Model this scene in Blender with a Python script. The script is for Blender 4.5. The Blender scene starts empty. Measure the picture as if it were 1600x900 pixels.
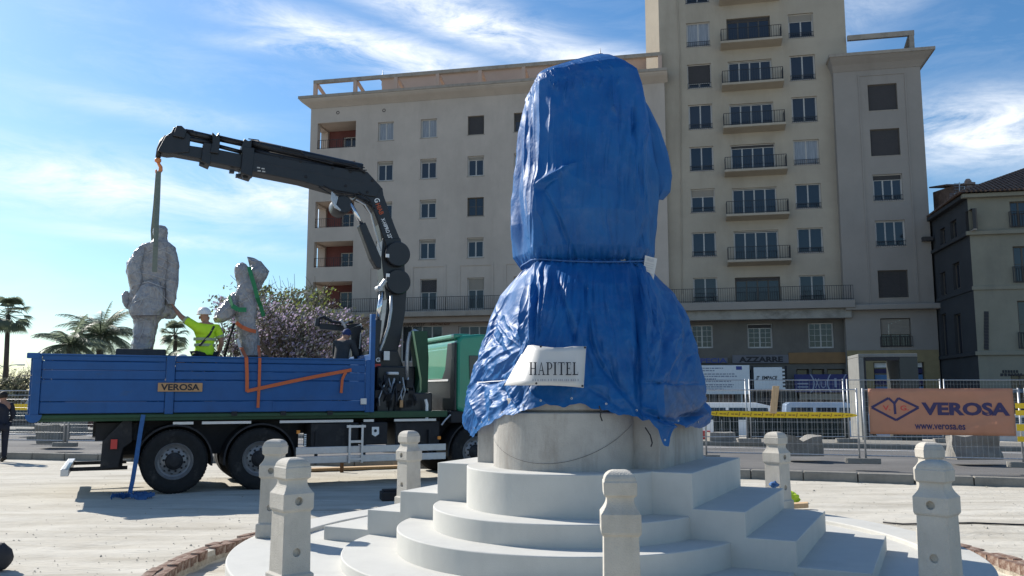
import bpy, bmesh, math, random
from mathutils import Vector, Matrix, noise
R_ = math.radians
random.seed(7)
D = bpy.data; SC = bpy.context.scene; COL = SC.collection

# ------------------------------------------------------------------ camera, sky, sun, exposure
FPX = 1320.0; HZ = 615.0; CAMH = 1.7
PITCH = math.atan((HZ-450)/FPX)
cam = D.cameras.new('camera'); camo = D.objects.new('camera', cam); COL.objects.link(camo)
camo.location = (0, 0, CAMH); camo.rotation_euler = (math.pi/2+PITCH, 0, 0)
cam.sensor_width = 36; cam.lens = FPX/1600*36; cam.clip_start = 0.05; cam.clip_end = 9000
SC.camera = camo
SUN_AZ = 143.0; SUN_EL = 35.0
sdir = Vector((math.cos(R_(SUN_AZ))*math.cos(R_(SUN_EL)), math.sin(R_(SUN_AZ))*math.cos(R_(SUN_EL)), math.sin(R_(SUN_EL))))
sl = D.lights.new('sun', 'SUN'); so = D.objects.new('sun', sl); COL.objects.link(so)
sl.energy = 5.0; sl.angle = R_(0.5); sl.color = (1.0, 0.95, 0.87)
so.rotation_euler = sdir.to_track_quat('Z', 'Y').to_euler(); so.location = (-20, 20, 30)
SC.view_settings.view_transform = 'Standard'; SC.view_settings.look = 'None'
SC.view_settings.exposure = 0.5; SC.view_settings.gamma = 1.0
SC.view_settings.use_curve_mapping = False

def vec_px(px, py):
    u = (px-800)/FPX; v = (450-py)/FPX
    c, s = math.cos(PITCH), math.sin(PITCH)
    return Vector((u, c-v*s, s+v*c))
CAM = Vector((0, 0, CAMH))
def at_Y(px, py, Y):
    d = vec_px(px, py); return CAM + d*(Y/d.y)
def at_z(px, py, z):
    d = vec_px(px, py); return CAM + d*((z-CAMH)/d.z)
def on_plane(px, py, P, n):
    d = vec_px(px, py); return CAM + d*((P-CAM).dot(n)/d.dot(n))

# ------------------------------------------------------------------ world: Nishita sky with thin clouds
w = D.worlds.new("World"); SC.world = w; w.use_nodes = True
nt = w.node_tree; nt.nodes.clear()
def N(tree, t, **kw):
    n = tree.nodes.new(t)
    for k, v in kw.items():
        if k in n.inputs.keys() if hasattr(n.inputs, 'keys') else False: n.inputs[k].default_value = v
        else: setattr(n, k, v)
    return n
out = N(nt, 'ShaderNodeOutputWorld'); bg = N(nt, 'ShaderNodeBackground')
sky = N(nt, 'ShaderNodeTexSky'); sky.sky_type = 'NISHITA'; sky.sun_disc = False
sky.sun_elevation = R_(SUN_EL); sky.sun_rotation = R_(90-SUN_AZ); sky.altitude = 0
sky.air_density = 1.15; sky.dust_density = 0.6; sky.ozone_density = 3.0
bg.inputs['Strength'].default_value = 0.09
tc = N(nt, 'ShaderNodeTexCoord'); sep = N(nt, 'ShaderNodeSeparateXYZ')
nt.links.new(tc.outputs['Generated'], sep.inputs[0])
def M(tree, op, a, b=None, c=None, clamp=False):
    n = tree.nodes.new('ShaderNodeMath'); n.operation = op; n.use_clamp = clamp
    for i, x in enumerate((a, b, c)):
        if x is None: continue
        if isinstance(x, (int, float)): n.inputs[i].default_value = x
        else: tree.links.new(x, n.inputs[i])
    return n.outputs[0]
zc_ = M(nt, 'MAXIMUM', sep.outputs[2], 0.04)
# angles: azimuth from +Y, elevation
az = M(nt, 'ARCTAN2', sep.outputs[0], sep.outputs[1])
el = M(nt, 'ARCSINE', sep.outputs[2])
comb = N(nt, 'ShaderNodeCombineXYZ'); nt.links.new(az, comb.inputs[0]); nt.links.new(el, comb.inputs[1])
mp = N(nt, 'ShaderNodeMapping'); nt.links.new(comb.outputs[0], mp.inputs[0])
mp.inputs['Rotation'].default_value = (0, 0, R_(12)); mp.inputs['Scale'].default_value = (3.0, 11.0, 1)
n1 = N(nt, 'ShaderNodeTexNoise'); n1.inputs['Scale'].default_value = 2.3; n1.inputs['Detail'].default_value = 9; n1.inputs['Roughness'].default_value = 0.68
n1.inputs['Distortion'].default_value = 0.5
nt.links.new(mp.outputs[0], n1.inputs['Vector'])
def blob(a0, e0, wa, we, slope):
    # soft streak of cirrus round azimuth a0, elevation e0 (degrees)
    da = M(nt, 'SUBTRACT', az, R_(a0))
    de = M(nt, 'SUBTRACT', el, M(nt, 'ADD', M(nt, 'MULTIPLY', da, slope), R_(e0)))
    q = M(nt, 'ADD', M(nt, 'POWER', M(nt, 'DIVIDE', da, R_(wa)), 2), M(nt, 'POWER', M(nt, 'ABSOLUTE', M(nt, 'DIVIDE', de, R_(we))), 2))
    return M(nt, 'POWER', 2.718, M(nt, 'MULTIPLY', q, -1))
bl = None
for args, amp in (((-9.5, 22.6, 9, 1.3, -0.16), 1.0), ((-3, 24.5, 9, 1.5, -0.27), 1.0), ((-13, 22.4, 6, 0.6, 0.02), 0.75),
                  ((-26, 12.6, 12, 1.9, -0.02), .7), ((-14, 12.5, 9, 1.6, -0.1), .7), ((-24, 17.5, 8, .8, -.05), .28), ((30, 15.5, 8, 2.0, -0.06), 1.0), ((6, 22, 4, 1.0, -.1), .8),
                  ((24, 24, 9, 2.0, 0.35), .35), ((-22, 9.6, 9, .6, -.05), .4), ((-120, 25, 40, 6, .1), .7), ((120, 30, 50, 7, -.1), .6), ((180, 20, 30, 5, 0), .6)):
    b = M(nt, 'MULTIPLY', blob(*args), amp)
    bl = b if bl is None else M(nt, 'MAXIMUM', bl, b)
nz = M(nt, 'MULTIPLY_ADD', n1.outputs['Fac'], 4.2, -1.25)
fac = M(nt, 'MULTIPLY', M(nt, 'MULTIPLY', bl, nz, clamp=True), 0.92, clamp=True)
veil = M(nt, 'MULTIPLY', M(nt, 'MULTIPLY_ADD', n1.outputs['Fac'], 1.4, -0.62, clamp=True), 0.28)
fac = M(nt, 'MAXIMUM', fac, veil)
mix = N(nt, 'ShaderNodeMix'); mix.data_type = 'RGBA'
nt.links.new(fac, mix.inputs[0]); nt.links.new(sky.outputs[0], mix.inputs[6])
mix.inputs[7].default_value = (9.2, 9.5, 9.8, 1)
hs = N(nt, 'ShaderNodeHueSaturation'); hs.inputs['Saturation'].default_value = 1.12
tn = N(nt, 'ShaderNodeMix'); tn.data_type = 'RGBA'; tn.blend_type = 'MULTIPLY'; tn.inputs[0].default_value = 1; tn.inputs[7].default_value = (.84, 1.0, 1.12, 1)
nt.links.new(sky.outputs[0], tn.inputs[6]); nt.links.new(tn.outputs[2], hs.inputs['Color']); nt.links.new(hs.outputs[0], mix.inputs[6])
nt.links.new(mix.outputs[2], bg.inputs['Color']); nt.links.new(bg.outputs[0], out.inputs[0])

# ------------------------------------------------------------------ helpers
class MB:
    """collects geometry in world coordinates, then links it as ONE mesh object"""
    def __init__(s): s.v = []; s.f = []; s.m = []; s.mi = 0
    def add(s, vs, fs):
        o = len(s.v); s.v += [tuple(x) for x in vs]
        for f in fs: s.f.append([i+o for i in f]); s.m.append(s.mi)
        return s
    def poly(s, *vs): return s.add(vs, [range(len(vs))])
    def obox(s, c, a, b, d):
        c, a, b, d = Vector(c), Vector(a), Vector(b), Vector(d)
        vs = [c+i*a+j*b+k*d for k in (-1, 1) for j in (-1, 1) for i in (-1, 1)]
        fs = [(0,2,3,1),(4,5,7,6),(0,1,5,4),(2,6,7,3),(0,4,6,2),(1,3,7,5)]
        if a.cross(b).dot(d) < 0: fs = [f[::-1] for f in fs]
        return s.add(vs, fs)
    def box(s, c, sx, sy, sz, rz=0.0):
        ca, sa = math.cos(rz), math.sin(rz)
        return s.obox(c, (ca*sx/2, sa*sx/2, 0), (-sa*sy/2, ca*sy/2, 0), (0, 0, sz/2))
    def fbox(s, FM, x0, x1, y0, y1, z0, z1):
        """box given in a local frame"""
        c = FM @ Vector(((x0+x1)/2, (y0+y1)/2, (z0+z1)/2)); m = FM.to_3x3()
        return s.obox(c, m @ Vector(((x1-x0)/2,0,0)), m @ Vector((0,(y1-y0)/2,0)), m @ Vector((0,0,(z1-z0)/2)))
    def prism(s, pts, ext):
        pts = [Vector(p) for p in pts]; ext = Vector(ext); n = len(pts)
        nor = Vector((0, 0, 0))
        for i in range(n): nor += (pts[i]-pts[0]).cross(pts[(i+1) % n]-pts[0])
        if nor.dot(ext) > 0: pts = pts[::-1]
        vs = pts+[p+ext for p in pts]
        return s.add(vs, [list(range(n)), list(range(2*n-1, n-1, -1))]+[(i, i+n, (i+1) % n+n, (i+1) % n)[::1] for i in range(n)])
    def loft(s, rings, cap=True, closed=True):
        n = len(rings[0]); vs = [p for r in rings for p in r]; fs = []
        for k in range(len(rings)-1):
            for i in range(n if closed else n-1):
                j = (i+1) % n; fs.append((k*n+i, k*n+j, (k+1)*n+j, (k+1)*n+i))
        if cap: fs += [list(range(n))[::-1], list(range((len(rings)-1)*n, len(rings)*n))]
        return s.add(vs, fs)
    def tube(s, pts, r, n=8, cap=True):
        pts = [Vector(p) for p in pts]; rs = r if isinstance(r, (list, tuple)) else [r]*len(pts)
        up = None; rings = []
        for i, p in enumerate(pts):
            t = (pts[min(i+1, len(pts)-1)]-pts[max(i-1, 0)]).normalized()
            if up is None: up = Vector((0, 0, 1)) if abs(t.z) < .9 else Vector((1, 0, 0))
            x = t.cross(up); x = x.normalized() if x.length > 1e-6 else Vector((1, 0, 0)); up = x.cross(t).normalized()
            rings.append([p+(x*math.cos(2*math.pi*k/n)+up*math.sin(2*math.pi*k/n))*rs[i] for k in range(n)])
        return s.loft(rings, cap)
    def lathe(s, c, axis, prof, n=24, cap=True):
        """profile of (distance along axis, radius)"""
        c = Vector(c); axis = Vector(axis).normalized()
        x = axis.orthogonal().normalized(); y = axis.cross(x)
        return s.loft([[c+axis*h+(x*math.cos(2*math.pi*k/n)+y*math.sin(2*math.pi*k/n))*max(r, 1e-4) for k in range(n)] for h, r in prof], cap)
    def ell(s, c, rx, ry, rz, n=16, m=10, Rm=None):
        c = Vector(c); Rm = Rm or Matrix.Identity(3); rings = []
        for k in range(1, m):
            th = math.pi*k/m
            rings.append([c+Rm @ Vector((rx*math.sin(th)*math.cos(2*math.pi*i/n), ry*math.sin(th)*math.sin(2*math.pi*i/n), -rz*math.cos(th))) for i in range(n)])
        return s.loft(rings, True)
    def ribbon(s, pts, wv, thick=.006):
        """flat strap along pts, width vector wv"""
        pts = [Vector(p) for p in pts]; wv = Vector(wv)
        for i in range(len(pts)-1):
            t = pts[i+1]-pts[i]
            if t.length < 1e-6: continue
            nn = t.cross(wv)
            if nn.length < 1e-9: continue
            nn = nn.normalized()*thick/2
            wd = nn.cross(t).normalized()*wv.length/2
            s.obox((pts[i]+pts[i+1])/2, t*.503, wd, nn)
        return s
    def mesh(s, name):
        me = D.meshes.new(name); me.from_pydata(s.v, [], s.f); me.update(); return me
    def pieces(s):
        """connected pieces as separate collectors"""
        p = list(range(len(s.v)))
        def fd(i):
            while p[i] != i: p[i] = p[p[i]]; i = p[i]
            return i
        for f in s.f:
            r = fd(f[0])
            for i in f[1:]: p[fd(i)] = r
        gr = {}
        for f, m in zip(s.f, s.m): gr.setdefault(fd(f[0]), []).append((f, m))
        res = []
        for fs in gr.values():
            q = MB(); ix = {}
            for f, m in fs:
                for i in f:
                    if i not in ix: ix[i] = len(q.v); q.v.append(s.v[i])
                q.f.append([ix[i] for i in f]); q.m.append(m)
            res.append(q)
        return res
    def build(s, name, mat, parent=None, smooth=False, bevel=0, kind=None, segs=2, angle=30, split=False):
        if split: return [q.build(name, mat, parent, smooth, bevel, kind, segs, angle) for q in s.pieces()]
        me = s.mesh(name)
        for m in (mat if isinstance(mat, (list, tuple)) else [mat]): me.materials.append(m)
        if len(me.materials) > 1:
            for p, i in zip(me.polygons, s.m): p.material_index = i
        o = link(name, me, parent)
        if smooth: shade(me)
        if bevel:
            b = o.modifiers.new('bevel', 'BEVEL'); b.width = bevel; b.segments = segs; b.limit_method = 'ANGLE'; b.angle_limit = R_(angle)
        if kind: o['kind'] = kind
        return o
def shade(me, ang=None):
    for p in me.polygons: p.use_smooth = True
    if ang is not None: me.set_sharp_from_angle(angle=R_(ang))
def W(o):
    m = o.matrix_basis
    return W(o.parent) @ o.matrix_parent_inverse @ m if o.parent else m.copy()
def link(name, data, parent=None, mat4=None):
    o = D.objects.new(name, data); COL.objects.link(o)
    if mat4 is not None: o.matrix_basis = mat4
    if parent is not None:
        o.parent = parent; o.matrix_parent_inverse = W(parent).inverted()
    return o
def tag(o, label=None, cat=None, group=None, kind=None):
    if label: o['label'] = label
    if cat: o['category'] = cat
    if group: o['group'] = group
    if kind: o['kind'] = kind
    return o
def thing(name, label, cat, loc=(0, 0, 0), group=None):
    o = D.objects.new(name, None); COL.objects.link(o); o.location = loc; o.empty_display_size = .2
    return tag(o, label, cat, group)
def copy_tree(o, parent=None):
    c = o.copy(); COL.objects.link(c)
    if parent is not None:
        c.parent = parent; c.matrix_parent_inverse = o.matrix_parent_inverse.copy()
    for ch in list(o.children): copy_tree(ch, c)
    return c
def nz3(x, y, z): return noise.noise(Vector((x, y, z)))
def fbm(x, y, z, o=4): return noise.fractal(Vector((x, y, z)), 1.0, 2.0, o)
def lerp(a, b, t): return a+(b-a)*t
def sstep(a, b, x):
    t = max(0.0, min(1.0, (x-a)/(b-a))); return t*t*(3-2*t)
def interp(tab, x):
    if x <= tab[0][0]: return tab[0][1:]
    for a, b in zip(tab, tab[1:]):
        if x <= b[0]:
            t = (x-a[0])/(b[0]-a[0]); return [lerp(p, q, t) for p, q in zip(a[1:], b[1:])]
    return tab[-1][1:]

# ------------------------------------------------------------------ materials (all procedural)
def mat(name, col, rough=.7, var=.12, scale=6, bump=0, bscale=60, metal=0, spec=.4, col2=None, stretch=None, coord='Object', detail=6, trans=0, dirt=None, coat=0):
    m = D.materials.new(name); m.use_nodes = True; t = m.node_tree; p = t.nodes['Principled BSDF']
    p.inputs['Roughness'].default_value = rough; p.inputs['Metallic'].default_value = metal
    p.inputs['Specular IOR Level'].default_value = spec; p.inputs['Coat Weight'].default_value = coat
    tcn = t.nodes.new('ShaderNodeTexCoord' if coord != 'Position' else 'ShaderNodeNewGeometry'); v = tcn.outputs[coord]
    if stretch:
        mpn = t.nodes.new('ShaderNodeMapping'); mpn.inputs['Scale'].default_value = stretch; t.links.new(v, mpn.inputs[0]); vs = mpn.outputs[0]
    else: vs = v
    c2 = col2 or tuple(min(1, x*(1-2*var)) for x in col)
    if var > 0 or col2:
        n = t.nodes.new('ShaderNodeTexNoise'); n.inputs['Scale'].default_value = scale; n.inputs['Detail'].default_value = detail; n.inputs['Roughness'].default_value = .65
        t.links.new(vs, n.inputs['Vector'])
        r = t.nodes.new('ShaderNodeValToRGB'); r.color_ramp.elements[0].position = .32; r.color_ramp.elements[1].position = .68
        r.color_ramp.elements[0].color = (*c2, 1); r.color_ramp.elements[1].color = (*col, 1)
        t.links.new(n.outputs['Fac'], r.inputs[0]); last = r.outputs[0]
        if dirt:   # (colour, scale, threshold, stretch)
            d = t.nodes.new('ShaderNodeTexNoise'); d.inputs['Scale'].default_value = dirt[1]; d.inputs['Detail'].default_value = 8; d.inputs['Roughness'].default_value = .7
            dm = t.nodes.new('ShaderNodeMapping'); dm.inputs['Scale'].default_value = dirt[3]; t.links.new(v, dm.inputs[0]); t.links.new(dm.outputs[0], d.inputs['Vector'])
            dr = t.nodes.new('ShaderNodeValToRGB'); dr.color_ramp.elements[0].position = dirt[2]; dr.color_ramp.elements[1].position = min(1, dirt[2]+.22)
            dr.color_ramp.elements[0].color = (0, 0, 0, 1); dr.color_ramp.elements[1].color = (dirt[4],)*3+(1,)
            t.links.new(d.outputs['Fac'], dr.inputs[0])
            mx = t.nodes.new('ShaderNodeMix'); mx.data_type = 'RGBA'; t.links.new(dr.outputs[0], mx.inputs[0]); t.links.new(last, mx.inputs[6]); mx.inputs[7].default_value = (*dirt[0], 1)
            last = mx.outputs[2]
        t.links.new(last, p.inputs['Base Color'])
        rr = t.nodes.new('ShaderNodeMath'); rr.operation = 'MULTIPLY_ADD'; rr.inputs[1].default_value = .2; rr.inputs[2].default_value = max(.02, rough-.1)
        t.links.new(n.outputs['Fac'], rr.inputs[0]); t.links.new(rr.outputs[0], p.inputs['Roughness'])
    else: p.inputs['Base Color'].default_value = (*col, 1)
    if bump:
        bn = t.nodes.new('ShaderNodeTexNoise'); bn.inputs['Scale'].default_value = bscale; bn.inputs['Detail'].default_value = 5
        t.links.new(vs, bn.inputs['Vector'])
        b = t.nodes.new('ShaderNodeBump'); b.inputs['Strength'].default_value = bump; b.inputs['Distance'].default_value = .02
        t.links.new(bn.outputs['Fac'], b.inputs['Height']); t.links.new(b.outputs[0], p.inputs['Normal'])
    if trans:
        tb = t.nodes.new('ShaderNodeBsdfTranslucent'); ms = t.nodes.new('ShaderNodeMixShader'); ms.inputs[0].default_value = trans
        tb.inputs['Color'].default_value = (*col, 1)
        o = t.nodes['Material Output']; t.links.new(p.outputs[0], ms.inputs[1]); t.links.new(tb.outputs[0], ms.inputs[2]); t.links.new(ms.outputs[0], o.inputs[0])
    return m
G = dict
m_sand = mat('crushed limestone ground', (.60, .565, .49), .95, .1, .9, .8, 16, spec=.1, stretch=(.5, 1.8, 1), detail=14, col2=(.42, .385, .32), dirt=((.30, .265, .21), 1.3, .50, (.22, 1.9, 1), .85))
m_trench = mat('loose dirt', (.52, .46, .37), .95, .2, 9, .9, 30, spec=.1)
m_asph = mat('asphalt', (.16, .155, .15), .9, .12, .8, .3, 90, spec=.2, dirt=((.30, .28, .25), .35, .5, (.4, 1, 1), .6))
m_pave = mat('pavement', (.26, .25, .23), .9, .15, 1.2, .2, 40, spec=.2)
m_kerb = mat('concrete kerb', (.27, .255, .225), .9, .15, 4, .3, 50, spec=.2)
m_brick = mat('clay paver', (.26, .155, .115), .9, .25, 9, .5, 60, spec=.2, dirt=((.48, .43, .36), 4, .42, (1, 1, 1), .9))
m_white = mat('new white stone', (.535, .525, .485), .8, .035, 5, .12, 120, spec=.25, dirt=((.39, .385, .36), 1.5, .52, (1, 1, .35), .5))
m_bol = mat('cast stone', (.52, .485, .425), .85, .07, 6, .35, 90, spec=.25, dirt=((.34, .31, .26), 3.5, .51, (1, 1, .45), .7), coord='Position')
m_ped = mat('old pedestal stone', (.46, .435, .395), .85, .12, 3.2, .2, 70, spec=.25, dirt=((.25, .225, .195), 1.9, .48, (2.4, 2.4, .5), .75))
m_hole = mat('dark grey mortar', (.25, .23, .2), .95, .1, 20)  # grey mortar filling the joint under the top course
m_blue = mat('blue lorry paint', (.016, .092, .275), .5, .1, 2.5, .05, 30, spec=.3, dirt=((.05, .085, .15), 2.2, .58, (1, 1, 2.5), .75), coat=.05)
m_green = mat('green cab paint', (.015, .24, .14), .35, .06, 3, 0, spec=.5, coat=.4)
m_dgreen = mat('dark green steel', (.016, .070, .030), .5, .15, 5, spec=.4)
m_black = mat('black crane paint', (.016, .017, .021), .42, .2, 6, .05, 40, spec=.45)
m_chas = mat('dark chassis steel', (.022, .022, .026), .65, .25, 7, .1, 40, spec=.35, dirt=((.10, .09, .08), 3, .55, (1, 1, 1), .5))
m_rub = mat('tyre rubber', (.022, .022, .023), .85, .2, 12, .2, 60, spec=.25, dirt=((.12, .11, .10), 4, .55, (1, 1, 1), .5))
m_rim = mat('grey steel rim', (.30, .30, .31), .45, .15, 9, metal=.5, spec=.5)
m_alu = mat('aluminium', (.55, .55, .56), .4, .08, 8, metal=.6)
m_chrome = mat('chrome rod', (.75, .75, .76), .15, .03, 8, metal=.95)
m_galv = mat('galvanised steel', (.50, .51, .52), .45, .12, 20, metal=.6)
m_orange = mat('orange strap', (.55, .13, .045), .7, .08, 30)
m_gstrap = mat('green strap', (.03, .22, .09), .75, .1, 30)
m_olive = mat('grey green sling', (.19, .21, .17), .8, .12, 20)
m_bstrap = mat('blue strap', (.04, .13, .33), .75, .15, 20)
m_hook = mat('orange hook paint', (.75, .25, .08), .45, .1, 20)
m_yel = mat('yellow tape', (.85, .56, .02), .5, .06, 14)
m_ink = mat('dark print', (.02, .02, .025), .6, 0)
m_whitep = mat('white paint', (.78, .78, .77), .5, .05, 8)
m_redp = mat('red paint', (.55, .05, .04), .5, .05, 8)
m_stuc = mat('beige stucco', (.49, .425, .365), .92, .07, .5, .15, 45, spec=.15, dirt=((.36, .31, .265), .35, .50, (1.2, 1.2, .25), .6))
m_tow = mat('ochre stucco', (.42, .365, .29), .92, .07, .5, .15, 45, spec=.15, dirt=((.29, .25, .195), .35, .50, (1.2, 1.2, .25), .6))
m_rwing = mat('shade toned beige stucco', (.31, .28, .25), .92, .05, .5, .15, 45, spec=.15, dirt=((.18, .16, .14), .35, .55, (1.2, 1.2, .25), .4))  # right wing's darker tone is shade carried in the base colour
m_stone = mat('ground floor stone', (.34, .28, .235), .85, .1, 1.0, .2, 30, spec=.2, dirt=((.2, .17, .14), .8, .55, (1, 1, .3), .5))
m_dstone = mat('shade toned mezzanine plaster', (.165, .15, .13), .9, .1, 1.0, .2, 30, spec=.2, dirt=((.06, .055, .05), .8, .52, (1, 1, .3), .5))  # dark plaster lowered further, the shade down there put in its colour
m_pink = mat('pink roof terrace plaster', (.50, .37, .30), .92, .05, .8, spec=.15)
m_corn = mat('weathered cornice', (.36, .315, .265), .9, .1, 1.5, .2, 40, spec=.15, dirt=((.16, .14, .12), 1.6, .50, (1, 1, .6), .7))
m_red = mat('brick red loggia plaster', (.17, .07, .065), .9, .1, 1, spec=.15)
m_glass = mat('window glass', (.018, .022, .032), .06, 0, spec=.6)
m_glass2 = mat('window glass with curtain', (.30, .32, .35), .25, .2, 3, spec=.5, stretch=(6, 6, .4))
m_frame = mat('white window frame', (.50, .48, .45), .5, .05, 5)
m_shut = mat('roller shutter', (.30, .265, .22), .7, .08, 5, .5, 1, stretch=(.05, .05, 60))
m_dshut = mat('dark roller shutter', (.055, .05, .05), .7, .1, 5)
m_iron = mat('iron railing', (.025, .026, .03), .6, .1, 8)
m_tile = mat('roof tile', (.19, .125, .095), .9, .3, 4)
m_conc = mat('rough concrete', (.28, .265, .24), .95, .15, 3, .8, 18, spec=.15)
m_paper = mat('white vinyl', (.58, .56, .53), .45, .03, 6)
m_ban = mat('orange banner vinyl', (.56, .285, .185), .6, .06, 4, trans=.25)
m_navy = mat('navy lettering', (.035, .03, .10), .6, 0)
m_rlet = mat('red lettering', (.55, .07, .06), .6, 0)
m_plate = mat('tan sign plate', (.46, .26, .12), .5, .06, 8)
m_shadefr = mat('grey kiosk panel', (.20, .20, .19), .6, .1, 3)
m_trunk = mat('bark', (.13, .10, .075), .95, .2, 8, .5, 20)
m_wood = mat('raw timber', (.62, .42, .24), .8, .12, 5, stretch=(8, 8, 1))
# ------------------------------------------------------------------ ground
MX, MY = 0.85, 8.88                      # centre of the monument
MC = Vector((MX, MY, 0))
AX = R_(63.5)
E2 = Vector((math.cos(AX), math.sin(AX), 0)); E1 = Vector((E2.y, -E2.x, 0))
def ground_sheet():
    mb = MB(); seg = 360
    radii = [3.0, 3.9, 4.16, 4.17] + [4.17+.10*i for i in range(1, 40)]
    r = radii[-1]
    while r < 34: r += .10+.03*(r-8); radii.append(r)
    while r < 5000: r *= 1.35; radii.append(r)
    rings = []
    for k, r in enumerate(radii):
        ring = []
        for i in range(seg):
            a = 2*math.pi*i/seg; x = MX+r*math.cos(a); y = MY+r*math.sin(a)
            if k < 3: z = -.13+.035*fbm(x*2, y*2, 0)
            else:
                fade = (1-sstep(14, 30, r))
                z = fade*(.012*fbm(x*.35, y*1.3, 1)+.012*fbm(x*1.6, y*3.2, 2)+.006*fbm(x*7, y*9, 5))
                # ruts left by vehicles
                z -= fade*.022*max(0, nz3(x*.18+3, y*1.7-x*.35, 7))
                z -= 1.4*sstep(26, 48, r)*(1 if True else 0)
            ring.append((x, y, z))
        rings.append(ring)
    mb.loft(rings, cap=False)
    mb.poly(*rings[0][::-1])
    mb.f[-1] = mb.f[-1][::-1]
    return mb
g = ground_sheet().build('ground', m_sand, smooth=True, kind='structure')
shade(g.data, 40)
tag(g, 'pale dusty construction ground round the monument')

# kerb line and the street beyond it
KP = [Vector((-60, 33.6, 0)), Vector((-24, 25.6, 0)), Vector((-11.6, 22.3, 0)), Vector((-3.4, 20.35, 0)), Vector((5.4, 17.35, 0)), Vector((9.45, 15.9, 0)), Vector((16, 13.4, 0)), Vector((60, -4, 0))]
KZ = .14
GZ = -.62                                # the far carriageway lies lower
road = MB()
rd_d = Vector((.95, -.312, 0)).normalized(); rd_n = Vector((.312, .95, 0)).normalized(); rd_o = Vector((5.4, 17.35, 0))
def rdp(off, x, z): p = rd_o+rd_n*off+rd_d*x; return Vector((p.x, p.y, z))
road.poly(*([p+Vector((0, 0, KZ-.004)) for p in KP]+[rdp(11.5, 60, KZ-.004), rdp(11.5, -75, KZ-.004)]))
road.poly(rdp(11.5, -75, KZ-.004), rdp(11.5, 60, KZ-.004), rdp(20, 60, GZ), rdp(20, -75, GZ))
road.poly(rdp(20, -75, GZ), rdp(20, 60, GZ), rdp(4000, 3500, GZ), rdp(4000, -3500, GZ))
road.poly(KP[0]+Vector((0, 0, KZ-.004)), rdp(11.5, -75, KZ-.004), rdp(20, -75, GZ), rdp(4000, -3500, GZ), rdp(20, -3500, GZ)); road.poly(KP[-1]+Vector((0, 0, KZ-.004)), rdp(20, 3500, GZ), rdp(4000, 3500, GZ), rdp(20, 60, GZ), rdp(11.5, 60, KZ-.004))
def road_z(p):
    o = (Vector((p[0], p[1], 0))-rd_o).dot(rd_n); return lerp(KZ, GZ, max(0, min(1, (o-11.5)/8.5)))
ro = road.build('road', m_asph, kind='structure'); tag(ro, 'grey street surface beyond the kerb')
kerb = thing('kerb', None, None, KP[3]); kerb['kind'] = 'structure'; kerb['label'] = 'concrete kerb along the edge of the street'
del_keys = [k for k in ('category',) if k in kerb]
kst = None
def along(P, step):
    """points every step along polyline P with direction"""
    res = []; carry = 0
    for a, b in zip(P, P[1:]):
        L = (b-a).length; d = (b-a)/L; x = carry
        while x < L: res.append((a+d*x, d)); x += step
        carry = x-L
    return res
kmesh = MB().obox((0, 0, .02), (.492, 0, 0), (0, .12, 0), (0, 0, .155)).mesh('kerb_stone'); kmesh.materials.append(m_kerb)
for p, d in along(KP[1:-1], 1.0):
    if p.x > 14 or p.x < -19: continue
    a = math.atan2(d.y, d.x)
    o = link('kerb_stone', kmesh, kerb, Matrix.Translation(p+d*.5-Vector((-d.y, d.x, 0))*.1+Vector((0, 0, random.uniform(-.006, .004)))) @ Matrix.Rotation(a+random.uniform(-.006, .006), 4, 'Z'))
    b = o.modifiers.new('bevel', 'BEVEL'); b.width = .02; b.segments = 2
# far pavement in front of the buildings
FO = Vector((-16.4, 66.65, 0)); FD = Vector((.978, -.208, 0)).normalized(); FN = Vector((-FD.y, FD.x, 0))   # facade origin, along, inward
FM = Matrix(((FD.x, FN.x, 0, FO.x), (FD.y, FN.y, 0, FO.y), (0, 0, 1, 0), (0, 0, 0, 1)))
pv = MB().fbox(FM, -70, 120, -9, -.4, GZ-.05, GZ+.12).build('pavement', m_pave, kind='structure'); tag(pv, 'pavement in front of the buildings')
isl = MB()
def kdir_line(off, x0, x1, w, z0, z1):
    d = Vector((.95, -.312, 0)).normalized(); n = Vector((.312, .95, 0)).normalized(); P0 = Vector((5.4, 17.35, 0))+n*off
    c = P0+d*(x0+x1)/2
    isl.obox(c+Vector((0, 0, (z0+z1)/2)), d*(x1-x0)/2, n*w/2, (0, 0, (z1-z0)/2))
kdir_line(9.5, -45, 40, 2.2, KZ-.05, KZ+.13)
so_ = isl.build('traffic_island', m_kerb, kind='structure', bevel=.02); tag(so_, 'raised strip between the lanes of the street')
lane = MB()
def lane_line(off, x0, x1, w):
    d = Vector((.95, -.312, 0)).normalized(); n = Vector((.312, .95, 0)).normalized(); P0 = Vector((5.4, 17.35, 0))+n*off
    lane.poly(*[P0+d*x+n*y+Vector((0, 0, KZ+.001)) for x, y in ((x0, -w/2), (x1, -w/2), (x1, w/2), (x0, w/2))])
lane_line(7.6, -40, 40, .14)
tag(lane.build('lane_marking', m_whitep, kind='structure'), 'white lines painted on the street')

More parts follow.
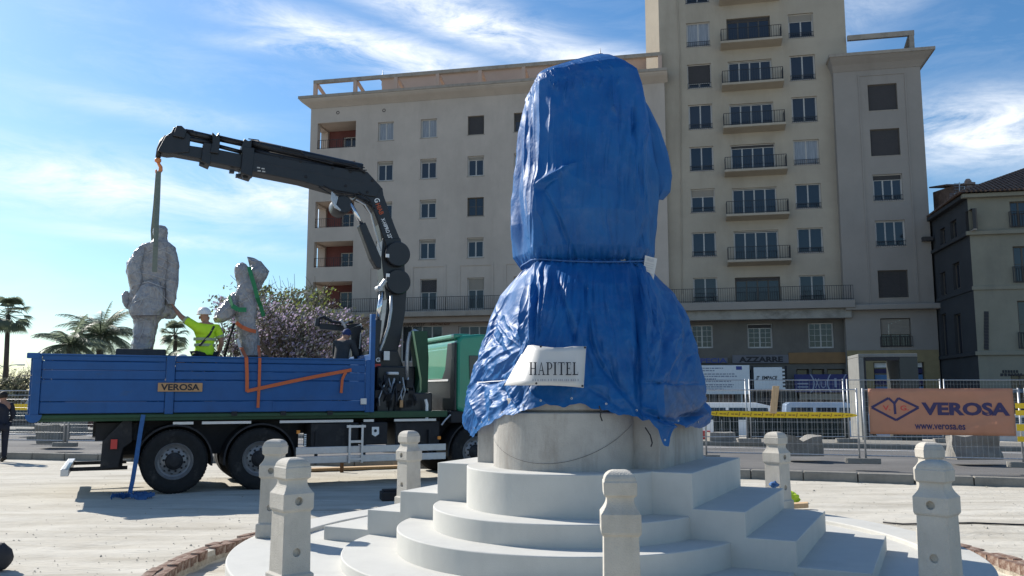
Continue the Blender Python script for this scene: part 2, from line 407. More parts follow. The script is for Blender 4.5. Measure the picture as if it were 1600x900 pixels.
# brick edging around the trench
edging = thing('brick_edging', 'round edging of reddish clay pavers along the dug out ring', 'edging', MC)
bm_ = MB().obox((0, 0, 0), (.096, 0, 0), (0, .05, 0), (0, 0, .045)).mesh('brick'); bm_.materials.append(m_brick)
nb = 132
for row in range(2):
    for i in range(nb):
        a = 2*math.pi*(i+.5*row)/nb
        deg = math.degrees(a) % 360
        if 235 < deg < 300: continue
        if random.random() < (.10 if row == 1 else 0.02): continue
        r = 4.205+.103*row+random.uniform(-.006, .006)
        p = MC+Vector((r*math.cos(a), r*math.sin(a), -.020-.006*row+random.uniform(-.012, .012)))
        o = link('brick', bm_, edging, Matrix.Translation(p) @ Matrix.Rotation(a+math.pi/2+random.uniform(-.04, .04), 4, 'Z') @ Matrix.Rotation(random.uniform(-.03, .03), 4, 'X'))
bm2 = MB()
for i in range(nb):
    a = 2*math.pi*i/nb; p = MC+Vector((4.19*math.cos(a), 4.19*math.sin(a), -.085))
    t = Vector((-math.sin(a), math.cos(a), 0)); n = Vector((math.cos(a), math.sin(a), 0))
    bm2.obox(p, t*.098, n*.03, (0, 0, .032))
tag(bm2.build('mortar_bed', m_trench, edging), None)

# loose pebbles and crumbs
def pebbles():
    mb = MB()
    for i in range(3800):
        a = random.uniform(0, 2*math.pi); r = 4.4+random.random()**1.3*9
        if i < 260: r = random.uniform(3.6, 4.1)
        x = MX+r*math.cos(a); y = MY+r*math.sin(a)
        if y < 3: continue
        s = random.uniform(.004, .013)*(1.9 if random.random() < .06 else 1); z = (-.12 if r < 4.15 else .004)
        h = random.uniform(0, 6)
        mb.add([(x+s*math.cos(h+k*2.1)*random.uniform(.7, 1.3), y+s*math.sin(h+k*2.1)*random.uniform(.7, 1.3), z) for k in range(3)]+[(x, y, z+s*random.uniform(.6, 1))], [(0, 1, 3), (1, 2, 3), (2, 0, 3)])
    return mb
tag(pebbles().build('gravel', mat('pale pebble', (.40, .37, .31), .95, .2, 30), kind='stuff'), 'scattered pebbles and crumbs on the pale ground')
# ------------------------------------------------------------------ monument: ring, steps, pedestal
mon = thing('monument', 'white stepped stone monument base with old round pedestal under the blue tarpaulin', 'monument', MC)
def ring_prism(r0, r1, z0, z1, n=160):
    mb = MB(); rings = []
    prof = [(r0, z0), (r0, z1), (r1, z1), (r1, z0)]
    n_ = len(prof)
    vs = []; fs = []
    for i in range(n):
        a = 2*math.pi*i/n
        for r, z in prof: vs.append((MX+r*math.cos(a), MY+r*math.sin(a), z))
    for i in range(n):
        j = (i+1) % n
        for k in range(n_):
            l = (k+1) % n_; fs.append((i*n_+k, j*n_+k, j*n_+l, i*n_+l)[::-1])
    return mb.add(vs, fs)
ring_prism(3.17, 3.58, -.25, .215).build('ring_kerb', m_white, mon, bevel=.012)
pl = MB(); pl.prism([(MX+3.2*math.cos(2*math.pi*i/120), MY+3.2*math.sin(2*math.pi*i/120), -.2) for i in range(120)], (0, 0, .37)); pl.build('platform', m_white, mon)
def LM(a, b, z=0): return MC+E1*a+E2*b+Vector((0, 0, z))
A_ = [1.28, 1.72, 2.12, 2.68]; ZT = [1.02, .72, .514, .311]
ARC = [(.97, 1.019), (1.285, .655), (1.62, .467), (2.12, .265)]
for i in range(4):
    a, z = A_[i], ZT[i]
    e = .002*i
    mb = MB(); mb.prism([LM(-a, -1+e, .15), LM(a, -1+e, .15), LM(a, 1-e, .15), LM(-a, 1-e, .15)], (0, 0, z-.15))
    mb.build('step', m_white, mon, bevel=.008)
for r, z in ARC:
    for sgn in (-1, 1):
        b0 = .98; cc = .7; n = 90; pts = []
        al = math.acos(min(1, (b0-cc)/r))
        for k in range(n+1):
            t = -al+2*al*k/n
            pts.append(LM(r*math.sin(t), sgn*(cc+r*math.cos(t)), .15))
        mb = MB(); mb.prism(pts, (0, 0, z-.15)); o = mb.build('step', m_white, mon, bevel=.009, angle=50)
        shade(o.data, 40)
# pedestal: cross of block and drum with a thin course on top
def ped(a, b, r, cc, z0, z1, name):
    mb = MB(); mb.prism([LM(-a, -b, z0), LM(a, -b, z0), LM(a, b, z0), LM(-a, b, z0)], (0, 0, z1-z0))
    mb.build(name, m_ped, mon, bevel=.012)
    n = 64
    for sgn in (-1, 1):
        al = math.acos((b-.03-cc)/r); pts = [LM(r*math.sin(-al+2*al*k/n), sgn*(cc+r*math.cos(-al+2*al*k/n)), z0) for k in range(n+1)]
        mb = MB(); mb.prism(pts, (0, 0, z1-z0-.002)); o = mb.build(name.replace('block', 'drum'), m_ped, mon, bevel=.012, angle=50); shade(o.data, 40)
ped(.94, .80, .70, .73, 1.0, 1.535, 'pedestal_block')
ped(.90, .76, .66, .73, 1.55, 1.66, 'pedestal_block')
gap = MB(); gap.prism([LM(-.88, -.74, 1.5), LM(.88, -.74, 1.5), LM(.88, .74, 1.5), LM(-.88, .74, 1.5)], (0, 0, .1)); gap.build('mortar_joint', m_hole, mon)
gd = MB(); gd.prism([LM(.64*math.cos(t*math.pi/20), -.73+.64*math.sin(t*math.pi/20), 1.5) for t in range(40)], (0, 0, .1)); gd.build('mortar_joint', m_hole, mon)
# core that carries the covering
core = MB(); core.prism([LM(-.5, -.4, 1.6), LM(.5, -.4, 1.6), LM(.5, .4, 1.6), LM(-.5, .4, 1.6)], (0, 0, 2.6)); core.build('shaft', m_ped, mon)
# wire sagging on the drum
wire = MB(); pts = []
for k in range(25):
    t = k/24; px = lerp(786, 1002, t); py = 685+35*math.sin(math.pi*min(1, t*1.05)**.9)-10*t
    a_ = lerp(-.98, 1.38, t)
    p = LM(.712*math.sin(a_), -(.73+.712*math.cos(a_)), lerp(1.30, 1.42, t)-.27*math.sin(math.pi*t))
    pts.append(p)
wire.tube(pts, .0016, 4); tag(wire.build('wire', m_chas), 'thin dark wire sagging across the round pedestal drum', 'wire')

# ------------------------------------------------------------------ bollards
def bollard_mesh():
    prof = [(0, .135), (.135, .135), (.15, .115), (.60, .109), (.612, .121), (.625, .125), (.735, .125)]
    for k in range(1, 7):
        t = k/6; prof.append((.735+.085*t, .125-.040*math.sin(t*math.pi/2)))
    prof += [(.835, .086), (.85, .104), (.93, .106), (.935, .100)]
    for k in range(1, 8):
        t = k/7; prof.append((.935+.066*math.sin(t*math.pi/2), .100*math.cos(t*math.pi/2*.86)))
    mb = MB(); rings = []
    for h, r in prof: rings.append([(r*x, r*y, h) for x, y in ((-1, -1), (1, -1), (1, 1), (-1, 1))])
    mb.loft(rings)
    me = mb.mesh('bollard_stone')
    o = D.objects.new('tmp', me); COL.objects.link(o)
    cut = MB()
    for sx in (-1, 1):
        for z in (.68, .30):
            cut.lathe((0, sx*.085, z), (0, sx, 0), [(0, .031), (.1, .031)], 20)
    co = D.objects.new('cut', cut.mesh('cut')); COL.objects.link(co)
    b = o.modifiers.new('b', 'BOOLEAN'); b.object = co; b.operation = 'DIFFERENCE'; b.solver = 'EXACT'
    bv = o.modifiers.new('v', 'BEVEL'); bv.width = .006; bv.segments = 2; bv.limit_method = 'ANGLE'; bv.angle_limit = R_(40)
    dg = bpy.context.evaluated_depsgraph_get(); m2 = D.meshes.new_from_object(o.evaluated_get(dg))
    D.objects.remove(o); D.objects.remove(co)
    m2.name = 'bollard'; m2.materials.clear(); m2.materials.append(m_bol)
    return m2
bme = bollard_mesh()
RB = 3.375
BOLL = [(176, 'cream stone bollard at the left, directly behind the nearest left bollard'),
        (221, 'nearest cream stone bollard left of the steps, with two round holes facing right'),
        (267.3, 'cream stone bollard in front of the round steps, seen square on'),
        (312.8, 'shaded cream stone bollard at the right front, with two round holes'),
        (356, 'sunlit cream stone bollard half hidden behind the right front bollard'),
        (40.5, 'cream stone bollard behind the right steps, in front of the concrete blocks'),
        (86, 'cream stone bollard behind the monument'),
        (131, 'cream stone bollard in front of the truck ladder, beyond the left steps')]
for deg, lab in BOLL:
    a = R_(deg)
    o = D.objects.new('bollard', bme); COL.objects.link(o)
    o.location = MC+Vector((RB*math.cos(a), RB*math.sin(a), .215+random.uniform(-.006, .006))); o.rotation_euler = (R_(random.uniform(-.6, .6)), R_(random.uniform(-.6, .6)), a+R_(random.uniform(-2, 2)))
    tag(o, lab, 'bollard', 'stone bollards standing in a ring round the monument')
# ------------------------------------------------------------------ blue tarpaulin over the monument
def tarp_mat():
    m = D.materials.new('blue tarpaulin'); m.use_nodes = True; t = m.node_tree; p = t.nodes['Principled BSDF']
    p.inputs['Roughness'].default_value = .48; p.inputs['Specular IOR Level'].default_value = .4
    tcn = t.nodes.new('ShaderNodeTexCoord')
    n = t.nodes.new('ShaderNodeTexNoise'); n.inputs['Scale'].default_value = 2.2; n.inputs['Detail'].default_value = 9; n.inputs['Roughness'].default_value = .6
    t.links.new(tcn.outputs['Object'], n.inputs['Vector'])
    r = t.nodes.new('ShaderNodeValToRGB'); r.color_ramp.elements[0].position = .3; r.color_ramp.elements[1].position = .72
    r.color_ramp.elements[0].color = (.006, .096, .30, 1); r.color_ramp.elements[1].color = (.010, .142, .40, 1)
    t.links.new(n.outputs['Fac'], r.inputs[0]); 
    # dusty scuffs
    d = t.nodes.new('ShaderNodeTexNoise'); d.inputs['Scale'].default_value = 5; d.inputs['Detail'].default_value = 12; d.inputs['Roughness'].default_value = .75
    t.links.new(tcn.outputs['Object'], d.inputs['Vector'])
    dr = t.nodes.new('ShaderNodeValToRGB'); dr.color_ramp.elements[0].position = .50; dr.color_ramp.elements[1].position = .78
    dr.color_ramp.elements[0].color = (0, 0, 0, 1); dr.color_ramp.elements[1].color = (.35, .35, .35, 1); t.links.new(d.outputs['Fac'], dr.inputs[0])
    mx = t.nodes.new('ShaderNodeMix'); mx.data_type = 'RGBA'; t.links.new(dr.outputs[0], mx.inputs[0]); t.links.new(r.outputs[0], mx.inputs[6]); mx.inputs[7].default_value = (.16, .24, .42, 1)
    t.links.new(mx.outputs[2], p.inputs['Base Color'])
    # fine crinkles
    v1 = t.nodes.new('ShaderNodeTexVoronoi'); v1.feature = 'DISTANCE_TO_EDGE'; v1.inputs['Scale'].default_value = 7
    wn = t.nodes.new('ShaderNodeTexNoise'); wn.inputs['Scale'].default_value = 4; wn.inputs['Detail'].default_value = 4
    t.links.new(tcn.outputs['Object'], wn.inputs['Vector'])
    va = t.nodes.new('ShaderNodeVectorMath'); va.operation = 'MULTIPLY_ADD'; va.inputs[1].default_value = (.35, .35, .35)
    t.links.new(wn.outputs['Color'], va.inputs[0]); t.links.new(tcn.outputs['Object'], va.inputs[2]); t.links.new(va.outputs[0], v1.inputs['Vector'])
    fn = t.nodes.new('ShaderNodeTexNoise'); fn.inputs['Scale'].default_value = 26; fn.inputs['Detail'].default_value = 6; t.links.new(tcn.outputs['Object'], fn.inputs['Vector'])
    ad = t.nodes.new('ShaderNodeMath'); ad.operation = 'MULTIPLY_ADD'; ad.inputs[1].default_value = .5; t.links.new(fn.outputs['Fac'], ad.inputs[0]); t.links.new(v1.outputs['Distance'], ad.inputs[2])
    b = t.nodes.new('ShaderNodeBump'); b.inputs['Strength'].default_value = .10; b.inputs['Distance'].default_value = .03
    t.links.new(ad.outputs[0], b.inputs['Height']); t.links.new(b.outputs[0], p.inputs['Normal'])
    tb = t.nodes.new('ShaderNodeBsdfTranslucent'); tb.inputs['Color'].default_value = (.012, .17, .52, 1)
    ms = t.nodes.new('ShaderNodeMixShader'); ms.inputs[0].default_value = .28
    t.links.new(p.outputs[0], ms.inputs[1]); t.links.new(tb.outputs[0], ms.inputs[2]); t.links.new(ms.outputs[0], t.nodes['Material Output'].inputs[0])
    return m
m_tarp = tarp_mat()
# rows: image height, silhouette left, front left corner, front right, silhouette right, depth to front, depth to back
TROW = [(98, 851, 855, 938, 946, .20, .08), (106, 842, 849, 949, 957, .33, .22), (117, 833, 846, 960, 968, .47, .36), (127, 829, 846, 972, 979, .57, .46), (141, 827, 847, 990, 997, .61, .52), (160, 822, 850, 996, 1006, .62, .60),
        (200, 815, 853, 1003, 1016, .66, .65), (240, 810, 855, 1007, 1022, .70, .70), (270, 807, 853, 1008, 1026, .72, .70), (300, 805, 848, 1009, 1028, .74, .70),
        (350, 801, 845, 1009, 1027, .76, .70), (400, 806, 842, 1005, 1023, .70, .66), (420, 820, 842, 998, 1016, .62, .58), (436, 806, 836, 1003, 1028, .74, .66), (460, 784, 828, 1012, 1050, .92, .80),
        (500, 765, 818, 1022, 1074, 1.10, .95), (540, 755, 812, 1030, 1083, 1.20, 1.02), (590, 742, 808, 1036, 1092, 1.28, 1.06), (620, 733, 802, 1038, 1095, 1.33, 1.08), (650, 728, 797, 1038, 1098, 1.38, 1.10), (700, 733, 795, 1038, 1092, 1.42, 1.1)]
def X_of(px, Y, z): 
    zc = Y*math.cos(PITCH)+(z-CAMH)*math.sin(PITCH); return (px-800)/FPX*zc
def z_of(py, Y=MY):
    return CAMH+vec_px(800, py).z/vec_px(800, py).y*Y
TZ = [(z_of(r[0]),)+r for r in TROW][::-1]      # ascending z
def section(z):
    z_, yp, L, C, FR, R, dF, dB = (z,)+tuple(interp(TZ, z))
    low = sstep(2.6, 1.7, z)
    pts = []
    def P(px, dy): pts.append(Vector((X_of(px, MY+dy, z), MY+dy)))
    P(L, .22-.1*low)
    P(lerp(L, C, .42)-2-6*low, lerp(-.16, -.42, low)*min(1, dF/.6))
    P(C, -dF*.86); P(lerp(C, FR, .3), -dF*1.0); P(lerp(C, FR, .68), -dF*(1.0)); P(FR, -dF*lerp(.84, .93, low))
    P(lerp(FR, R, .66), -dF*.45); P(R, .10)
    P(lerp(R, L, .2), dB*.85); P(lerp(R, L, .5), dB); P(lerp(R, L, .8), dB*.85)
    return pts
def crom(P, t):
    n = len(P); i = int(math.floor(t)) % n; f = t-math.floor(t)
    a, b, c, d = P[i-1], P[i], P[(i+1) % n], P[(i+2) % n]
    return .5*((2*b)+(c-a)*f+(2*a-5*b+4*c-d)*f*f+(3*b-a-3*c+d)*f*f*f)
NP = 11
HEM = [(0, 640), (.3, 676), (.7, 690), (1.05, 676), (1.5, 660), (1.85, 650), (2.3, 640), (2.8, 632), (3.4, 632), (3.9, 640), (4.35, 650), (4.62, 656), (4.82, 668), (4.95, 692), (5.05, 694), (5.16, 668), (5.35, 660), (5.7, 668), (6.2, 672), (6.6, 668), (7.0, 655), (7.5, 640), (8.5, 632), (11, 640)]

import numpy as np
# creases of the covering drawn where they hang: (points in picture units, height in m, half width in px); heights below 0 are valleys
FOLDS = [
 ([(824, 134), (815, 200), (807, 265), (803, 302), (801, 380)], .028, 2.6), ([(829, 134), (824, 190), (822, 230), (825, 300), (828, 392)], .030, 2.2),
 ([(834, 132), (832, 222), (830, 300), (829, 372)], .026, 2.0), ([(839, 130), (838, 200), (838, 270), (834, 340), (831, 400)], .026, 2.0),
 ([(845, 128), (850, 200), (849, 240), (845, 280), (842, 320), (840, 370), (837, 408)], .042, 3.2),
 ([(817, 200), (811, 260), (810, 330), (815, 400)], -.015, 3), ([(835, 150), (835, 240), (832, 330)], -.016, 2.4),
 ([(844, 292), (850, 284), (862, 275), (880, 264), (899, 253)], .055, 4.2), ([(846, 300), (858, 285), (872, 277)], -.02, 3.5),
 ([(844, 292), (846, 330), (853, 360), (862, 398)], .030, 3), ([(850, 296), (862, 315), (876, 350), (893, 395)], -.022, 4), ([(852, 292), (870, 325), (886, 360), (903, 398)], .018, 5),
 ([(848, 300), (849, 345), (853, 395)], -.018, 2.5), ([(862, 330), (875, 365), (882, 400)], .014, 4),
 ([(886, 122), (885, 140), (883, 160)], .034, 2.0), ([(955, 118), (955, 140), (956, 168), (963, 178)], .036, 2.0), ([(874, 124), (873, 142)], .02, 2), ([(898, 124), (897, 140)], .018, 2), ([(912, 122), (912, 138)], .02, 2),
 ([(926, 120), (925, 136)], .02, 2), ([(940, 120), (938, 134)], .018, 2), ([(866, 126), (864, 136)], .02, 2), ([(967, 118), (966, 130)], .016, 2),
 ([(968, 235), (966, 300), (963, 398)], -.012, 3.5), ([(975, 150), (992, 260), (1000, 330)], .012, 7), ([(1012, 345), (1006, 368), (996, 398)], -.035, 4), ([(1013, 215), (1018, 270), (1021, 330)], -.02, 4),
 ([(860, 240), (900, 280), (960, 300)], .012, 16), ([(880, 180), (920, 200), (985, 190)], .010, 18), ([(900, 330), (940, 350), (990, 340)], -.012, 14), ([(915, 290), (925, 340), (935, 400)], .010, 9),
 # skirt, left bright pleats under the knot
 ([(825, 432), (819, 470), (816, 500), (813, 545)], .040, 2.8), ([(831, 430), (832, 486), (830, 540)], .038, 2.6), ([(843, 420), (845, 474), (838, 532)], .040, 2.8), ([(857, 416), (850, 470), (842, 538)], .036, 3),
 ([(838, 424), (839, 470), (834, 535)], -.025, 2.4), ([(850, 420), (848, 460), (840, 530)], -.02, 2.4), ([(822, 436), (808, 480), (803, 520)], -.02, 4),
 # front diagonals
 ([(868, 425), (878, 462), (890, 505), (905, 542)], -.030, 4), ([(880, 430), (894, 490), (916, 545)], .020, 8), ([(906, 424), (917, 465), (923, 530), (940, 574), (985, 625)], -.038, 4.5), ([(913, 430), (922, 500), (935, 555), (965, 600)], .026, 6),
 ([(924, 440), (932, 520), (950, 575), (978, 612)], -.022, 4), ([(935, 424), (945, 500), (962, 560), (990, 615)], .018, 9), ([(955, 424), (966, 500), (980, 570)], -.016, 8), ([(978, 420), (985, 500), (990, 590)], .018, 8),
 # right curved falls
 ([(993, 416), (998, 470), (999, 540), (996, 600), (1000, 640)], -.060, 4.5), ([(1003, 420), (1008, 480), (1010, 560), (1006, 620)], .045, 7),
 ([(1014, 434), (1036, 462), (1047, 500), (1040, 540), (1026, 585)], -.034, 5), ([(1020, 432), (1048, 462), (1062, 500), (1057, 550), (1032, 592)], .030, 7), ([(1030, 440), (1056, 470), (1074, 520), (1066, 565), (1042, 590)], -.030, 4.5),
 ([(1040, 450), (1066, 485), (1084, 540), (1082, 590)], .022, 6), ([(1010, 560), (1020, 510), (1024, 470)], -.020, 4), ([(1016, 600), (1030, 555), (1046, 520)], .018, 5),
 # left belly
 ([(812, 440), (790, 465), (772, 500), (762, 540), (757, 585)], .022, 6), ([(800, 452), (778, 490), (768, 530)], -.018, 5), ([(776, 478), (782, 505), (790, 535), (800, 560)], .018, 2.2),
 ([(757, 592), (780, 572), (800, 555), (813, 545)], .030, 2.6), ([(752, 580), (775, 560), (800, 543)], .026, 2.4), ([(760, 560), (775, 545), (790, 525)], .024, 2.4), ([(764, 600), (785, 582), (806, 566)], -.022, 2.4),
 ([(782, 500), (792, 520), (806, 540)], .022, 2), ([(790, 490), (798, 512), (808, 532)], .020, 2), ([(768, 520), (780, 540), (792, 556)], -.016, 2.2),
 ([(746, 598), (768, 596), (790, 594)], -.030, 2.4), ([(740, 625), (748, 645), (752, 672)], .030, 3), ([(752, 605), (756, 640), (748, 668)], -.026, 3), ([(765, 604), (772, 630), (766, 652)], .030, 3),
 ([(780, 604), (790, 625), (782, 646)], -.026, 3), ([(795, 606), (800, 628), (812, 642)], .028, 3), ([(815, 608), (812, 630), (805, 645)], -.024, 3), ([(826, 606), (838, 622), (858, 630)], .022, 3),
 ([(890, 606), (930, 600), (960, 612)], .012, 6), ([(915, 600), (945, 622), (975, 640)], -.024, 4), ([(950, 590), (952, 620), (962, 644)], .024, 4), ([(965, 610), (990, 640), (1000, 670)], .026, 4), ([(985, 625), (1003, 650), (1016, 684)], -.024, 3.5), ([(1000, 640), (1012, 660), (1019, 688)], .03, 3),
 # right lower lobe
 ([(1000, 598), (1040, 599), (1088, 599)], -.016, 2.0), ([(1026, 604), (1024, 625), (1028, 645)], .014, 4), ([(1003, 642), (1030, 655), (1062, 661), (1094, 640)], -.034, 4), ([(1006, 650), (1034, 664), (1066, 669), (1100, 640)], .030, 5),
 ([(1060, 655), (1086, 644), (1100, 622)], -.045, 3.5), ([(1088, 604), (1098, 622), (1096, 642)], -.020, 3), ([(1002, 634), (1016, 640), (1030, 642)], .02, 3), ([(1052, 604), (1066, 625), (1078, 650)], .012, 4),
]
_r = random.Random(17)
for k in range(70):      # fine hanging creases of the upper part
    x = _r.uniform(852, 1012); y = _r.uniform(135, 330); L = _r.uniform(40, 170); sl = _r.uniform(-.10, .10)
    FOLDS.append(([(x, y), (x+sl*L*.5+_r.uniform(-2, 2), y+L*.5), (x+sl*L, min(402, y+L))], _r.choice((-1, 1))*_r.uniform(.003, .009), _r.uniform(1.4, 3.2)))
for k in range(46):      # gathers above and below the cord
    x = 838+k*3.9+_r.uniform(-1.2, 1.2); L = _r.uniform(14, 52)
    FOLDS.append(([(x, 413), (x+(x-925)*.03, 413-L*.7)], _r.choice((-1, 1, 1))*_r.uniform(.006, .014), _r.uniform(1.3, 2.4)))
    FOLDS.append(([(x, 420), (x+(x-925)*.10*L/40, 420+L), (x+(x-925)*.22*L/40, 420+1.8*L)], _r.choice((-1, 1, 1))*_r.uniform(.007, .017), _r.uniform(1.4, 2.8)))
for k in range(80):      # long creases fanning down the skirt
    q = _r.uniform(-1, 1); x = 922+q*70; y = _r.uniform(440, 560); x += q*(y-440)*.45; L = _r.uniform(30, 110); sl = q*.55+_r.uniform(-.18, .30)
    FOLDS.append(([(x, y), (x+sl*L*.5+_r.uniform(-3, 3), y+L*.5), (x+sl*L, y+L)], _r.choice((-1, 1))*_r.uniform(.004, .012), _r.uniform(1.5, 3.4)))
for k in range(26):      # right curtain and right flank
    x = _r.uniform(985, 1016); y = _r.uniform(150, 320); L = _r.uniform(40, 90); FOLDS.append(([(x, y), (x+_r.uniform(1, 5), y+L*.5), (x+_r.uniform(-3, 6), y+L)], _r.choice((-1, 1))*_r.uniform(.006, .014), _r.uniform(1.6, 3)))
    x = _r.uniform(1010, 1076); y = 440+(x-1010)*.6+_r.uniform(0, 60); L = _r.uniform(40, 90); FOLDS.append(([(x, y), (x+_r.uniform(4, 12), y+L*.5), (x+_r.uniform(-14, 6), y+L)], _r.choice((-1, 1))*_r.uniform(.006, .014), _r.uniform(1.6, 3)))
def seg_dist(PX, PY, pts):
    best = np.full(PX.shape, 1e9); par = np.zeros(PX.shape); tot = len(pts)-1
    for i, (a, b) in enumerate(zip(pts, pts[1:])):
        dx, dy = b[0]-a[0], b[1]-a[1]; t = np.clip(((PX-a[0])*dx+(PY-a[1])*dy)/(dx*dx+dy*dy), 0, 1)
        d = (PX-a[0]-t*dx)**2+(PY-a[1]-t*dy)**2; m = d < best; best[m] = d[m]; par[m] = (i+t[m])/tot
    return best, par
U_OF = []
def tarp():
    NU, NV = 860, 520
    ztop = z_of(97); zw = 3.02
    U = np.zeros((NV+1, NU)); Z = np.zeros((NV+1, NU)); XY = np.zeros((NV+1, NU, 2)); NR = np.zeros((NV+1, NU, 2))
    dens = [2.6 if (x/2000*NP < 2.45 or x/2000*NP > 10.6) else (1.25 if x/2000*NP < 7 else .6) for x in range(2000)]; cum = np.concatenate(([0], np.cumsum(dens))); cum = cum/cum[-1]
    u_ = [float(np.interp(i/NU, cum, np.linspace(0, NP, 2001))) for i in range(NU)]
    U_OF.clear(); U_OF.extend(u_)
    zh = [z_of(interp(HEM, u)[0], MY-.9)+.030*nz3(u*3.1, 3, 1)+.016*nz3(u*8.5, 7, 1) for u in u_]
    # sections on a fine ladder of heights
    zlo = min(zh)-.02; NS = 500; lad = np.linspace(zlo, ztop, NS); Pl = np.zeros((NS, NU, 2)); tpar = np.array(u_)
    ii = np.floor(tpar).astype(int) % NP; ff = (tpar-np.floor(tpar))[:, None]
    for k in range(NS):
        S = np.array([(p.x, p.y) for p in section(float(lad[k]))]); a, b, c, d = S[(ii-1) % NP], S[ii], S[(ii+1) % NP], S[(ii+2) % NP]
        Pl[k] = .5*((2*b)+(c-a)*ff+(2*a-5*b+4*c-d)*ff**2+(3*b-a-3*c+d)*ff**3)
    tv = np.linspace(0, 1, NV+1)[:, None]; zhA = np.array(zh)[None, :]
    Z = ztop-(ztop-zhA)*tv; U = np.repeat(tpar[None, :], NV+1, 0)
    fi = (Z-zlo)/(ztop-zlo)*(NS-1); k0 = np.clip(np.floor(fi).astype(int), 0, NS-2); fr = (fi-k0)[..., None]; col = np.repeat(np.arange(NU)[None, :], NV+1, 0)
    XY = Pl[k0, col]*(1-fr)+Pl[k0+1, col]*fr
    tg = np.roll(XY, -1, 1)-np.roll(XY, 1, 1); tg /= np.maximum(np.linalg.norm(tg, axis=2, keepdims=True), 1e-7)
    NR = np.stack((tg[..., 1], -tg[..., 0]), 2); flip = ((XY-np.array((MX, MY)))*NR).sum(2) < 0; NR[flip] *= -1
    tilt = (XY[..., 0]-MX)*.30*np.clip((Z-(ztop-.65))/.65, 0, 1)**1.2
    # where each point shows in the picture of the folds
    c, s = math.cos(PITCH), math.sin(PITCH); Zt = Z+tilt; zc = XY[..., 1]*c+(Zt-CAMH)*s; yc = -XY[..., 1]*s+(Zt-CAMH)*c
    PX = 800+FPX*XY[..., 0]/zc; PY = 450-FPX*yc/zc
    sm = lambda a, b, x: (lambda t: t*t*(3-2*t))(np.clip((x-a)/(b-a), 0, 1))
    frontm = np.where((U < 7.2) | (U > 10.8), 1.0, 0.0)
    Dp = np.zeros(U.shape)
    wob = np.zeros(U.shape); n2 = np.zeros(U.shape); n3 = np.zeros(U.shape); rm = np.zeros(U.shape); n4 = np.zeros(U.shape); n5 = np.zeros(U.shape)
    for j in range(NV+1):
        for i in range(NU):
            u = U[j, i]; z = Z[j, i]; v = Vector((math.cos(u/NP*6.2832)*1.6, math.sin(u/NP*6.2832)*1.6, z*1.2))
            wob[j, i] = noise.noise(v*3.3); n2[j, i] = noise.fractal(v*1.1, .9, 2, 3)
            n3[j, i] = noise.fractal(v*7.5, .8, 2.1, 3)
            if z < 2.95: ua = .42*(u if u < 9 else u-NP); al = ua*.77+z*.64; ac = -ua*.64+z*.77; rm[j, i] = noise.ridged_multi_fractal(Vector((al*2.3+.25*wob[j, i], ac*6.2+.3*wob[j, i], 4)), .9, 2.1, 4, 1, 2)
    PXw = PX+1.8*wob+.3*n3; PYw = PY+4*np.roll(wob, 37, 1)
    for pts, h, w_ in FOLDS:
        x0 = min(p[0] for p in pts)-5*w_-8; x1 = max(p[0] for p in pts)+5*w_+8; y0 = min(p[1] for p in pts)-5*w_-8; y1 = max(p[1] for p in pts)+5*w_+8
        m = (PX > x0) & (PX < x1) & (PY > y0) & (PY < y1) & (frontm > 0)
        if not m.any(): continue
        d2, par = seg_dist(PXw[m], PYw[m], pts); e = np.sin(np.pi*np.clip(par*.94+.03, 0, 1))**.6
        q = np.sqrt(d2)/(w_*1.15); Dp[m] += 1.45*h*e*(np.exp(-1.15*q) if h > 0 else np.where(q < 4, (1/(1+(q*1.15)**2.4)), 0))
    # waist gathers, hollow under the cord
    gw = np.exp(-((Z-zw)/.10)**2)
    Dp += gw*(.010*np.sin(U*23+3*wob)+.008*np.sin(U*41+2*n2*4)) - .022*np.exp(-((Z-zw)/.025)**2)
    # broad softness, fine wrinkles, back side folds
    Dp += .030*n2*sm(ztop, ztop-.5, Z)
    Dp += .0034*n3*(.25+.9*sm(2.9, 2.2, Z))
    back = 1-frontm
    top_ = sm(ztop-.52, ztop-.30, Z)*(1-sm(ztop-.16, ztop-.02, Z)); Dp += top_*frontm*.020*np.maximum(0, n3)*np.maximum(0, np.sin(U*19+7*wob))
    Dp += back*(.03*np.abs(((U*2.3+.3*wob) % 1)-.5))
    # crumpled sunlit foot at the left, hem everywhere a little
    leftm = sm(-.1, .5, U)*(1-sm(1.7, 2.5, U)); leftm = np.maximum(leftm, sm(10.4, 10.9, U))
    cr = sm(2.75, 2.2, Z)*np.clip(leftm+.22+.25*sm(1.9, 1.6, Z), 0, 1)
    Dp += cr*.026*(rm-1.1)*(Z < 2.95)
    # billow of the right lower lobe
    Dp += .10*np.exp(-((U-6.45)/.62)**2)*np.exp(-((Z-1.55)/.24)**2)
    edge = np.clip((tv-.985)/.015, 0, 1); Dp += edge*.012
    Vx = XY[..., 0]+NR[..., 0]*Dp; Vy = XY[..., 1]+NR[..., 1]*Dp; Vz = Zt+.012*wob*sm(ztop, ztop-.3, Z)
    vs = np.stack((Vx, Vy, Vz), 2).reshape(-1, 3); vs = [tuple(map(float, r)) for r in vs]
    fs = []
    for j in range(NV):
        for i in range(NU):
            k = (i+1) % NU; fs.append((j*NU+k, j*NU+i, (j+1)*NU+i, (j+1)*NU+k))
    ringc = [Vector(vs[i]) for i in range(NU)]; cen = sum(ringc, Vector())/NU; prev = list(range(NU))
    for s_ in (.6, .2):
        o = len(vs)
        for i in range(NU): p = ringc[i]; vs.append(tuple(cen+(p-cen)*s_))
        for i in range(NU):
            k = (i+1) % NU; fs.append((prev[i], prev[k], o+k, o+i))
        prev = list(range(o, o+NU))
    fs.append(prev)
    mb = MB(); mb.add(vs, fs)
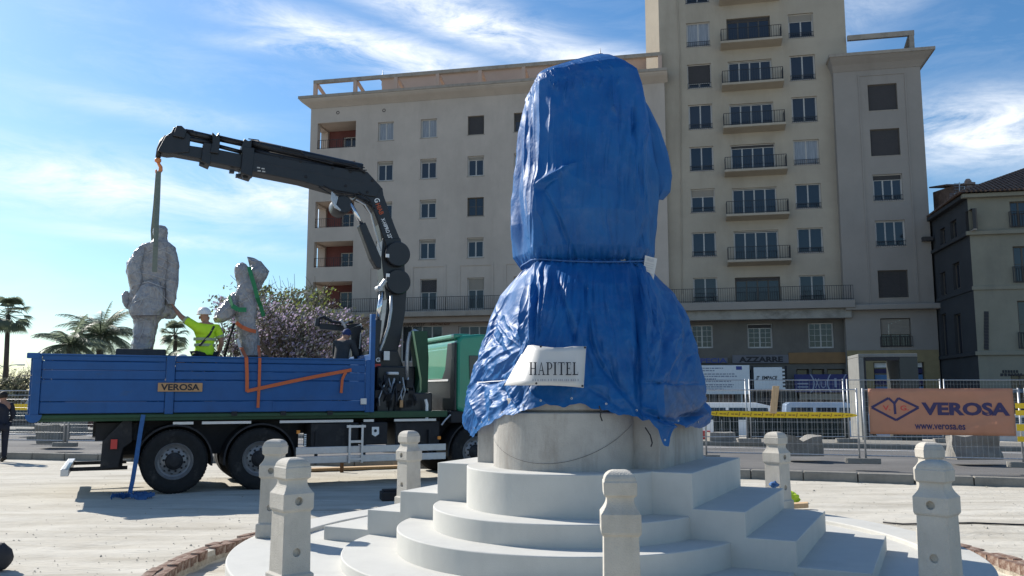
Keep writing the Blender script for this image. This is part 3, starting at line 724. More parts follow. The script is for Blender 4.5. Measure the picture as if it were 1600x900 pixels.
    # sun bleached patch on the right lower lobe
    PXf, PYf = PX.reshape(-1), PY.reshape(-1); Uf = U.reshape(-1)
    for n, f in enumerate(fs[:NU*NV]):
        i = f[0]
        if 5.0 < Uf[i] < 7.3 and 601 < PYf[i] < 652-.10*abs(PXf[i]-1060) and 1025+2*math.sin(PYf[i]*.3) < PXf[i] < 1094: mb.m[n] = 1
    return mb, vs, NU, NV
tmb, TV, TNU, TNV = tarp()
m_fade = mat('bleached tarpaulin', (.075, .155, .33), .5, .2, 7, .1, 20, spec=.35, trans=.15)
tp = tmb.build('tarpaulin', [m_tarp, m_fade], smooth=True)
tag(tp, 'large crumpled blue tarpaulin covering the statue on the white stepped monument', 'tarpaulin')
def tsurf(px, py, off=.0):
    """nearest covering vertex to a picture point (front side), moved toward the viewer by off"""
    best = None
    c, s = math.cos(PITCH), math.sin(PITCH)
    for v in TV[:TNU*(TNV+1)]:
        if v[1] > MY+.3: continue
        zc = v[1]*c+(v[2]-CAMH)*s; yc = -v[1]*s+(v[2]-CAMH)*c
        X = 800+FPX*v[0]/zc; Y = 450-FPX*yc/zc
        q = (X-px)**2+(Y-py)**2
        if best is None or q < best[0]-1: best = (q, v)
    v = Vector(best[1]); return v+(CAM-v).normalized()*off
# hanging bulge of cloth at the right shoulder (the loose curtain end)
cb = MB(); rings = []
for k in range(60):
    t = k/59; py = lerp(120, 306, t)
    L = lerp(985, 1008, t); R = interp([(0, 988), (.2, 1012), (.4, 1030), (.6, 1042), (.8, 1050), (.93, 1048), (1, 1036)], t)[0]
    z = z_of(py); ring = []
    for i in range(28):
        a = 2*math.pi*i/28; px = (L+R)/2+(R-L)/2*math.cos(a)
        dy = .18+.26*min(1, t*2+.15)*math.sin(a)*.9; wv = .014*math.sin(a*7+t*5)+.010*nz3(a*3, t*4, 3)
        Y = MY+dy+wv; ring.append((X_of(px, Y, z)+wv, Y, z+.05*math.sin(a)*t))
    rings.append(ring)
cb.loft(rings, cap=False)
o = cb.build('loose_fold', m_tarp, tp, smooth=True)
# ropes
wr = MB(); pts = []
for i in range(0, TNU+1, 3):
    u = i/TNU*NP; z = 3.02+.035*math.sin(u*1.1+.6); S = section(z); p = crom(S, u % NP); n = (p-Vector((MX, MY))).normalized(); pts.append((p.x+n.x*.012, p.y+n.y*.012, z))
wr.tube(pts, .009, 6); tag(wr.build('rope', m_bstrap, smooth=True), 'thin cord tied round the waist of the blue tarpaulin', 'rope')
wr = MB(); wr.tube([tsurf(x, y, .03) for x, y in ((746, 598), (757, 597), (768, 596), (780, 595), (790, 594))], .005, 6)
tag(wr.build('rope', m_whitep), 'pale string stretched from the left of the lettered white banner', 'rope')
# lettered vinyl banner on the skirt
def vinyl():
    top = [(822, 540), (832, 539), (845, 541), (865, 543), (880, 543), (895, 541), (916, 541)]
    bot = [(788, 602), (822, 602), (840, 602), (860, 602), (880, 603), (895, 604), (912, 606)]
    dep = [0.34, .10, .05, .02, 0, .0, .03]
    Yf = MY-1.44
    mb = MB(); g = []
    for r in range(9):
        t = r/8; row = []
        for k in range(len(top)):
            a, b = top[k], bot[k]; px, py = lerp(a[0], b[0], t), lerp(a[1], b[1], t)
            row.append(at_Y(px, py, Yf-.10*t+dep[k]*(1-.1*t)+.012*math.sin(k*1.7+t*3)))
        g.append(row)
    vs = [p for r in g for p in r]; n = len(top); fs = []
    for r in range(8):
        for k in range(n-1): fs.append((r*n+k, (r+1)*n+k, (r+1)*n+k+1, r*n+k+1))
    mb.add(vs, fs); o = mb.build('banner', m_paper, smooth=True)
    s = o.modifiers.new('s', 'SOLIDIFY'); s.thickness = .003; s.offset = -1
    def pt(px, py, e=.006):
        # plane fit of the flat right part
        P0 = at_Y(860, 570, Yf-.05); a = at_Y(905, 545, Yf+.0)-at_Y(845, 545, Yf+.03); b = at_Y(870, 600, Yf-.10)-at_Y(870, 545, Yf); n_ = a.cross(b).normalized()
        if n_.y > 0: n_ = -n_
        return on_plane(px, py, P0+n_*.012, n_)
    return o, pt
ban, bpt = vinyl()
tag(ban, 'white vinyl banner lettered HAPITEL pinned on the tarpaulin skirt', 'banner')
def serif_word(word, x0, y0, x1, y1, fn, name, m, parent):
    """roman capitals drawn from stems and serifs, mapped through fn(px,py)"""
    th, tn, sf = .20, .075, .06
    L = {'H': [((0.12, 0), (.12+th, 1)), ((.68, 0), (.68+th, 1)), ((.2, .48), (.75, .54)), ((0, 0), (.4, sf)), ((0, 1-sf), (.4, 1)), ((.56, 0), (.96, sf)), ((.56, 1-sf), (.96, 1))],
         'I': [((.14, 0), (.14+th, 1)), ((0, 0), (.44, sf)), ((0, 1-sf), (.44, 1))],
         'T': [((.36, 0), (.36+th, 1)), ((0, .94), (.88, 1)), ((0, .8), (.05, 1)), ((.83, .8), (.88, 1)), ((.22, 0), (.66, sf))],
         'E': [((.12, 0), (.12+th, 1)), ((0, 0), (.72, tn)), ((0, .94), (.68, 1)), ((.2, .49), (.55, .55)), ((.68, 0), (.72, .24)), ((.64, .78), (.68, 1)), ((.51, .4), (.55, .64))],
         'L': [((.12, 0), (.12+th, 1)), ((0, 0), (.72, tn)), ((0, 1-sf), (.4, 1)), ((.68, 0), (.72, .26))],
         'P': [((.12, 0), (.12+th, 1)), ((0, 0), (.42, sf)), ((0, .94), (.45, 1)), ((.2, .44), (.45, .5))],
         'A': [((0, 0), (.3, sf)), ((.6, 0), (1, sf)), ((.26, .32), (.66, .38))]}
    adv = {'H': 1.1, 'I': .6, 'T': 1.02, 'E': .9, 'L': .86, 'P': .92, 'A': 1.1}
    tot = sum(adv[c] for c in word); x = 0; mb = MB()
    def q(ax, ay): return fn(lerp(x0, x1, ax/tot), lerp(y1, y0, ay))
    for c in word:
        for (a, b), (c2, d) in L[c]: mb.poly(q(x+a, b), q(x+c2, b), q(x+c2, d), q(x+a, d))
        if c == 'A':
            mb.poly(q(x+.12, 0), q(x+.19, 0), q(x+.5, 1), q(x+.44, 1)); mb.poly(q(x+.70, 0), q(x+.87, 0), q(x+.5, 1), q(x+.44, 1))
        if c == 'P':
            for k in range(8):
                a0, a1 = -math.pi/2+math.pi*k/8, -math.pi/2+math.pi*(k+1)/8
                mb.poly(*[q(x+.45+rx*math.cos(a), .72+ry*math.sin(a)) for a, rx, ry in ((a0, .19, .22), (a0, .34, .28), (a1, .34, .28), (a1, .19, .22))])
        x += adv[c]
    return mb.build(name, m, parent)
serif_word('HAPITEL', 827, 566, 905, 586, bpt, 'lettering', m_ink, ban)
sm = MB(); random.seed(3)
x = 832.0
while x < 903:
    w_ = random.uniform(1.2, 2.6); sm.poly(*[bpt(a, b) for a, b in ((x, 595.5), (x+w_, 595.6), (x+w_, 592.2), (x, 592))]); x += w_+random.choice((.9, 1, 2.4))
sm.build('small_print', mat('grey print', (.35, .33, .32), .6, 0), ban, kind='stuff')
ey = MB()
for x, y in ((845, 541.5), (914, 543), (789.5, 600), (838, 599), (910, 603)):
    p = bpt(x, y) if x > 830 else at_Y(x, y, MY-1.44+.22); ey.lathe(p+Vector((0, .004, 0)), (0, -1, 0), [(0, .010), (.004, .010)], 10)
ey.build('eyelet', m_ink, ban, split=True)
# paper in a sleeve at the waist
ps = MB(); q = [(1008, 399), (1027, 404), (1021, 438), (1004, 433)]; P0 = tsurf(1006, 415, .22)
pc = [on_plane(x, y, P0, Vector((.25, -1, 0)).normalized()) for x, y in q]
ps.prism(pc, (0, .004, 0)); pso = ps.build('notice', m_paper); tag(pso, 'small white notice sheet tied at the right side of the tarpaulin waist', 'notice')
pl_ = MB()
def pq(a, b): return pc[0].lerp(pc[1], a).lerp(pc[3].lerp(pc[2], a), b)+Vector((0, -.003, 0))
for b0, b1, a0, a1 in ((.08, .22, .2, .75), (.3, .34, .12, .85), (.4, .43, .12, .8), (.5, .53, .15, .85), (.62, .65, .12, .6), (.74, .82, .4, .85)):
    pl_.poly(pq(a0, b0), pq(a1, b0), pq(a1, b1), pq(a0, b1))
pl_.build('small_print', mat('pale grey print', (.45, .44, .43), .6, 0), pso, kind='stuff')

# eyelets along the hem and tie ends
for i in range(5, TNU, 41):
    a, b = Vector(TV[TNV*TNU+i]), Vector(TV[(TNV-7)*TNU+i])
    if b.y > MY+.5: continue
    n = Vector((b.x-MX, b.y-MY, 0)).normalized(); e = MB(); e.lathe(b+n*.004, n, [(0, .010), (.003, .010), (.003, .005), (0, .005)], 10, cap=False); e.build('eyelet', m_galv, tp)
for lab, pts in (('frayed dark cord end hanging at the middle of the tarpaulin hem', ((936, 634), (939, 642), (938, 650), (941, 658))), ('dark cord end hanging from the pointed flap of the tarpaulin', ((1008, 668), (1016, 680), (1019, 692), (1017, 698)))):
    r = MB(); y0 = MY-1.5 if pts[0][0] < 1000 else MY-1.34; r.tube([at_Y(x, y, y0) for x, y in pts], .006, 5); tag(r.build('cord', m_chas), lab, 'cord')
# ------------------------------------------------------------------ crane lorry
TA = R_(25); TU = Vector((math.cos(TA), math.sin(TA), 0)); TNn = Vector((math.sin(TA), -math.cos(TA), 0))   # forward, toward the viewer
TO = Vector((-5.78, 14.72, 0))          # rear wheel contact on the near side
TF = Matrix(((TU.x, -TNn.x, 0, TO.x), (TU.y, -TNn.y, 0, TO.y), (0, 0, 1, 0), (0, 0, 0, 1)))   # x forward, y away from viewer, z up
TFi = TF.inverted()
def tp(px, py, off):
    """picture point on the lengthwise plane lying off metres behind the near side -> local (x, off, z)"""
    return TFi @ on_plane(px, py, TO-TNn*off, TNn)
def T(x, y, z): return TF @ Vector((x, y, z))
truck = thing('crane_truck', 'blue flatbed lorry with green cab and black folding loader crane', 'truck', T(1.5, 1.25, 0))
def tb(mb, x0, x1, y0, y1, z0, z1): return mb.fbox(TF, x0, x1, y0, y1, z0, z1)
BX0, BX1, BZ0, BZ1 = -2.22, 3.40, 1.37, 2.33
# wheels
def wheel_parts():
    R, Wd = .545, .30
    prof = [(0, .30), (.0, .34), (-.02, .40), (-.025, .47), (.0, .525), (.035, .545), (.26, .545), (.30, .50), (.30, .3)]
    tm = MB().lathe((0, 0, 0), (0, 1, 0), prof, 56, cap=False)
    for i in range(56):
        a = 2*math.pi*i/56
        c = Vector((math.cos(a)*.538, .02, math.sin(a)*.538)); t = Vector((-math.sin(a), 0, math.cos(a))); n = Vector((math.cos(a), 0, math.sin(a)))
        tm.obox(c, t*.019, (0, .035, 0), n*.007)
    me = tm.mesh('tyre'); me.materials.append(m_rub); shade(me, 35)
    rm = MB().lathe((0, 0, 0), (0, 1, 0), [(.02, .30), (.005, .315), (-.005, .305), (.03, .28), (.09, .265), (.11, .23)], 48, cap=False)
    rm.lathe((0, 0, 0), (0, 1, 0), [(.115, .235), (.105, .232), (.085, .20), (.075, .15), (.07, .145)], 48, cap=False)
    rme = rm.mesh('rim'); rme.materials.append(m_rim); shade(rme, 35)
    hb = MB().lathe((0, 0, 0), (0, 1, 0), [(.12, .15), (.05, .145), (.02, .12), (.01, .09), (0, .085), (-.005, .0)], 32)
    for i in range(10):
        a = 2*math.pi*i/10; hb.lathe((math.cos(a)*.17, .085, math.sin(a)*.17), (0, -1, 0), [(0, .02), (.03, .018), (.035, .010)], 10)
        a += math.pi/10; hb.lathe((math.cos(a)*.205, .093, math.sin(a)*.205), (0, -1, 0), [(0, .022), (.004, .022)], 10)
    hme = hb.mesh('hub'); hme.materials.append(m_chas); shade(hme, 35)
    return me, rme, hme
wt, wrm, wh = wheel_parts()
def wheel(x, y, flip=False):
    Mx = TF @ Matrix.Translation((x, y, .545)) @ (Matrix.Rotation(math.pi, 4, 'Z') if flip else Matrix.Identity(4)) @ Matrix.Rotation(random.uniform(0, 3), 4, 'Y')
    o = link('wheel', wt, truck, Mx)
    r = link('rim', wrm, o); r.parent = o; r.matrix_parent_inverse = Matrix.Identity(4)
    h = link('hub', wh, o); h.parent = o; h.matrix_parent_inverse = Matrix.Identity(4)
for x in (0, 1.43, 5.62):
    wheel(x, 0.02); wheel(x, 2.48, True)
    if x < 2: wheel(x, .36); wheel(x, 2.14, True)
# chassis
mb = MB(); tb(mb, -1.3, 6.9, .78, .88, .95, 1.24); tb(mb, -1.3, 6.9, 1.62, 1.72, .95, 1.24)
for x in (-1.2, .7, 2.2, 3.6, 5.0): tb(mb, x, x+.12, .88, 1.62, .98, 1.2)
mb.build('chassis_frame', m_chas, truck)
for x in (0, 1.43, 5.62):
    ax = MB()
    ax.tube([T(x, .3, .545), T(x, 2.2, .545)], .09, 10)
    ax.ell(T(x, 1.25, .545), .24, .24, .24)
    tb(ax, x-.5, x+.5, .8, .9, .74, .84)
    ax.build('axle', m_chas, truck)
sf = MB(); tb(sf, BX0+.05, BX1+1.6, .06, 2.44, 1.24, 1.365); sf.build('subframe', m_dgreen, truck, bevel=.01)
rl = MB()
for a, b in ((-.05, .28), (.42, 1.25), (1.75, 3.1), (3.3, 3.5), (3.9, 4.75)): tb(rl, a, b, .03, .06, 1.17, 1.215)
rl.build('side_rail', m_alu, truck, split=True)
# mudguards and toolboxes
for x in (0, 1.43, 5.62):
    mg = MB(); n = 18; a0, a1 = (-.15, math.pi+.15) if x < 2 else (-.1, math.pi+.1)
    for k in range(n):
        p = [T(x+r*math.cos(lerp(a0, a1, q)), yy, .545+r*math.sin(lerp(a0, a1, q))) for q in (k/n, (k+1)/n) for r in (.63, .60) for yy in (.02, .66)]
        mg.add(p, [(0, 1, 5, 4), (2, 6, 7, 3), (0, 4, 6, 2), (1, 3, 7, 5)])
    mg.build('mudguard', m_chas, truck)
wf = MB(); tb(wf, -.62, 2.2, .60, .66, .62, 1.24); tb(wf, 4.9, 6.3, .62, .68, .62, 1.3); wf.build('splash_guard', m_chas, truck, split=True)
bx = MB(); tb(bx, 2.32, 3.22, .06, .74, .70, 1.16); tb(bx, 3.26, 3.78, .06, .74, .74, 1.16); tb(bx, 3.95, 4.85, .10, .74, .62, 1.16)
bx.build('toolbox', m_chas, truck, bevel=.02)
b_ = MB(); q = [tp(581, 667, .05), tp(592, 667, .05), tp(592, 678, .05), tp(586, 682, .05), tp(581, 679, .05)]
b_.prism([TF @ v for v in q], TNn*.012); b_.build('badge', m_whitep, truck)
rb = MB(); c0 = TF @ tp(586.5, 673, .035); rb.lathe(c0+TNn*.004, TNn, [(0, .028), (.002, .028)], 16); rb.build('badge_emblem', m_ink, truck)
for a, y in ((466, 675), (686, 684)):
    k = tp(a, y, .02); mk = MB(); tb(mk, k.x-.03, k.x+.03, .0, .03, k.z-.03, k.z+.03); mk.build('side_marker', mat('amber lens', (.75, .25, .03), .3, 0), truck)
st = MB(); k0, k1 = tp(477, 677, .02), tp(477, 703, .02)
for i in range(9): tb(st, k0.x-.02, k0.x+.02, .01, .03, lerp(k1.z, k0.z, i/9), lerp(k1.z, k0.z, (i+.6)/9))
st.build('warning_stripe', m_whitep, truck, split=True)
# side guard planks, ladder
for z0, z1 in ((.60, .73), (.43, .56)):
    sg = MB(); tb(sg, 2.05, 4.95, .0, .03, z0, z1); sg.build('side_guard', m_alu, truck, bevel=.008)
sp = MB()
for x in (2.4, 3.3, 4.6): tb(sp, x, x+.05, .03, .09, .42, 1.0)
sp.build('guard_bracket', m_chas, truck, split=True)
lad = MB(); a0 = tp(545, 664, -.03); a1 = tp(568, 664, -.03)
for xx in (a0.x, a1.x-.04): tb(lad, xx, xx+.04, -.05, -.02, .42, a0.z)
for zz in (a0.z-.05, (a0.z+.42)/2+.02, .47): tb(lad, a0.x-.04*(zz > a0.z-.1), a1.x+.04*(zz > a0.z-.1), -.055, -.015, zz, zz+.045)
lad.build('ladder', m_alu, truck)
# rear end
mf = MB(); mf.prism([TF @ tp(x, y, .15) for x, y in ((190, 660), (160, 690), (156, 733), (184, 730), (192, 700), (206, 690), (206, 650))], -TNn*.5); mf.build('mud_flap', m_chas, truck)
tl = MB(); k = tp(178, 694, .13); tb(tl, k.x-.05, k.x+.05, .10, .16, k.z-.08, k.z+.08); tl.build('tail_light', m_redp, truck)
ub = MB(); tb(ub, -1.72, -1.60, 0.0, 2.5, .36, .48); ub.build('rear_underrun_bar', m_alu, truck, bevel=.01)
uh = MB(); tb(uh, -1.6, -.72, .5, .58, .40, .46); tb(uh, -1.6, -.72, 1.9, 1.98, .40, .46); tb(uh, -.9, -.8, .5, .58, .46, 1.0); uh.build('underrun_bracket', m_chas, truck, split=True)
tk = MB(); tk.lathe(T(-1.0, .9, .8), TU, [(0, .2), (.02, .24), (.5, .24), (.52, .2)], 20); tb(tk, -1.25, -.6, .4, 2.1, .9, 1.2); tk.build('air_tank', m_chas, truck)
# load bed: floor, posts, side boards
fl = MB(); tb(fl, BX0+.03, BX1, .04, 2.46, BZ0-.004, BZ0+.03); fl.build('bed_floor', m_chas, truck)
posts = [(BX0, BX0+.13), (-.20, -.06), (BX1-.09, BX1)]
bw = .03
def sideboard(y0, y1):
    for a, b in posts:
        mb = MB(); tb(mb, a, b, y0-.02, y1+.02, BZ0-.02, BZ1+.01); mb.build('bed_post', m_blue, truck, bevel=.012)
    hts = [0, .20, .565, .72, .87, .966]
    for (pa, pb), (qa, qb) in zip(posts, posts[1:]):
        fr = None
        n = len(hts)-1
        for k in range(n):
            z0, z1 = BZ0+hts[k]+.004, BZ0+hts[k+1]-.006
            mb = MB(); tb(mb, pb+.004, qa-.004, y0+(.0 if k % 2 else .006), y1, z0, z1)
            mb.build('side_board', m_blue, truck, bevel=.012)
            if k in (1, 0):
                m2 = MB(); xm = (pb+qa)/2; tb(m2, xm-.02, xm+.02, y0-.004, y0+.01, z0+.01, z1-.01); m2.build('board_rib', m_blue, truck)
    mb = MB(); tb(mb, BX0, BX1-.1, y0-.012, y1+.01, BZ1-.005, BZ1+.022); mb.build('top_rail', m_blue, truck, bevel=.006)
    mb = MB(); tb(mb, BX0+.06, BX1, y0-.006, y1, BZ0-.075, BZ0-.021); mb.build('bottom_rail', m_dgreen, truck, bevel=.006)
    hg = MB()
    for x in (.9, 1.75, 2.6): tb(hg, x, x+.1, y0-.02, y0+.03, BZ0-.06, BZ0+.015)
    hg.build('hinge', m_chas, truck, split=True)
sideboard(0, .035); sideboard(2.465, 2.5)
tg = MB()
for k, (z0, z1) in enumerate(((0, .3), (.31, .62), (.63, .95))):
    mb = MB(); tb(mb, BX0-.03, BX0-.0, .05, 2.45, BZ0+z0+.003, BZ0+z1); mb.build('tailgate_board', m_blue, truck, bevel=.01)
hn = MB(); q = tp(52, 650, -.02); n = 16
hn.prism([T(q.x+.11*math.cos(math.pi+math.pi*k/n)*1.1, -.03, BZ0-.01+.13*math.sin(math.pi+math.pi*k/n)) for k in range(n+1)], -TNn*.08); hn.build('tailgate_hinge', m_blue, truck)
lk = MB(); tb(lk, BX0-.09, BX0+.1, -.03, .06, BZ1-.06, BZ1+.03); lk.build('tailgate_latch', m_blue, truck, bevel=.01)
hb = MB(); tb(hb, BX1+.0, BX1+.09, .0, .12, BZ0-.02, 3.22)
tb(hb, BX1+.01, BX1+.07, .12, 2.38, BZ0, 2.45); hb.build('headboard', m_blue, truck, bevel=.01)
wl = MB(); k = tp(568, 628, -.02); tb(wl, k.x-.06, k.x+.06, -.03, .0, k.z-.05, k.z+.07); wl.build('work_light', m_alu, truck, bevel=.01)
# name plate
np_ = MB(); a, b = tp(247, 598, -.03), tp(316, 612, -.03); tb(np_, a.x, b.x, -.045, -.02, min(a.z, b.z), max(a.z, b.z)); plate = np_.build('name_plate', m_plate, truck, bevel=.006)
def text(body, mat4, w_, h_, m, name, parent, bold=0, ext=.003, align='LEFT', shear=0):
    """flat lettering fitted to w_ by h_ in the local XY of mat4"""
    cu = D.curves.new('t', 'FONT'); cu.body = body; cu.offset = bold; cu.extrude = 0; cu.shear = shear; cu.resolution_u = 3
    o = D.objects.new('t', cu); COL.objects.link(o)
    dg = bpy.context.evaluated_depsgraph_get(); me = D.meshes.new_from_object(o.evaluated_get(dg)); D.objects.remove(o); D.curves.remove(cu)
    xs = [v.co.x for v in me.vertices]; ys = [v.co.y for v in me.vertices]
    x0, x1, y0, y1 = min(xs), max(xs), min(ys), max(ys)
    for v in me.vertices: v.co = ((v.co.x-x0)/(x1-x0)*w_, (v.co.y-y0)/(y1-y0)*h_, 0)
    me.materials.clear(); me.materials.append(m); me.name = name
    return link(name, me, parent, mat4)
def face4(o, x, y):
    """matrix with origin o, local x, local y"""
    x = Vector(x).normalized(); y = Vector(y).normalized(); z = x.cross(y)
    return Matrix(((x.x, y.x, z.x, o.x), (x.y, y.y, z.y, o.y), (x.z, y.z, z.z, o.z), (0, 0, 0, 1)))
a = tp(251, 610, -.048); b = tp(312, 600, -.048)
text('VEROSA', face4(T(a.x, -.049, a.z), TU, (0, 0, 1)), b.x-a.x, b.z-a.z, m_ink, 'lettering', plate, bold=.03)
# cab
cab = MB(); cx0 = 5.16
prof = [(cx0, 1.38), (cx0, 2.74), (cx0+.10, 2.86), (cx0+.5, 2.90), (cx0+1.3, 2.86), (cx0+1.75, 2.6), (cx0+1.95, 1.9), (cx0+2.0, 1.2), (cx0+1.9, .62), (cx0+1.05, .62), (cx0+1.0, 1.0), (cx0+.8, 1.25), (cx0+.35, 1.25)]
cab.prism([T(x, .0, z) for x, z in prof], -TNn*2.5); body = cab.build('cab', m_green, truck, bevel=.07, segs=3, angle=25)
rc = MB(); tb(rc, cx0-.02, cx0+.35, .1, 2.4, 2.80, 2.90); rc.build('roof_edge', m_green, truck, bevel=.03)
bp = MB(); tb(bp, cx0-.035, cx0, .33, 2.15, 2.0, 2.62); bpo = bp.build('rear_panel', m_green, truck, bevel=.02)
bs = MB(); tb(bs, cx0-.06, cx0-.03, .33, 2.0, 1.95, 1.99); bs.build('rear_ledge', m_whitep, bpo)
co_ = MB(); co_.prism([T(cx0+.004, y, z) for y, z in ((-.01, 2.72), (-.01, 1.36), (.5, 1.36), (1.6, 1.36), (1.6, 1.95), (.75, 1.98), (.55, 2.2), (.42, 2.72))], -TU*.05); co_.build('air_intake', m_black, truck, bevel=.02)
cw = MB(); tb(cw, cx0+.95, cx0+1.62, -.012, .02, 1.95, 2.5); cwo = cw.build('side_window', m_glass, truck)
cq = MB(); cq.prism([T(x, -.006, z) for x, z in ((cx0+.28, 1.98), (cx0+.48, 1.98), (cx0+.5, 2.46), (cx0+.26, 2.46))], TNn*.012); cq.build('rear_quarter_window', m_glass, truck, bevel=.01)
cd = MB()
for x in (cx0+.78, cx0+1.7): tb(cd, x, x+.012, -.006, .01, 1.3, 2.6)
cd.build('door_gap', m_ink, truck, split=True)
dh = MB(); tb(dh, cx0+.84, cx0+1.0, -.03, .0, 1.7, 1.74); dh.build('door_handle', m_ink, truck)
fs_ = MB(); tb(fs_, cx0-.1, cx0+2.0, .02, 2.48, 1.12, 1.36); tb(fs_, cx0+1.2, cx0+2.02, .05, 2.45, .45, .9); fs_.build('cab_step_housing', m_chas, truck, bevel=.03)
ws = MB(); ws.prism([T(cx0+1.79, .2, 2.58), T(cx0+1.98, .2, 1.85), T(cx0+1.98, 2.3, 1.85), T(cx0+1.79, 2.3, 2.58)], TU*.02); ws.build('windscreen', m_glass, truck)
mr = MB(); tb(mr, cx0+1.75, cx0+1.85, -.3, -.1, 1.8, 2.3); mr.build('wing_mirror', m_chas, truck, bevel=.02)
# green stand behind the cab and exhaust
gs = MB(); gs.prism([TF @ tp(x, y, .55) for x, y in ((646, 517), (668, 517), (670, 560), (668, 640), (648, 645), (650, 612), (655, 590), (652, 560))], -TNn*.35); gs.build('support_stand', m_dgreen, truck, bevel=.01)
ge = MB(); ge.tube([TF @ tp(x, y, .54) for x, y in ((645, 517), (652, 560), (657, 592), (657, 610), (651, 622), (648, 630))], .022, 6); ge.build('stand_edge', mat('pale green edge', (.35, .48, .25), .5, 0), truck)
ex = MB(); ex.tube([TF @ tp(x, y, .75) for x, y in ((636, 604), (636, 560), (638, 535), (641, 522), (648, 517), (653, 520))], .045, 10); ex.build('exhaust_pipe', m_galv, truck, smooth=True)
rx = MB(); k = tp(640, 585, .9); tb(rx, k.x-.1, k.x+.25, .9, 1.4, 1.4, 2.2); rx.build('valve_cabinet', m_chas, truck, bevel=.02)
m_dred = mat('dull red steel', (.16, .05, .04), .6, .1, 8)
rx = MB(); k = tp(655, 578, .88); tb(rx, k.x-.05, k.x+.05, .86, .9, k.z-.12, k.z+.12); rx.build('lamp_housing', m_dred, truck)
wb = MB(); k = tp(667, 640, .1); wb.tube([T(k.x, .1, k.z-.2), T(k.x, .1, k.z+.1), T(k.x-.03, .1, k.z+.2)], .03, 8); wb.build('grab_bracket', m_whitep, truck)
hr = MB(); hr.tube([TF @ tp(x, y, -.03) for x, y in ((690, 664), (696, 656), (704, 648))], .016, 6); hr.build('handrail', m_alu, truck)

# ------------------------------------------------------------------ loader crane (part of the truck)
crane = MB(); OFF = 1.25
def Q(x, y, o=OFF): return TF @ tp(x, y, o)
def plate_(mb, pts, w_, o=OFF): mb.prism([Q(x, y, o-w_/2) for x, y in pts], -TNn*w_); return mb
BCM = lambda pts, w_, name, m=m_black, bev=.015, o=OFF: plate_(MB(), pts, w_, o).build(name, m, truck, bevel=bev)
# pedestal and slewing column
ped_ = MB(); tb(ped_, 3.62, 4.75, .25, 2.25, 1.24, 1.72); tb(ped_, 3.75, 4.55, .75, 1.75, 1.72, 2.25); ped_.build('crane_base', m_black, truck, bevel=.03)
BCM([(575, 548), (622, 548), (640, 600), (640, 640), (575, 640)], .7, 'slewing_housing')
BCM([(606, 452), (636, 450), (633, 490), (626, 530), (616, 572), (600, 602), (578, 600), (588, 560), (598, 520), (603, 488)], .46, 'crane_column')
BCM([(584, 500), (597, 500), (589, 585), (575, 588)], .22, 'lift_cylinder', o=.98)
ch = MB(); ch.tube([Q(590, 503, .98), Q(597, 455, .98)], .052, 12); ch.build('lift_rod', m_chrome, truck, smooth=True)
k_ = MB(); k_.lathe(Q(594, 450, .88), -TNn, [(0, .06), (.2, .06)], 12); k_.tube([Q(592, 452, .9), Q(602, 438, .9)], .05, 8); k_.build('rod_eye', m_galv, truck)
hs_ = MB(); hs_.tube([Q(611, 462, .95), Q(611, 485, .94), Q(607, 510, .93), Q(599, 535, .93), Q(592, 552, .95), Q(587, 566, .95)], .032, 8); hs_.build('steel_hose', m_galv, truck, smooth=True, split=True)
# knuckle drums
for (x, y) in ((622.5, 396.5), (623, 440)):
    dr = MB(); c = Q(x, y, OFF-.34); dr.lathe(c, -TNn, [(0, .0), (0, .245), (.02, .262), (.10, .265), (.10, .22), (.58, .22), (.58, .265), (.66, .262), (.68, .245), (.68, 0)], 44); o = dr.build('hose_drum', m_black, truck); shade(o.data, 35)
    l = MB(); l.box(Q(x-17, y+(3 if y < 420 else -10), OFF-.37), .07, .02, .07, TA); l.build('drum_label', m_whitep, truck)
BCM([(598, 372), (626, 372), (632, 400), (634, 450), (628, 470), (604, 468), (600, 440), (596, 400)], .42, 'knuckle_bracket')
# inner boom going up from the knuckle to the outer boom
BCM([(560, 296), (598, 292), (600, 305), (616, 350), (630, 384), (600, 392), (592, 350), (584, 330), (572, 314), (556, 308)], .36, 'inner_boom', bev=.03)
ch = MB(); ch.tube([Q(548, 318, 1.0), Q(566, 352, 1.0)], .042, 12); ch.build('fold_rod', m_chrome, truck, smooth=True)
BCM([(561, 352), (571, 347), (596, 404), (596, 420), (588, 418), (580, 404)], .20, 'fold_cylinder', o=1.0)
hs_ = MB(); hs_.tube([Q(556, 312, .97), Q(570, 320, .96), Q(580, 336, .96), Q(586, 360, .97), Q(595, 392, .98)], .018, 6); hs_.build('hydraulic_hose', m_galv, truck, split=True)
kd = MB(); kd.lathe(Q(537, 319, OFF-.27), -TNn, [(0, 0), (0, .17), (.03, .19), (.5, .19), (.54, .17), (.54, 0)], 32); o = kd.build('pivot_drum', m_black, truck); shade(o.data, 35)
hp = MB()
for k in range(5): hp.tube([Q(519+k*2, 300+k*2, .95), Q(518+k*1.5, 312+k*2, .94), Q(524+k*2, 325+k, .94)], .02, 6)
hp.build('hydraulic_hose', m_galv, truck, split=True)
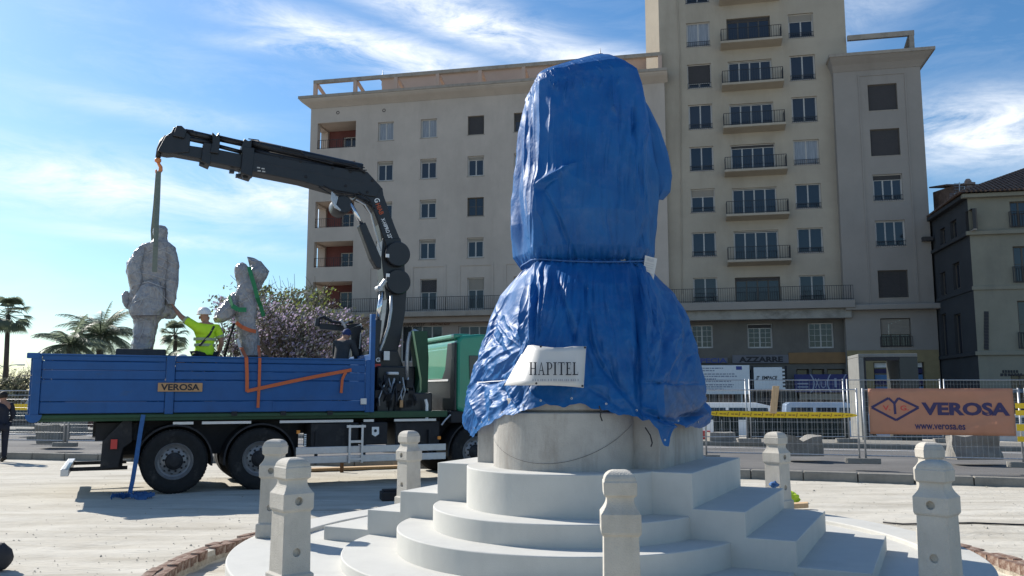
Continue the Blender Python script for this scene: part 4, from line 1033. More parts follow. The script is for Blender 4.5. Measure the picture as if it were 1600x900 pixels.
# outer boom: telescoping boxes, each smaller than the last
BCM([(385, 235), (482, 254), (574, 268), (596, 292), (588, 308), (520, 297), (470, 283), (384, 266)], .42, 'outer_boom')
BCM([(380, 228), (398, 231), (394, 276), (376, 270)], .48, 'boom_collar')
BCM([(324, 230), (384, 242), (382, 264), (318, 251)], .35, 'boom_extension')
BCM([(318, 222), (332, 224), (328, 258), (314, 252)], .39, 'boom_collar')
BCM([(262, 222), (322, 231), (318, 249), (258, 238)], .28, 'boom_extension')
BCM([(258, 213), (268, 206), (272, 198), (286, 199), (298, 212), (296, 238), (262, 240), (252, 238), (246, 236)], .34, 'boom_tip')
for i, (p0, p1, r) in enumerate((((290, 206), (334, 216), .06), ((284, 214), (330, 224), .05), ((340, 216), (382, 225), .06), ((340, 228), (378, 238), .04), ((392, 224), (566, 262), .085), ((396, 236), (560, 272), .06))):
    c_ = MB(); c_.tube([Q(*p0, 1.13), Q(*p1, 1.13)], r, 10); c_.tube([Q(*p0, 1.37), Q(*p1, 1.37)], r, 10); c_.build('extension_cylinder', m_black, truck, smooth=True, split=True)
for pts in ([(332, 206), (338, 212), (343, 206), (344, 222), (342, 240), (328, 238), (332, 222)], [(382, 216), (388, 220), (394, 218), (392, 240), (378, 240), (378, 226)], [(276, 196), (284, 196), (292, 204), (288, 216), (270, 212)]):
    BCM(pts, .46, 'cylinder_clamp')
hz = MB()
hz.tube([Q(286, 202, 1.05), Q(302, 204, 1.05), Q(306, 211, 1.05)], .012, 5); hz.tube([Q(388, 217, 1.05), Q(404, 219, 1.05), Q(407, 226, 1.05)], .012, 5)
hz.tube([Q(342, 212, 1.05), Q(380, 221, 1.05)], .012, 5); hz.tube([Q(342, 216, 1.08), Q(380, 224, 1.08)], .012, 5)
hz.tube([Q(440, 230, 1.0), Q(470, 236, 1.0), Q(480, 246, 1.0), Q(520, 256, 1.0)], .018, 5); hz.tube([Q(420, 232, .98), Q(520, 252, .98), Q(560, 262, .98)], .014, 5)
hz.tube([Q(525, 252, 1.0), Q(556, 258, 1.0), Q(572, 270, 1.0)], .02, 5); hz.tube([Q(540, 262, 1.0), Q(570, 262, 1.0)], .012, 5); hz.tube([Q(545, 265, 1.0), Q(573, 266, 1.0)], .012, 5)
hz.build('hydraulic_pipe', m_black, truck, split=True)
ft = MB()
for x, y in ((315, 256), (362, 268), (372, 275), (383, 277), (390, 275)): ft.box(Q(x, y, 1.2), .09, .12, .06, TA)
ft.build('boom_stop', m_black, truck, split=True)
rb_ = [([(398, 250), (500, 270), (500, 272.5), (398, 252.5)], .425), ([(505, 272), (570, 284), (570, 286.5), (505, 274.5)], .425)]
for pts, w_ in rb_: BCM(pts, w_, 'boom_rib', bev=.004)
for x, y in ((404, 262), (411, 263.5), (405, 267), (412, 268)):
    l = MB(); k = tp(x, y, OFF-.215); tb(l, k.x-.03, k.x+.03, OFF-.218, OFF-.21, k.z-.012, k.z+.012); l.build('boom_label', m_frame, truck)
for x, y in ((440, 246), (470, 252), (520, 262), (548, 268), (478, 276), (540, 290), (574, 300), (582, 282)):
    l = MB(); l.lathe(Q(x, y, OFF-.21), TNn, [(0, .03), (.015, .03), (.02, .015)], 8); l.build('bolt', m_chas, truck)
for i, (a, b, c, d) in enumerate((((498, 292), (520, 305), (556, 306), (582, 318)), ((505, 290), (524, 300), (552, 303), (586, 326)), ((560, 300), (578, 312), (590, 345), (604, 386)))):
    l = MB(); l.tube([Q(*p, .98-.02*i) for p in (a, b, c, d)], .016, 6); l.build('hydraulic_hose', m_chas, truck, smooth=True)
# fly link and hook
fl_ = MB(); fl_.tube([Q(262, 215), Q(254, 224), Q(249, 234), Q(247, 246)], [.07, .07, .055, .05], 10); fl_.build('hook_link', m_black, truck, smooth=True)
hk = MB(); hk.lathe(Q(247, 247), (0, 0, -1), [(0, .03), (.02, .06), (.07, .06), (.09, .03)], 12)
hk.tube([Q(247, 253), Q(248.5, 257), Q(251, 261), Q(251, 266), Q(248, 270), Q(244.5, 269), Q(243.5, 265)], [.03, .03, .035, .04, .036, .028, .015], 10); hk.build('hook', m_hook, truck, smooth=True)
def ctext(s, x0, y0, x1, y1, h, m, bold=.02):
    a, b = tp(x0, y0, OFF-.195), tp(x1, y1, OFF-.195); A, B = T(a.x, a.y, a.z), T(b.x, b.y, b.z)
    x = (B-A); y = TNn.cross(x)
    return text(s, face4(A, x, y), x.length, h, m, 'lettering', truck, bold=bold)
ctext('HIAB', 586.5, 319, 593.5, 336, .10, mat('orange lettering', (.48, .09, .03), .5, 0), .02)
ctext('X-HIPRO 232', 595, 342, 608, 375, .085, m_whitep)
ctext('G', 584, 311, 586, 317, .12, m_whitep, .02)
bd = MB(); k = tp(590, 568, .86); tb(bd, k.x-.06, k.x+.06, .84, .86, k.z-.0, k.z+.14); bd.build('maker_plate', m_ink, truck)
text('G', face4(T(k.x-.045, .835, k.z+.03), TU, (0, 0, 1)), .09, .09, m_whitep, 'lettering', truck, .03)
rd = MB(); tb(rd, k.x-.06, k.x+.06, .83, .85, k.z-.07, k.z-.01); rd.build('red_label', m_redp, truck)
pn = MB(); k = tp(604, 555, .80); tb(pn, k.x-.06, k.x+.06, .78, .82, k.z-.1, k.z+.08); pn.build('control_panel', m_alu, truck)
pn = MB(); k = tp(613, 583.5, .7); tb(pn, k.x-.11, k.x+.11, .6, .8, k.z-.03, k.z+.03); pn.build('white_cover', m_whitep, truck, bevel=.02)
ho = MB()
random.seed(11)
for i in range(34):
    x0 = random.uniform(590, 648); y0 = random.uniform(590, 612); x1 = x0+random.uniform(-10, 8); y1 = random.uniform(622, 648)
    o1 = random.uniform(.25, .6); ho.tube([Q(x0, y0+10, o1+.1), Q(x0+random.uniform(-6, 6), y0-4, o1), Q((x0+x1)/2+random.uniform(-9, 9), (y0+y1)/2, o1-.1), Q(x1, y1, o1)], random.uniform(.012, .022), 6)
hl = ho.build('hydraulic_hose', m_black, truck, split=True)
for k, h_ in enumerate(hl):
    if k % 4 == 1: h_.data.materials[0] = m_galv
vb = MB()
for i in range(13):
    k = tp(random.uniform(582, 645), random.uniform(596, 640), .3); tb(vb, k.x-.07, k.x+.07, .25, .5, k.z-.08, k.z+.08)
vb.build('control_valve', m_chas, truck, bevel=.01, split=True)
yl = MB(); k = tp(627, 631, .22); tb(yl, k.x-.03, k.x+.03, .2, .26, k.z-.07, k.z+.07); yl.build('yellow_valve', m_plate, truck)
yl = MB(); yl.tube([Q(607, 606, .6), Q(612, 620, .55), Q(613, 634, .55)], .03, 7); yl.build('pale_hose', m_frame, truck, smooth=True)
# folded stabiliser or grab behind the headboard
gr = MB(); gr.tube([Q(497, 498, 1.6), Q(506, 495, 1.6), Q(520, 503, 1.6), Q(536, 505, 1.6), Q(552, 503, 1.6)], [.03, .035, .03, .03, .03], 8)
gr.prism([Q(x, y, 1.7) for x, y in ((494, 498), (500, 505), (535, 508), (562, 505), (570, 515), (535, 517), (500, 514))], -TNn*.2)
gr.tube([Q(497, 498, 1.6), Q(495, 510, 1.6)], .05, 8); gr.build('folded_arm', m_black, truck)
gf = MB(); gf.tube([Q(532, 500, 1.5), Q(537, 506, 1.5), Q(540, 512, 1.5)], .03, 8); gf.tube([Q(534, 508, 1.5), Q(544, 503, 1.5)], .018, 6); gf.build('arm_fitting', m_galv, truck, split=True)
gp = MB(); gp.prism([Q(x, y, 1.55) for x, y in ((548, 513), (564, 508), (566, 557), (550, 557))], -TNn*.4); gp.build('stowage_box', m_black, truck)
gp = MB(); gp.tube([Q(547.5, 519, 1.4), Q(547, 540, 1.4), Q(546, 559, 1.4)], .016, 6); gp.tube([Q(564, 520, 1.4), Q(562, 545, 1.4)], .016, 6); gp.build('steel_hose', m_galv, truck, split=True)
gp = MB(); gp.prism([Q(x, y, 1.7) for x, y in ((551, 512), (565, 505), (565, 512), (553, 514))], -TNn*.1); gp.build('pale_cover', m_whitep, truck)

# ------------------------------------------------------------------ straps and slings
def strap(name, label, m, pts, w_, wv=None, group=None, cat='strap'):
    mb = MB()
    mb.ribbon([TF @ tp(*p) for p in pts], (wv or Vector((0, 0, 1)))*w_, .008)
    return tag(mb.build(name, m), label, cat, group)
GS = 'orange straps over the side of the load bed'
X_ = TU.copy()
strap('ratchet_strap', 'orange strap hanging from the wrapped female statue down over the blue bed side', m_orange, [(377, 543, .5), (381, 552, .2), (385, 559, -.035), (386, 585, -.03), (386, 612, -.03)], .062, X_)
strap('ratchet_strap', 'long slanting orange strap across the blue bed side', m_orange, [(386, 611, -.036), (460, 595, -.036), (500, 587, -.036), (549, 578, -.036)], .062)
strap('ratchet_strap', 'short orange strap end dangling below the tip of the slanting strap', m_orange, [(541, 580, -.04), (535, 592, -.036), (533, 614, -.035)], .05, X_)
strap('ratchet_strap', 'straight orange strap hanging right of the first, down to the bed bottom', m_orange, [(404, 540, .5), (405, 552, .2), (406, 560, -.032), (405, 600, -.03), (403, 637, -.03)], .05, X_)
strap('hanging_strap', 'blue strap hanging from the bed to the ground by the rear wheel', m_bstrap, [(224, 648, -.04), (220, 670, -.06), (214, 710, -.10), (207, 752, -.14), (203, 770, -.2)], .07, X_)
pile = MB(); random.seed(5)
c = at_z(212, 777, .02)
for i in range(12):
    a = random.uniform(0, 6.28); pts = []
    p = c+Vector((random.uniform(-.2, .2), random.uniform(-.1, .1), .0))
    for k in range(9):
        p = p+Vector((math.cos(a)*.05, math.sin(a)*.04, 0)); a += random.uniform(-.2, 1.3); pts.append((p.x, p.y, .02+random.uniform(0, .06)))
    pile.ribbon(pts, (0, 0, .06), .006)
tag(pile.build('strap_heap', m_bstrap), 'heap of blue strapping lying on the ground beside the rear wheel', 'strap')
# ------------------------------------------------------------------ wrapped statues on the bed
def wrap_mat():
    m = mat('grey wrapping film', (.40, .385, .39), .24, .18, 4, .35, 8, spec=.8, stretch=(1.3, 1.3, 1.6), col2=(.25, .24, .245), trans=.22)
    t = m.node_tree; p = t.nodes['Principled BSDF']; tcn = t.nodes.new('ShaderNodeTexCoord')
    mp_ = t.nodes.new('ShaderNodeMapping'); mp_.inputs['Scale'].default_value = (1.6, 1.6, 1.0); mp_.inputs['Rotation'].default_value = (.5, .6, 0); t.links.new(tcn.outputs['Object'], mp_.inputs[0])
    wn = t.nodes.new('ShaderNodeTexNoise'); wn.inputs['Scale'].default_value = 3; wn.inputs['Detail'].default_value = 4; t.links.new(mp_.outputs[0], wn.inputs['Vector'])
    va = t.nodes.new('ShaderNodeVectorMath'); va.operation = 'MULTIPLY_ADD'; va.inputs[1].default_value = (.7, .7, .7); t.links.new(wn.outputs['Color'], va.inputs[0]); t.links.new(mp_.outputs[0], va.inputs[2])
    vo = t.nodes.new('ShaderNodeTexVoronoi'); vo.feature = 'DISTANCE_TO_EDGE'; vo.inputs['Scale'].default_value = 4.2; t.links.new(va.outputs[0], vo.inputs['Vector'])
    b = t.nodes.new('ShaderNodeBump'); b.inputs['Strength'].default_value = .8; b.inputs['Distance'].default_value = .06; b.invert = True
    t.links.new(vo.outputs['Distance'], b.inputs['Height']); t.links.new(b.outputs[0], p.inputs['Normal'])
    lr = t.nodes.new('ShaderNodeValToRGB'); lr.color_ramp.elements[0].position = 0; lr.color_ramp.elements[1].position = .04; lr.color_ramp.elements[0].color = (.4, .4, .4, 1); lr.color_ramp.elements[1].color = (0, 0, 0, 1)  # paler crinkle lines: film streaks with their gloss put into the colour
    t.links.new(vo.outputs['Distance'], lr.inputs[0]); old = p.inputs['Base Color'].links[0].from_socket
    mx = t.nodes.new('ShaderNodeMix'); mx.data_type = 'RGBA'; t.links.new(lr.outputs[0], mx.inputs[0]); t.links.new(old, mx.inputs[6]); mx.inputs[7].default_value = (.55, .54, .55, 1); t.links.new(mx.outputs[2], p.inputs['Base Color'])
    return m
m_wrap = wrap_mat()
m_brz = mat('dark statue plinth', (.045, .045, .05), .6, .2, 8)
def px_loft(mb, rows, off, dr=.62, nseg=40, step=1.0, amp=.022, seed=0, lean=0, minr=.2):
    """rows: (y, xleft, xright) outline in the truck's lengthwise plane, given a rounded depth"""
    y = rows[0][0]; rings = []
    while y <= rows[-1][0]+.01:
        a, b = interp(rows, y); A = TF @ tp(a, y, off); B = TF @ tp(b, y, off)
        c = (A+B)/2; hx = (B-A)/2; w_ = max(hx.length, .02); dv = -TNn*max(w_*dr, min(minr, w_)); ring = []
        for i in range(nseg):
            t = 2*math.pi*i/nseg; ct, s_ = math.cos(t), math.sin(t)
            ct = math.copysign(abs(ct)**.85, ct); s_ = math.copysign(abs(s_)**.85, s_)
            p = c+hx*ct+dv*s_
            n = (hx*ct+dv*s_).normalized()
            q3 = noise.ridged_multi_fractal(Vector((p.x*3.4+p.z*2.0+seed, p.y*3.4, p.z*3.0-p.x*1.5)), .9, 2.1, 4, 1, 2)-1.1
            f = amp*(q3*1.7+1.6*nz3(p.x*3.5+seed, p.y*3.5, p.z*3.5)); f = max(-.6*w_, min(.5*w_, f))
            ring.append(p+n*f)
        rings.append(ring); y += step
    return mb.loft(rings)
def wrapped(name, lab, parts, slab, off):
    t = thing(name, lab, 'statue', TF @ Vector((tp(slab[0], slab[3], off).x, off, 1.4)))
    mb = MB()
    for rows, kw in parts: px_loft(mb, rows, **{**dict(off=off), **kw})
    o = mb.build('wrapped_figure', m_wrap, t, smooth=True)
    a, b = tp(slab[0], slab[1], off), tp(slab[2], slab[3], off)
    s = MB(); s.fbox(TF, a.x, b.x, off-.42, off+.42, b.z, a.z); s.build('plinth', m_brz, t, bevel=.02)
    return t
S1 = [(352, 247, 252), (354, 243, 258), (358, 240, 262), (363, 239, 263), (372, 240, 262), (378, 237, 264), (382, 223, 269), (388, 214, 275), (400, 206, 278), (410, 198, 279), (425, 197, 279), (438, 201, 278), (450, 203, 277), (465, 200, 275), (480, 199, 272), (490, 202, 271), (496, 206, 262), (499, 208, 252), (506, 209, 247), (520, 208, 245), (535, 206, 241), (548, 204, 239)]
ARML = [(384, 218, 228), (392, 209, 227), (402, 203, 226), (415, 198, 224), (430, 199, 223), (445, 203, 224), (458, 205, 226), (466, 209, 222)]
ARMR = [(386, 258, 273), (396, 259, 277), (410, 260, 279.5), (425, 259, 279.5), (440, 258, 278.5), (455, 257, 277), (466, 258, 275), (476, 260, 272)]
COAT = [(440, 224, 250), (455, 214, 256), (470, 207, 258), (485, 203, 256), (494, 205, 252)]
wrapped('wrapped_statue', 'larger statue of a standing man wrapped in grey film, hanging from the crane hook', [(S1, dict(dr=.5, amp=.012)), (ARML, dict(dr=.9, amp=.010, seed=3, off=1.12)), (ARMR, dict(dr=.9, amp=.010, seed=4, off=1.10)), (COAT, dict(dr=.5, amp=.012, seed=14, off=1.05)), ([(455, 194, 200), (462, 191, 203), (472, 191, 204), (478, 192, 203), (483, 196, 202)], dict(dr=.7, amp=.015, seed=5)), ([(476, 266, 273), (482, 262, 277), (490, 258, 277), (498, 258, 272)], dict(dr=.9, amp=.012, seed=8))], (181, 546, 257, 562), 1.25)
S2 = [(410, 377, 380), (413, 371, 384), (418, 368, 388), (425, 368, 391), (432, 368, 393), (440, 370, 399), (446, 371, 402), (455, 368, 403), (462, 365, 402), (472, 364, 401), (485, 366, 400), (500, 367, 400), (512, 369, 402), (525, 372, 403), (540, 377, 405), (560, 379, 407)]
wrapped('wrapped_statue', 'smaller statue with one raised arm wrapped in grey film beside the worker', [(S2, dict(dr=.62, amp=.012, seed=20)),
        ([(403, 386, 390), (406, 387, 399), (409, 390, 408), (414, 392, 412), (422, 388, 418), (428, 388, 420), (435, 390, 417), (443, 394, 411), (452, 396, 405)], dict(dr=.45, amp=.009, seed=31)),
        ([(458, 362, 376), (466, 354, 376), (474, 347, 374), (482, 340, 372), (490, 336, 368), (498, 333, 362), (504, 335, 350)], dict(dr=.5, amp=.010, seed=37))], (372, 556, 414, 566), 1.0)
fl = MB(); g = []
for r in range(7):
    row = []
    for k in range(9):
        t, v = k/8, r/6; px = lerp(lerp(386, 421, t), lerp(397, 404, t), v); py = lerp(lerp(401, 424, t)-6*math.sin(math.pi*t), lerp(444, 456, t), v)
        row.append(TF @ tp(px, py, .98+.10*math.sin(t*5+v*2)))
    g.append(row)
fl.add([p for r in g for p in r], [(r*9+k, r*9+k+1, (r+1)*9+k+1, (r+1)*9+k) for r in range(6) for k in range(8)])
st2 = [o for o in COL.objects if o.name.startswith('wrapped_statue')][-1]
o = fl.build('loose_film', m_wrap, st2, smooth=True); so2 = o.modifiers.new('s', 'SOLIDIFY'); so2.thickness = .006
strap('lifting_sling', 'grey green lifting sling running from the crane hook round the larger statue', m_olive, [(248, 268, 1.2), (246.5, 310, 1.05), (244.5, 352, .82), (243, 385, .70), (241.5, 425, .69)], .085, X_, cat='sling')
strap('lifting_sling', 'second, narrower leg of the sling passing behind the larger statue', m_olive, [(246, 268, 1.3), (242, 320, 1.45), (238, 360, 1.6), (240, 400, 1.75)], .06, X_, cat='sling')
GG = m_gstrap
strap('green_strap', 'green strap crossing the back of the smaller statue from its raised arm', GG, [(389, 417, .72), (393, 432, .66), (398, 448, .68), (402, 465, .72), (407, 478, .9), (412, 494, 1.0)], .075, X_)
strap('green_strap', 'green strap wound round the waist of the smaller statue', GG, [(358, 462, .85), (363, 478, .72), (372, 484, .70), (384, 484, .69), (385, 484, .69)], .085)
strap('waist_strap', 'orange strap round the hips of the smaller statue', m_orange, [(369, 504, .78), (378, 511, .70), (390, 516, .70), (400, 518, .76)], .07)
strap('waist_strap', 'white strap end hanging in front of the smaller statue', m_paper, [(371, 530, .6), (376, 545, .5), (381, 560, .35)], .05, X_)
rp = MB(); rp.tube([TF @ tp(*p) for p in ((366, 505, .9), (358, 530, 1.0), (350, 562, 1.05))], .022, 6); rp.tube([TF @ tp(*p) for p in ((372, 530, .95), (378, 562, 1.0))], .02, 6)
tag(rp.build('guy_rope', m_chas, smooth=True), 'dark guy ropes bracing the smaller statue to the bed', 'rope')

from mathutils.bvhtree import BVHTree
m_film = mat('pale film fold', (.50, .49, .50), .2, .05, 6, spec=.8)  # folds laid on paler than the film, its bright streaks built as shapes
def film_folds(root, lines):
    fig = [c for c in root.children if c.name.startswith('wrapped_figure')][0]; me = fig.data
    bv = BVHTree.FromPolygons([v.co for v in me.vertices], [tuple(p.vertices) for p in me.polygons])
    for pts, w_ in lines:
        out = []
        for (a, b) in zip(pts, pts[1:]):
            n = max(2, int(math.hypot(b[0]-a[0], b[1]-a[1])/2))
            for k in range(n+1):
                d = vec_px(lerp(a[0], b[0], k/n), lerp(a[1], b[1], k/n)).normalized(); h = bv.ray_cast(CAM, d)
                if h[0] is not None: out.append(h[0]-d*.012)
        if len(out) > 2:
            mb = MB(); mb.tube(out, [.75*w_*(.35+.65*math.sin(math.pi*(i+.5)/len(out))) for i in range(len(out))], 5); mb.build('film_fold', m_film, fig, smooth=True)
sts = [o for o in COL.objects if o.name.startswith('wrapped_statue')]
film_folds(sts[0], [([(216, 402), (238, 393), (268, 384)], .010), ([(206, 424), (238, 430), (276, 441)], .009), ([(244, 398), (262, 408), (277, 416)], .008), ([(244, 411), (262, 421), (277, 430)], .008), ([(246, 388), (262, 395), (274, 402)], .007),
  ([(206, 446), (232, 440), (258, 450), (275, 462)], .010), ([(206, 474), (228, 464), (250, 470)], .008), ([(212, 506), (230, 500), (245, 504)], .007), ([(204, 410), (222, 398), (236, 390)], .007), ([(210, 488), (222, 470), (228, 450)], .006), ([(240, 446), (262, 470), (268, 486)], .008), ([(212, 540), (222, 520), (226, 504)], .006), ([(200, 432), (214, 420), (228, 414)], .007)])
film_folds(sts[1], [([(372, 450), (385, 462), (398, 482)], .008), ([(368, 478), (384, 470), (400, 462)], .008), ([(340, 494), (354, 482), (368, 468)], .008), ([(374, 520), (388, 512), (400, 508)], .006), ([(380, 550), (388, 530), (396, 518)], .006), ([(372, 430), (380, 420), (388, 428)], .006), ([(398, 440), (408, 425), (414, 412)], .007), ([(368, 498), (380, 494), (396, 490)], .007)])

# ------------------------------------------------------------------ people
m_skin = mat('skin', (.36, .19, .125), .6, .05, 12)
m_trou = mat('dark work trousers', (.02, .024, .035), .85, .15, 20)
m_vest = mat('yellow safety shirt', (.55, .82, .03), .75, .06, 14, .3, 16)
m_refl = mat('grey reflective band', (.36, .40, .24), .5, .08, 30)
m_helm = mat('white helmet shell', (.76, .75, .73), .35, .03, 8)
m_boot = mat('black boots', (.02, .018, .016), .7, .1, 20)
m_navyc = mat('dark navy clothes', (.018, .022, .038), .85, .15, 16, .3, 14)
m_greyc = mat('dark grey jacket', (.045, .047, .05), .85, .15, 16, .5, 12)
m_hair = mat('dark hair', (.018, .014, .012), .7, .2, 40)
def skinned(name, J, E, m, parent=None, lv=2):
    """continuous limbed body grown round a skeleton: J name -> (pos, radius), E pairs"""
    keys = list(J); me = D.meshes.new(name); me.from_pydata([J[k][0] for k in keys], [(keys.index(a), keys.index(b)) for a, b in E], [])
    o = D.objects.new(name, me); COL.objects.link(o)
    sk = o.modifiers.new('skin', 'SKIN'); sk.branch_smoothing = .3
    for i, k in enumerate(keys):
        v = me.skin_vertices[0].data[i]; r = J[k][1]; v.radius = r if isinstance(r, tuple) else (r, r); v.use_root = (i == 0)
    sb = o.modifiers.new('sub', 'SUBSURF'); sb.levels = sb.render_levels = lv
    dg = bpy.context.evaluated_depsgraph_get(); m2 = D.meshes.new_from_object(o.evaluated_get(dg)); D.objects.remove(o)
    m2.name = name; m2.materials.clear(); m2.materials.append(m); shade(m2)
    return link(name, m2, parent)
def hand(J, E, wrist, dirv, side, s=1.0, curl=.35):
    """palm with five separate fingers; side = thumb direction"""
    w_ = Vector(J[wrist][0]); d = Vector(dirv).normalized(); sd = (Vector(side)-d*Vector(side).dot(d)).normalized(); n = d.cross(sd)
    J[wrist+'p'] = (w_+d*.055*s, (.034*s, .018*s)); E.append((wrist, wrist+'p'))
    for i, (o_, L) in enumerate(((.030, .070), (.010, .080), (-.010, .075), (-.029, .058))):
        b = w_+d*.088*s+sd*o_*s; m_ = b+d*L*.5*s+n*curl*.02*s; e = b+d*L*.93*s+n*curl*.06*s
        for t, p, r in (('a', b, .0105), ('b', m_, .0092), ('c', e, .0075)): J[f'{wrist}{i}{t}'] = (p, r*s)
        E += [(wrist+'p', f'{wrist}{i}a'), (f'{wrist}{i}a', f'{wrist}{i}b'), (f'{wrist}{i}b', f'{wrist}{i}c')]
    b = w_+d*.03*s+sd*.035*s; e = w_+d*.075*s+sd*.065*s
    J[wrist+'ta'] = (b, .013*s); J[wrist+'tb'] = (e, .0095*s); E += [(wrist, wrist+'ta'), (wrist+'ta', wrist+'tb')]
def person(label, base, face, P, top, trouser, vest=None, helmet=None, hair=True, cap=None, height=1.75, bandm=None):
    """P overrides joints, given in a frame x right of the body, y forward, z up, for a body of height 1.75"""
    s = height/1.75; f = Vector((face[0], face[1], 0)).normalized(); r = Vector((f.y, -f.x, 0)); B = Vector(base)
    def wv(p): return B+(r*p[0]+f*p[1]+Vector((0, 0, p[2])))*s
    J0 = dict(pelvis=(0, 0, .95), waist=(0, 0, 1.08), chest=(0, .0, 1.28), uchest=(0, -.01, 1.41), neck=(0, 0, 1.50), head=(0, .02, 1.58), crown=(0, .02, 1.67),
              shl=(-.18, -.01, 1.42), ell=(-.25, -.02, 1.14), wrl=(-.26, .08, .90), shr=(.18, -.01, 1.42), elr=(.25, -.02, 1.14), wrr=(.26, .08, .90),
              hpl=(-.10, 0, .90), knl=(-.11, .02, .50), anl=(-.11, -.01, .09), tol=(-.12, .14, .035), hpr=(.10, 0, .90), knr=(.11, .02, .50), anr=(.11, -.01, .09), tor=(.12, .14, .035))
    J0.update(P); 
    RAD = dict(pelvis=(.155, .115), waist=(.145, .105), chest=(.17, .115), uchest=(.14, .10), neck=.058, head=(.078, .092), crown=(.072, .085), shl=.07, ell=.047, wrl=.033, shr=.07, elr=.047, wrr=.033,
               hpl=.092, knl=.064, anl=.045, tol=.038, hpr=.092, knr=.064, anr=.045, tor=.038)
    t = thing('person', label, 'person', base)
    J = {k: (wv(J0[k]), tuple(x*s for x in RAD[k]) if isinstance(RAD[k], tuple) else RAD[k]*s) for k in J0}
    E = [('pelvis', 'waist'), ('waist', 'chest'), ('chest', 'uchest'), ('uchest', 'neck'), ('neck', 'head'), ('head', 'crown'), ('uchest', 'shl'), ('shl', 'ell'), ('ell', 'wrl'), ('uchest', 'shr'), ('shr', 'elr'), ('elr', 'wrr'),
         ('pelvis', 'hpl'), ('hpl', 'knl'), ('knl', 'anl'), ('anl', 'tol'), ('pelvis', 'hpr'), ('hpr', 'knr'), ('knr', 'anr'), ('anr', 'tor')]
    Jb = dict(J); Eb = list(E)
    for a, b, sd in (('ell', 'wrl', r), ('elr', 'wrr', -r)): hand(Jb, Eb, b, J[b][0]-J[a][0], f*.7+sd*.4, s)
    body = skinned('body', Jb, Eb, m_skin, t)
    hd = Vector(J['head'][0]); up = (Vector(J['crown'][0])-hd).normalized()
    fc = MB(); fc.ell(hd+f*.092*s, .013*s, .020*s, .026*s, 8, 6); fc.build('nose', m_skin, body, smooth=True)
    for sd in (-1, 1):
        fc = MB(); fc.ell(hd+r*sd*.082*s, .012*s, .022*s, .032*s, 8, 6); fc.build('ear', m_skin, body, smooth=True)
        fc = MB(); fc.ell(hd+f*.082*s+r*sd*.032*s+up*.02*s, .012*s, .010*s, .008*s, 8, 6); fc.build('eye', m_ink, body)
    fc = MB(); fc.obox(hd+f*.088*s-up*.045*s, r*.024*s, f*.004, up*.004*s); fc.build('mouth', m_ink, body)
    def grow(ks, g): return {k: (J[k][0], tuple(x+g for x in J[k][1]) if isinstance(J[k][1], tuple) else J[k][1]+g) for k in ks}
    skinned('trousers', grow(('pelvis', 'hpl', 'knl', 'anl', 'hpr', 'knr', 'anr'), .017*s), [e for e in E if e[0] in ('pelvis', 'hpl', 'knl', 'hpr', 'knr') and e[1] not in ('waist', 'tol', 'tor')], trouser, t)
    bt = MB()
    for a, b in (('anl', 'tol'), ('anr', 'tor')): bt.tube([Vector(J[a][0])-f*.05*s, J[a][0], J[b][0], Vector(J[b][0])+f*.06*s], [.05*s, .058*s, .05*s, .03*s], 10)
    bt.build('boots', m_boot, t, smooth=True)
    ks = ['waist', 'chest', 'uchest', 'pelvis', 'shl', 'shr']; sleeve = grow(ks, .022*s)
    es = [('waist', 'chest'), ('chest', 'uchest'), ('uchest', 'shl'), ('uchest', 'shr'), ('waist', 'pelvis')]
    for a, b in (('shl', 'ell'), ('shr', 'elr')):
        if vest: 
            k = b+'m'; p = Vector(J[a][0]).lerp(Vector(J[b][0]), .8); sleeve[k] = (p, .068*s); es.append((a, k))
        else:
            w2 = 'wr'+b[-1]; sleeve[b] = (J[b][0], .066*s); sleeve[w2] = (Vector(J[b][0]).lerp(Vector(J[w2][0]), .93), .046*s); es += [(a, b), (b, w2)]
    sh = skinned('shirt' if vest else 'jacket', sleeve, es, vest or top, t)
    if bandm:
        bmh = MB(); c0 = Vector(J['waist'][0]); c1 = Vector(J['chest'][0])
        for q in (.12, .62):
            c = c0.lerp(c1, q); rx = (lerp(.145, .17, q)+.034)*s; ry = (lerp(.105, .115, q)+.036)*s; rr = []
            for dz in (-.024, .024): rr.append([c+r*rx*math.cos(6.2832*k/28)+f*ry*math.sin(6.2832*k/28)+Vector((0, 0, dz)) for k in range(28)])
            bmh.loft(rr, cap=False)
        for a, b in (('shl', 'ell'), ('shr', 'elr')):
            A, B2 = Vector(J[a][0]), Vector(J[b][0]); bmh.tube([A.lerp(B2, .55), A.lerp(B2, .68)], .074*s, 12, cap=False)
        bmh.build('reflective_band', bandm, sh, smooth=True, split=True)
        st_ = MB(); pp = [c1+Vector((0, 0, .16))+r*.10*s-f*.125*s, c1+r*.02*s-f*.15*s, c0-r*.14*s-f*.12*s]; st_.ribbon(pp, r*.035*s, .008); st_.build('shoulder_strap', m_ink, sh)
    cr = Vector(J['crown'][0])
    if helmet:
        h = MB(); c = hd.lerp(cr, .75); rings = []
        for q in range(9):
            a = q/8*math.pi/2; rings.append([c+(r*.118*math.cos(6.2832*k/24)+f*.138*math.sin(6.2832*k/24))*math.cos(a)*s*.999+up*.125*math.sin(a)*s for k in range(24)] if q < 8 else [c+up*.125*s+(r*math.cos(6.2832*k/24)+f*math.sin(6.2832*k/24))*.004 for k in range(24)])
        brim = [c+(r*.128*math.cos(6.2832*k/24)+f*(.148+.045*max(0, math.sin(6.2832*k/24)))*math.sin(6.2832*k/24))*s-up*.01*s for k in range(24)]
        h.loft([brim]+rings); h.build('helmet', helmet, t, smooth=True)
    elif hair:
        h = MB(); h.ell(hd.lerp(cr, .7)-f*.012*s+up*.012*s, .093*s, .108*s, .098*s, 18, 12); h.build('hair', m_hair if not cap else cap, t, smooth=True)
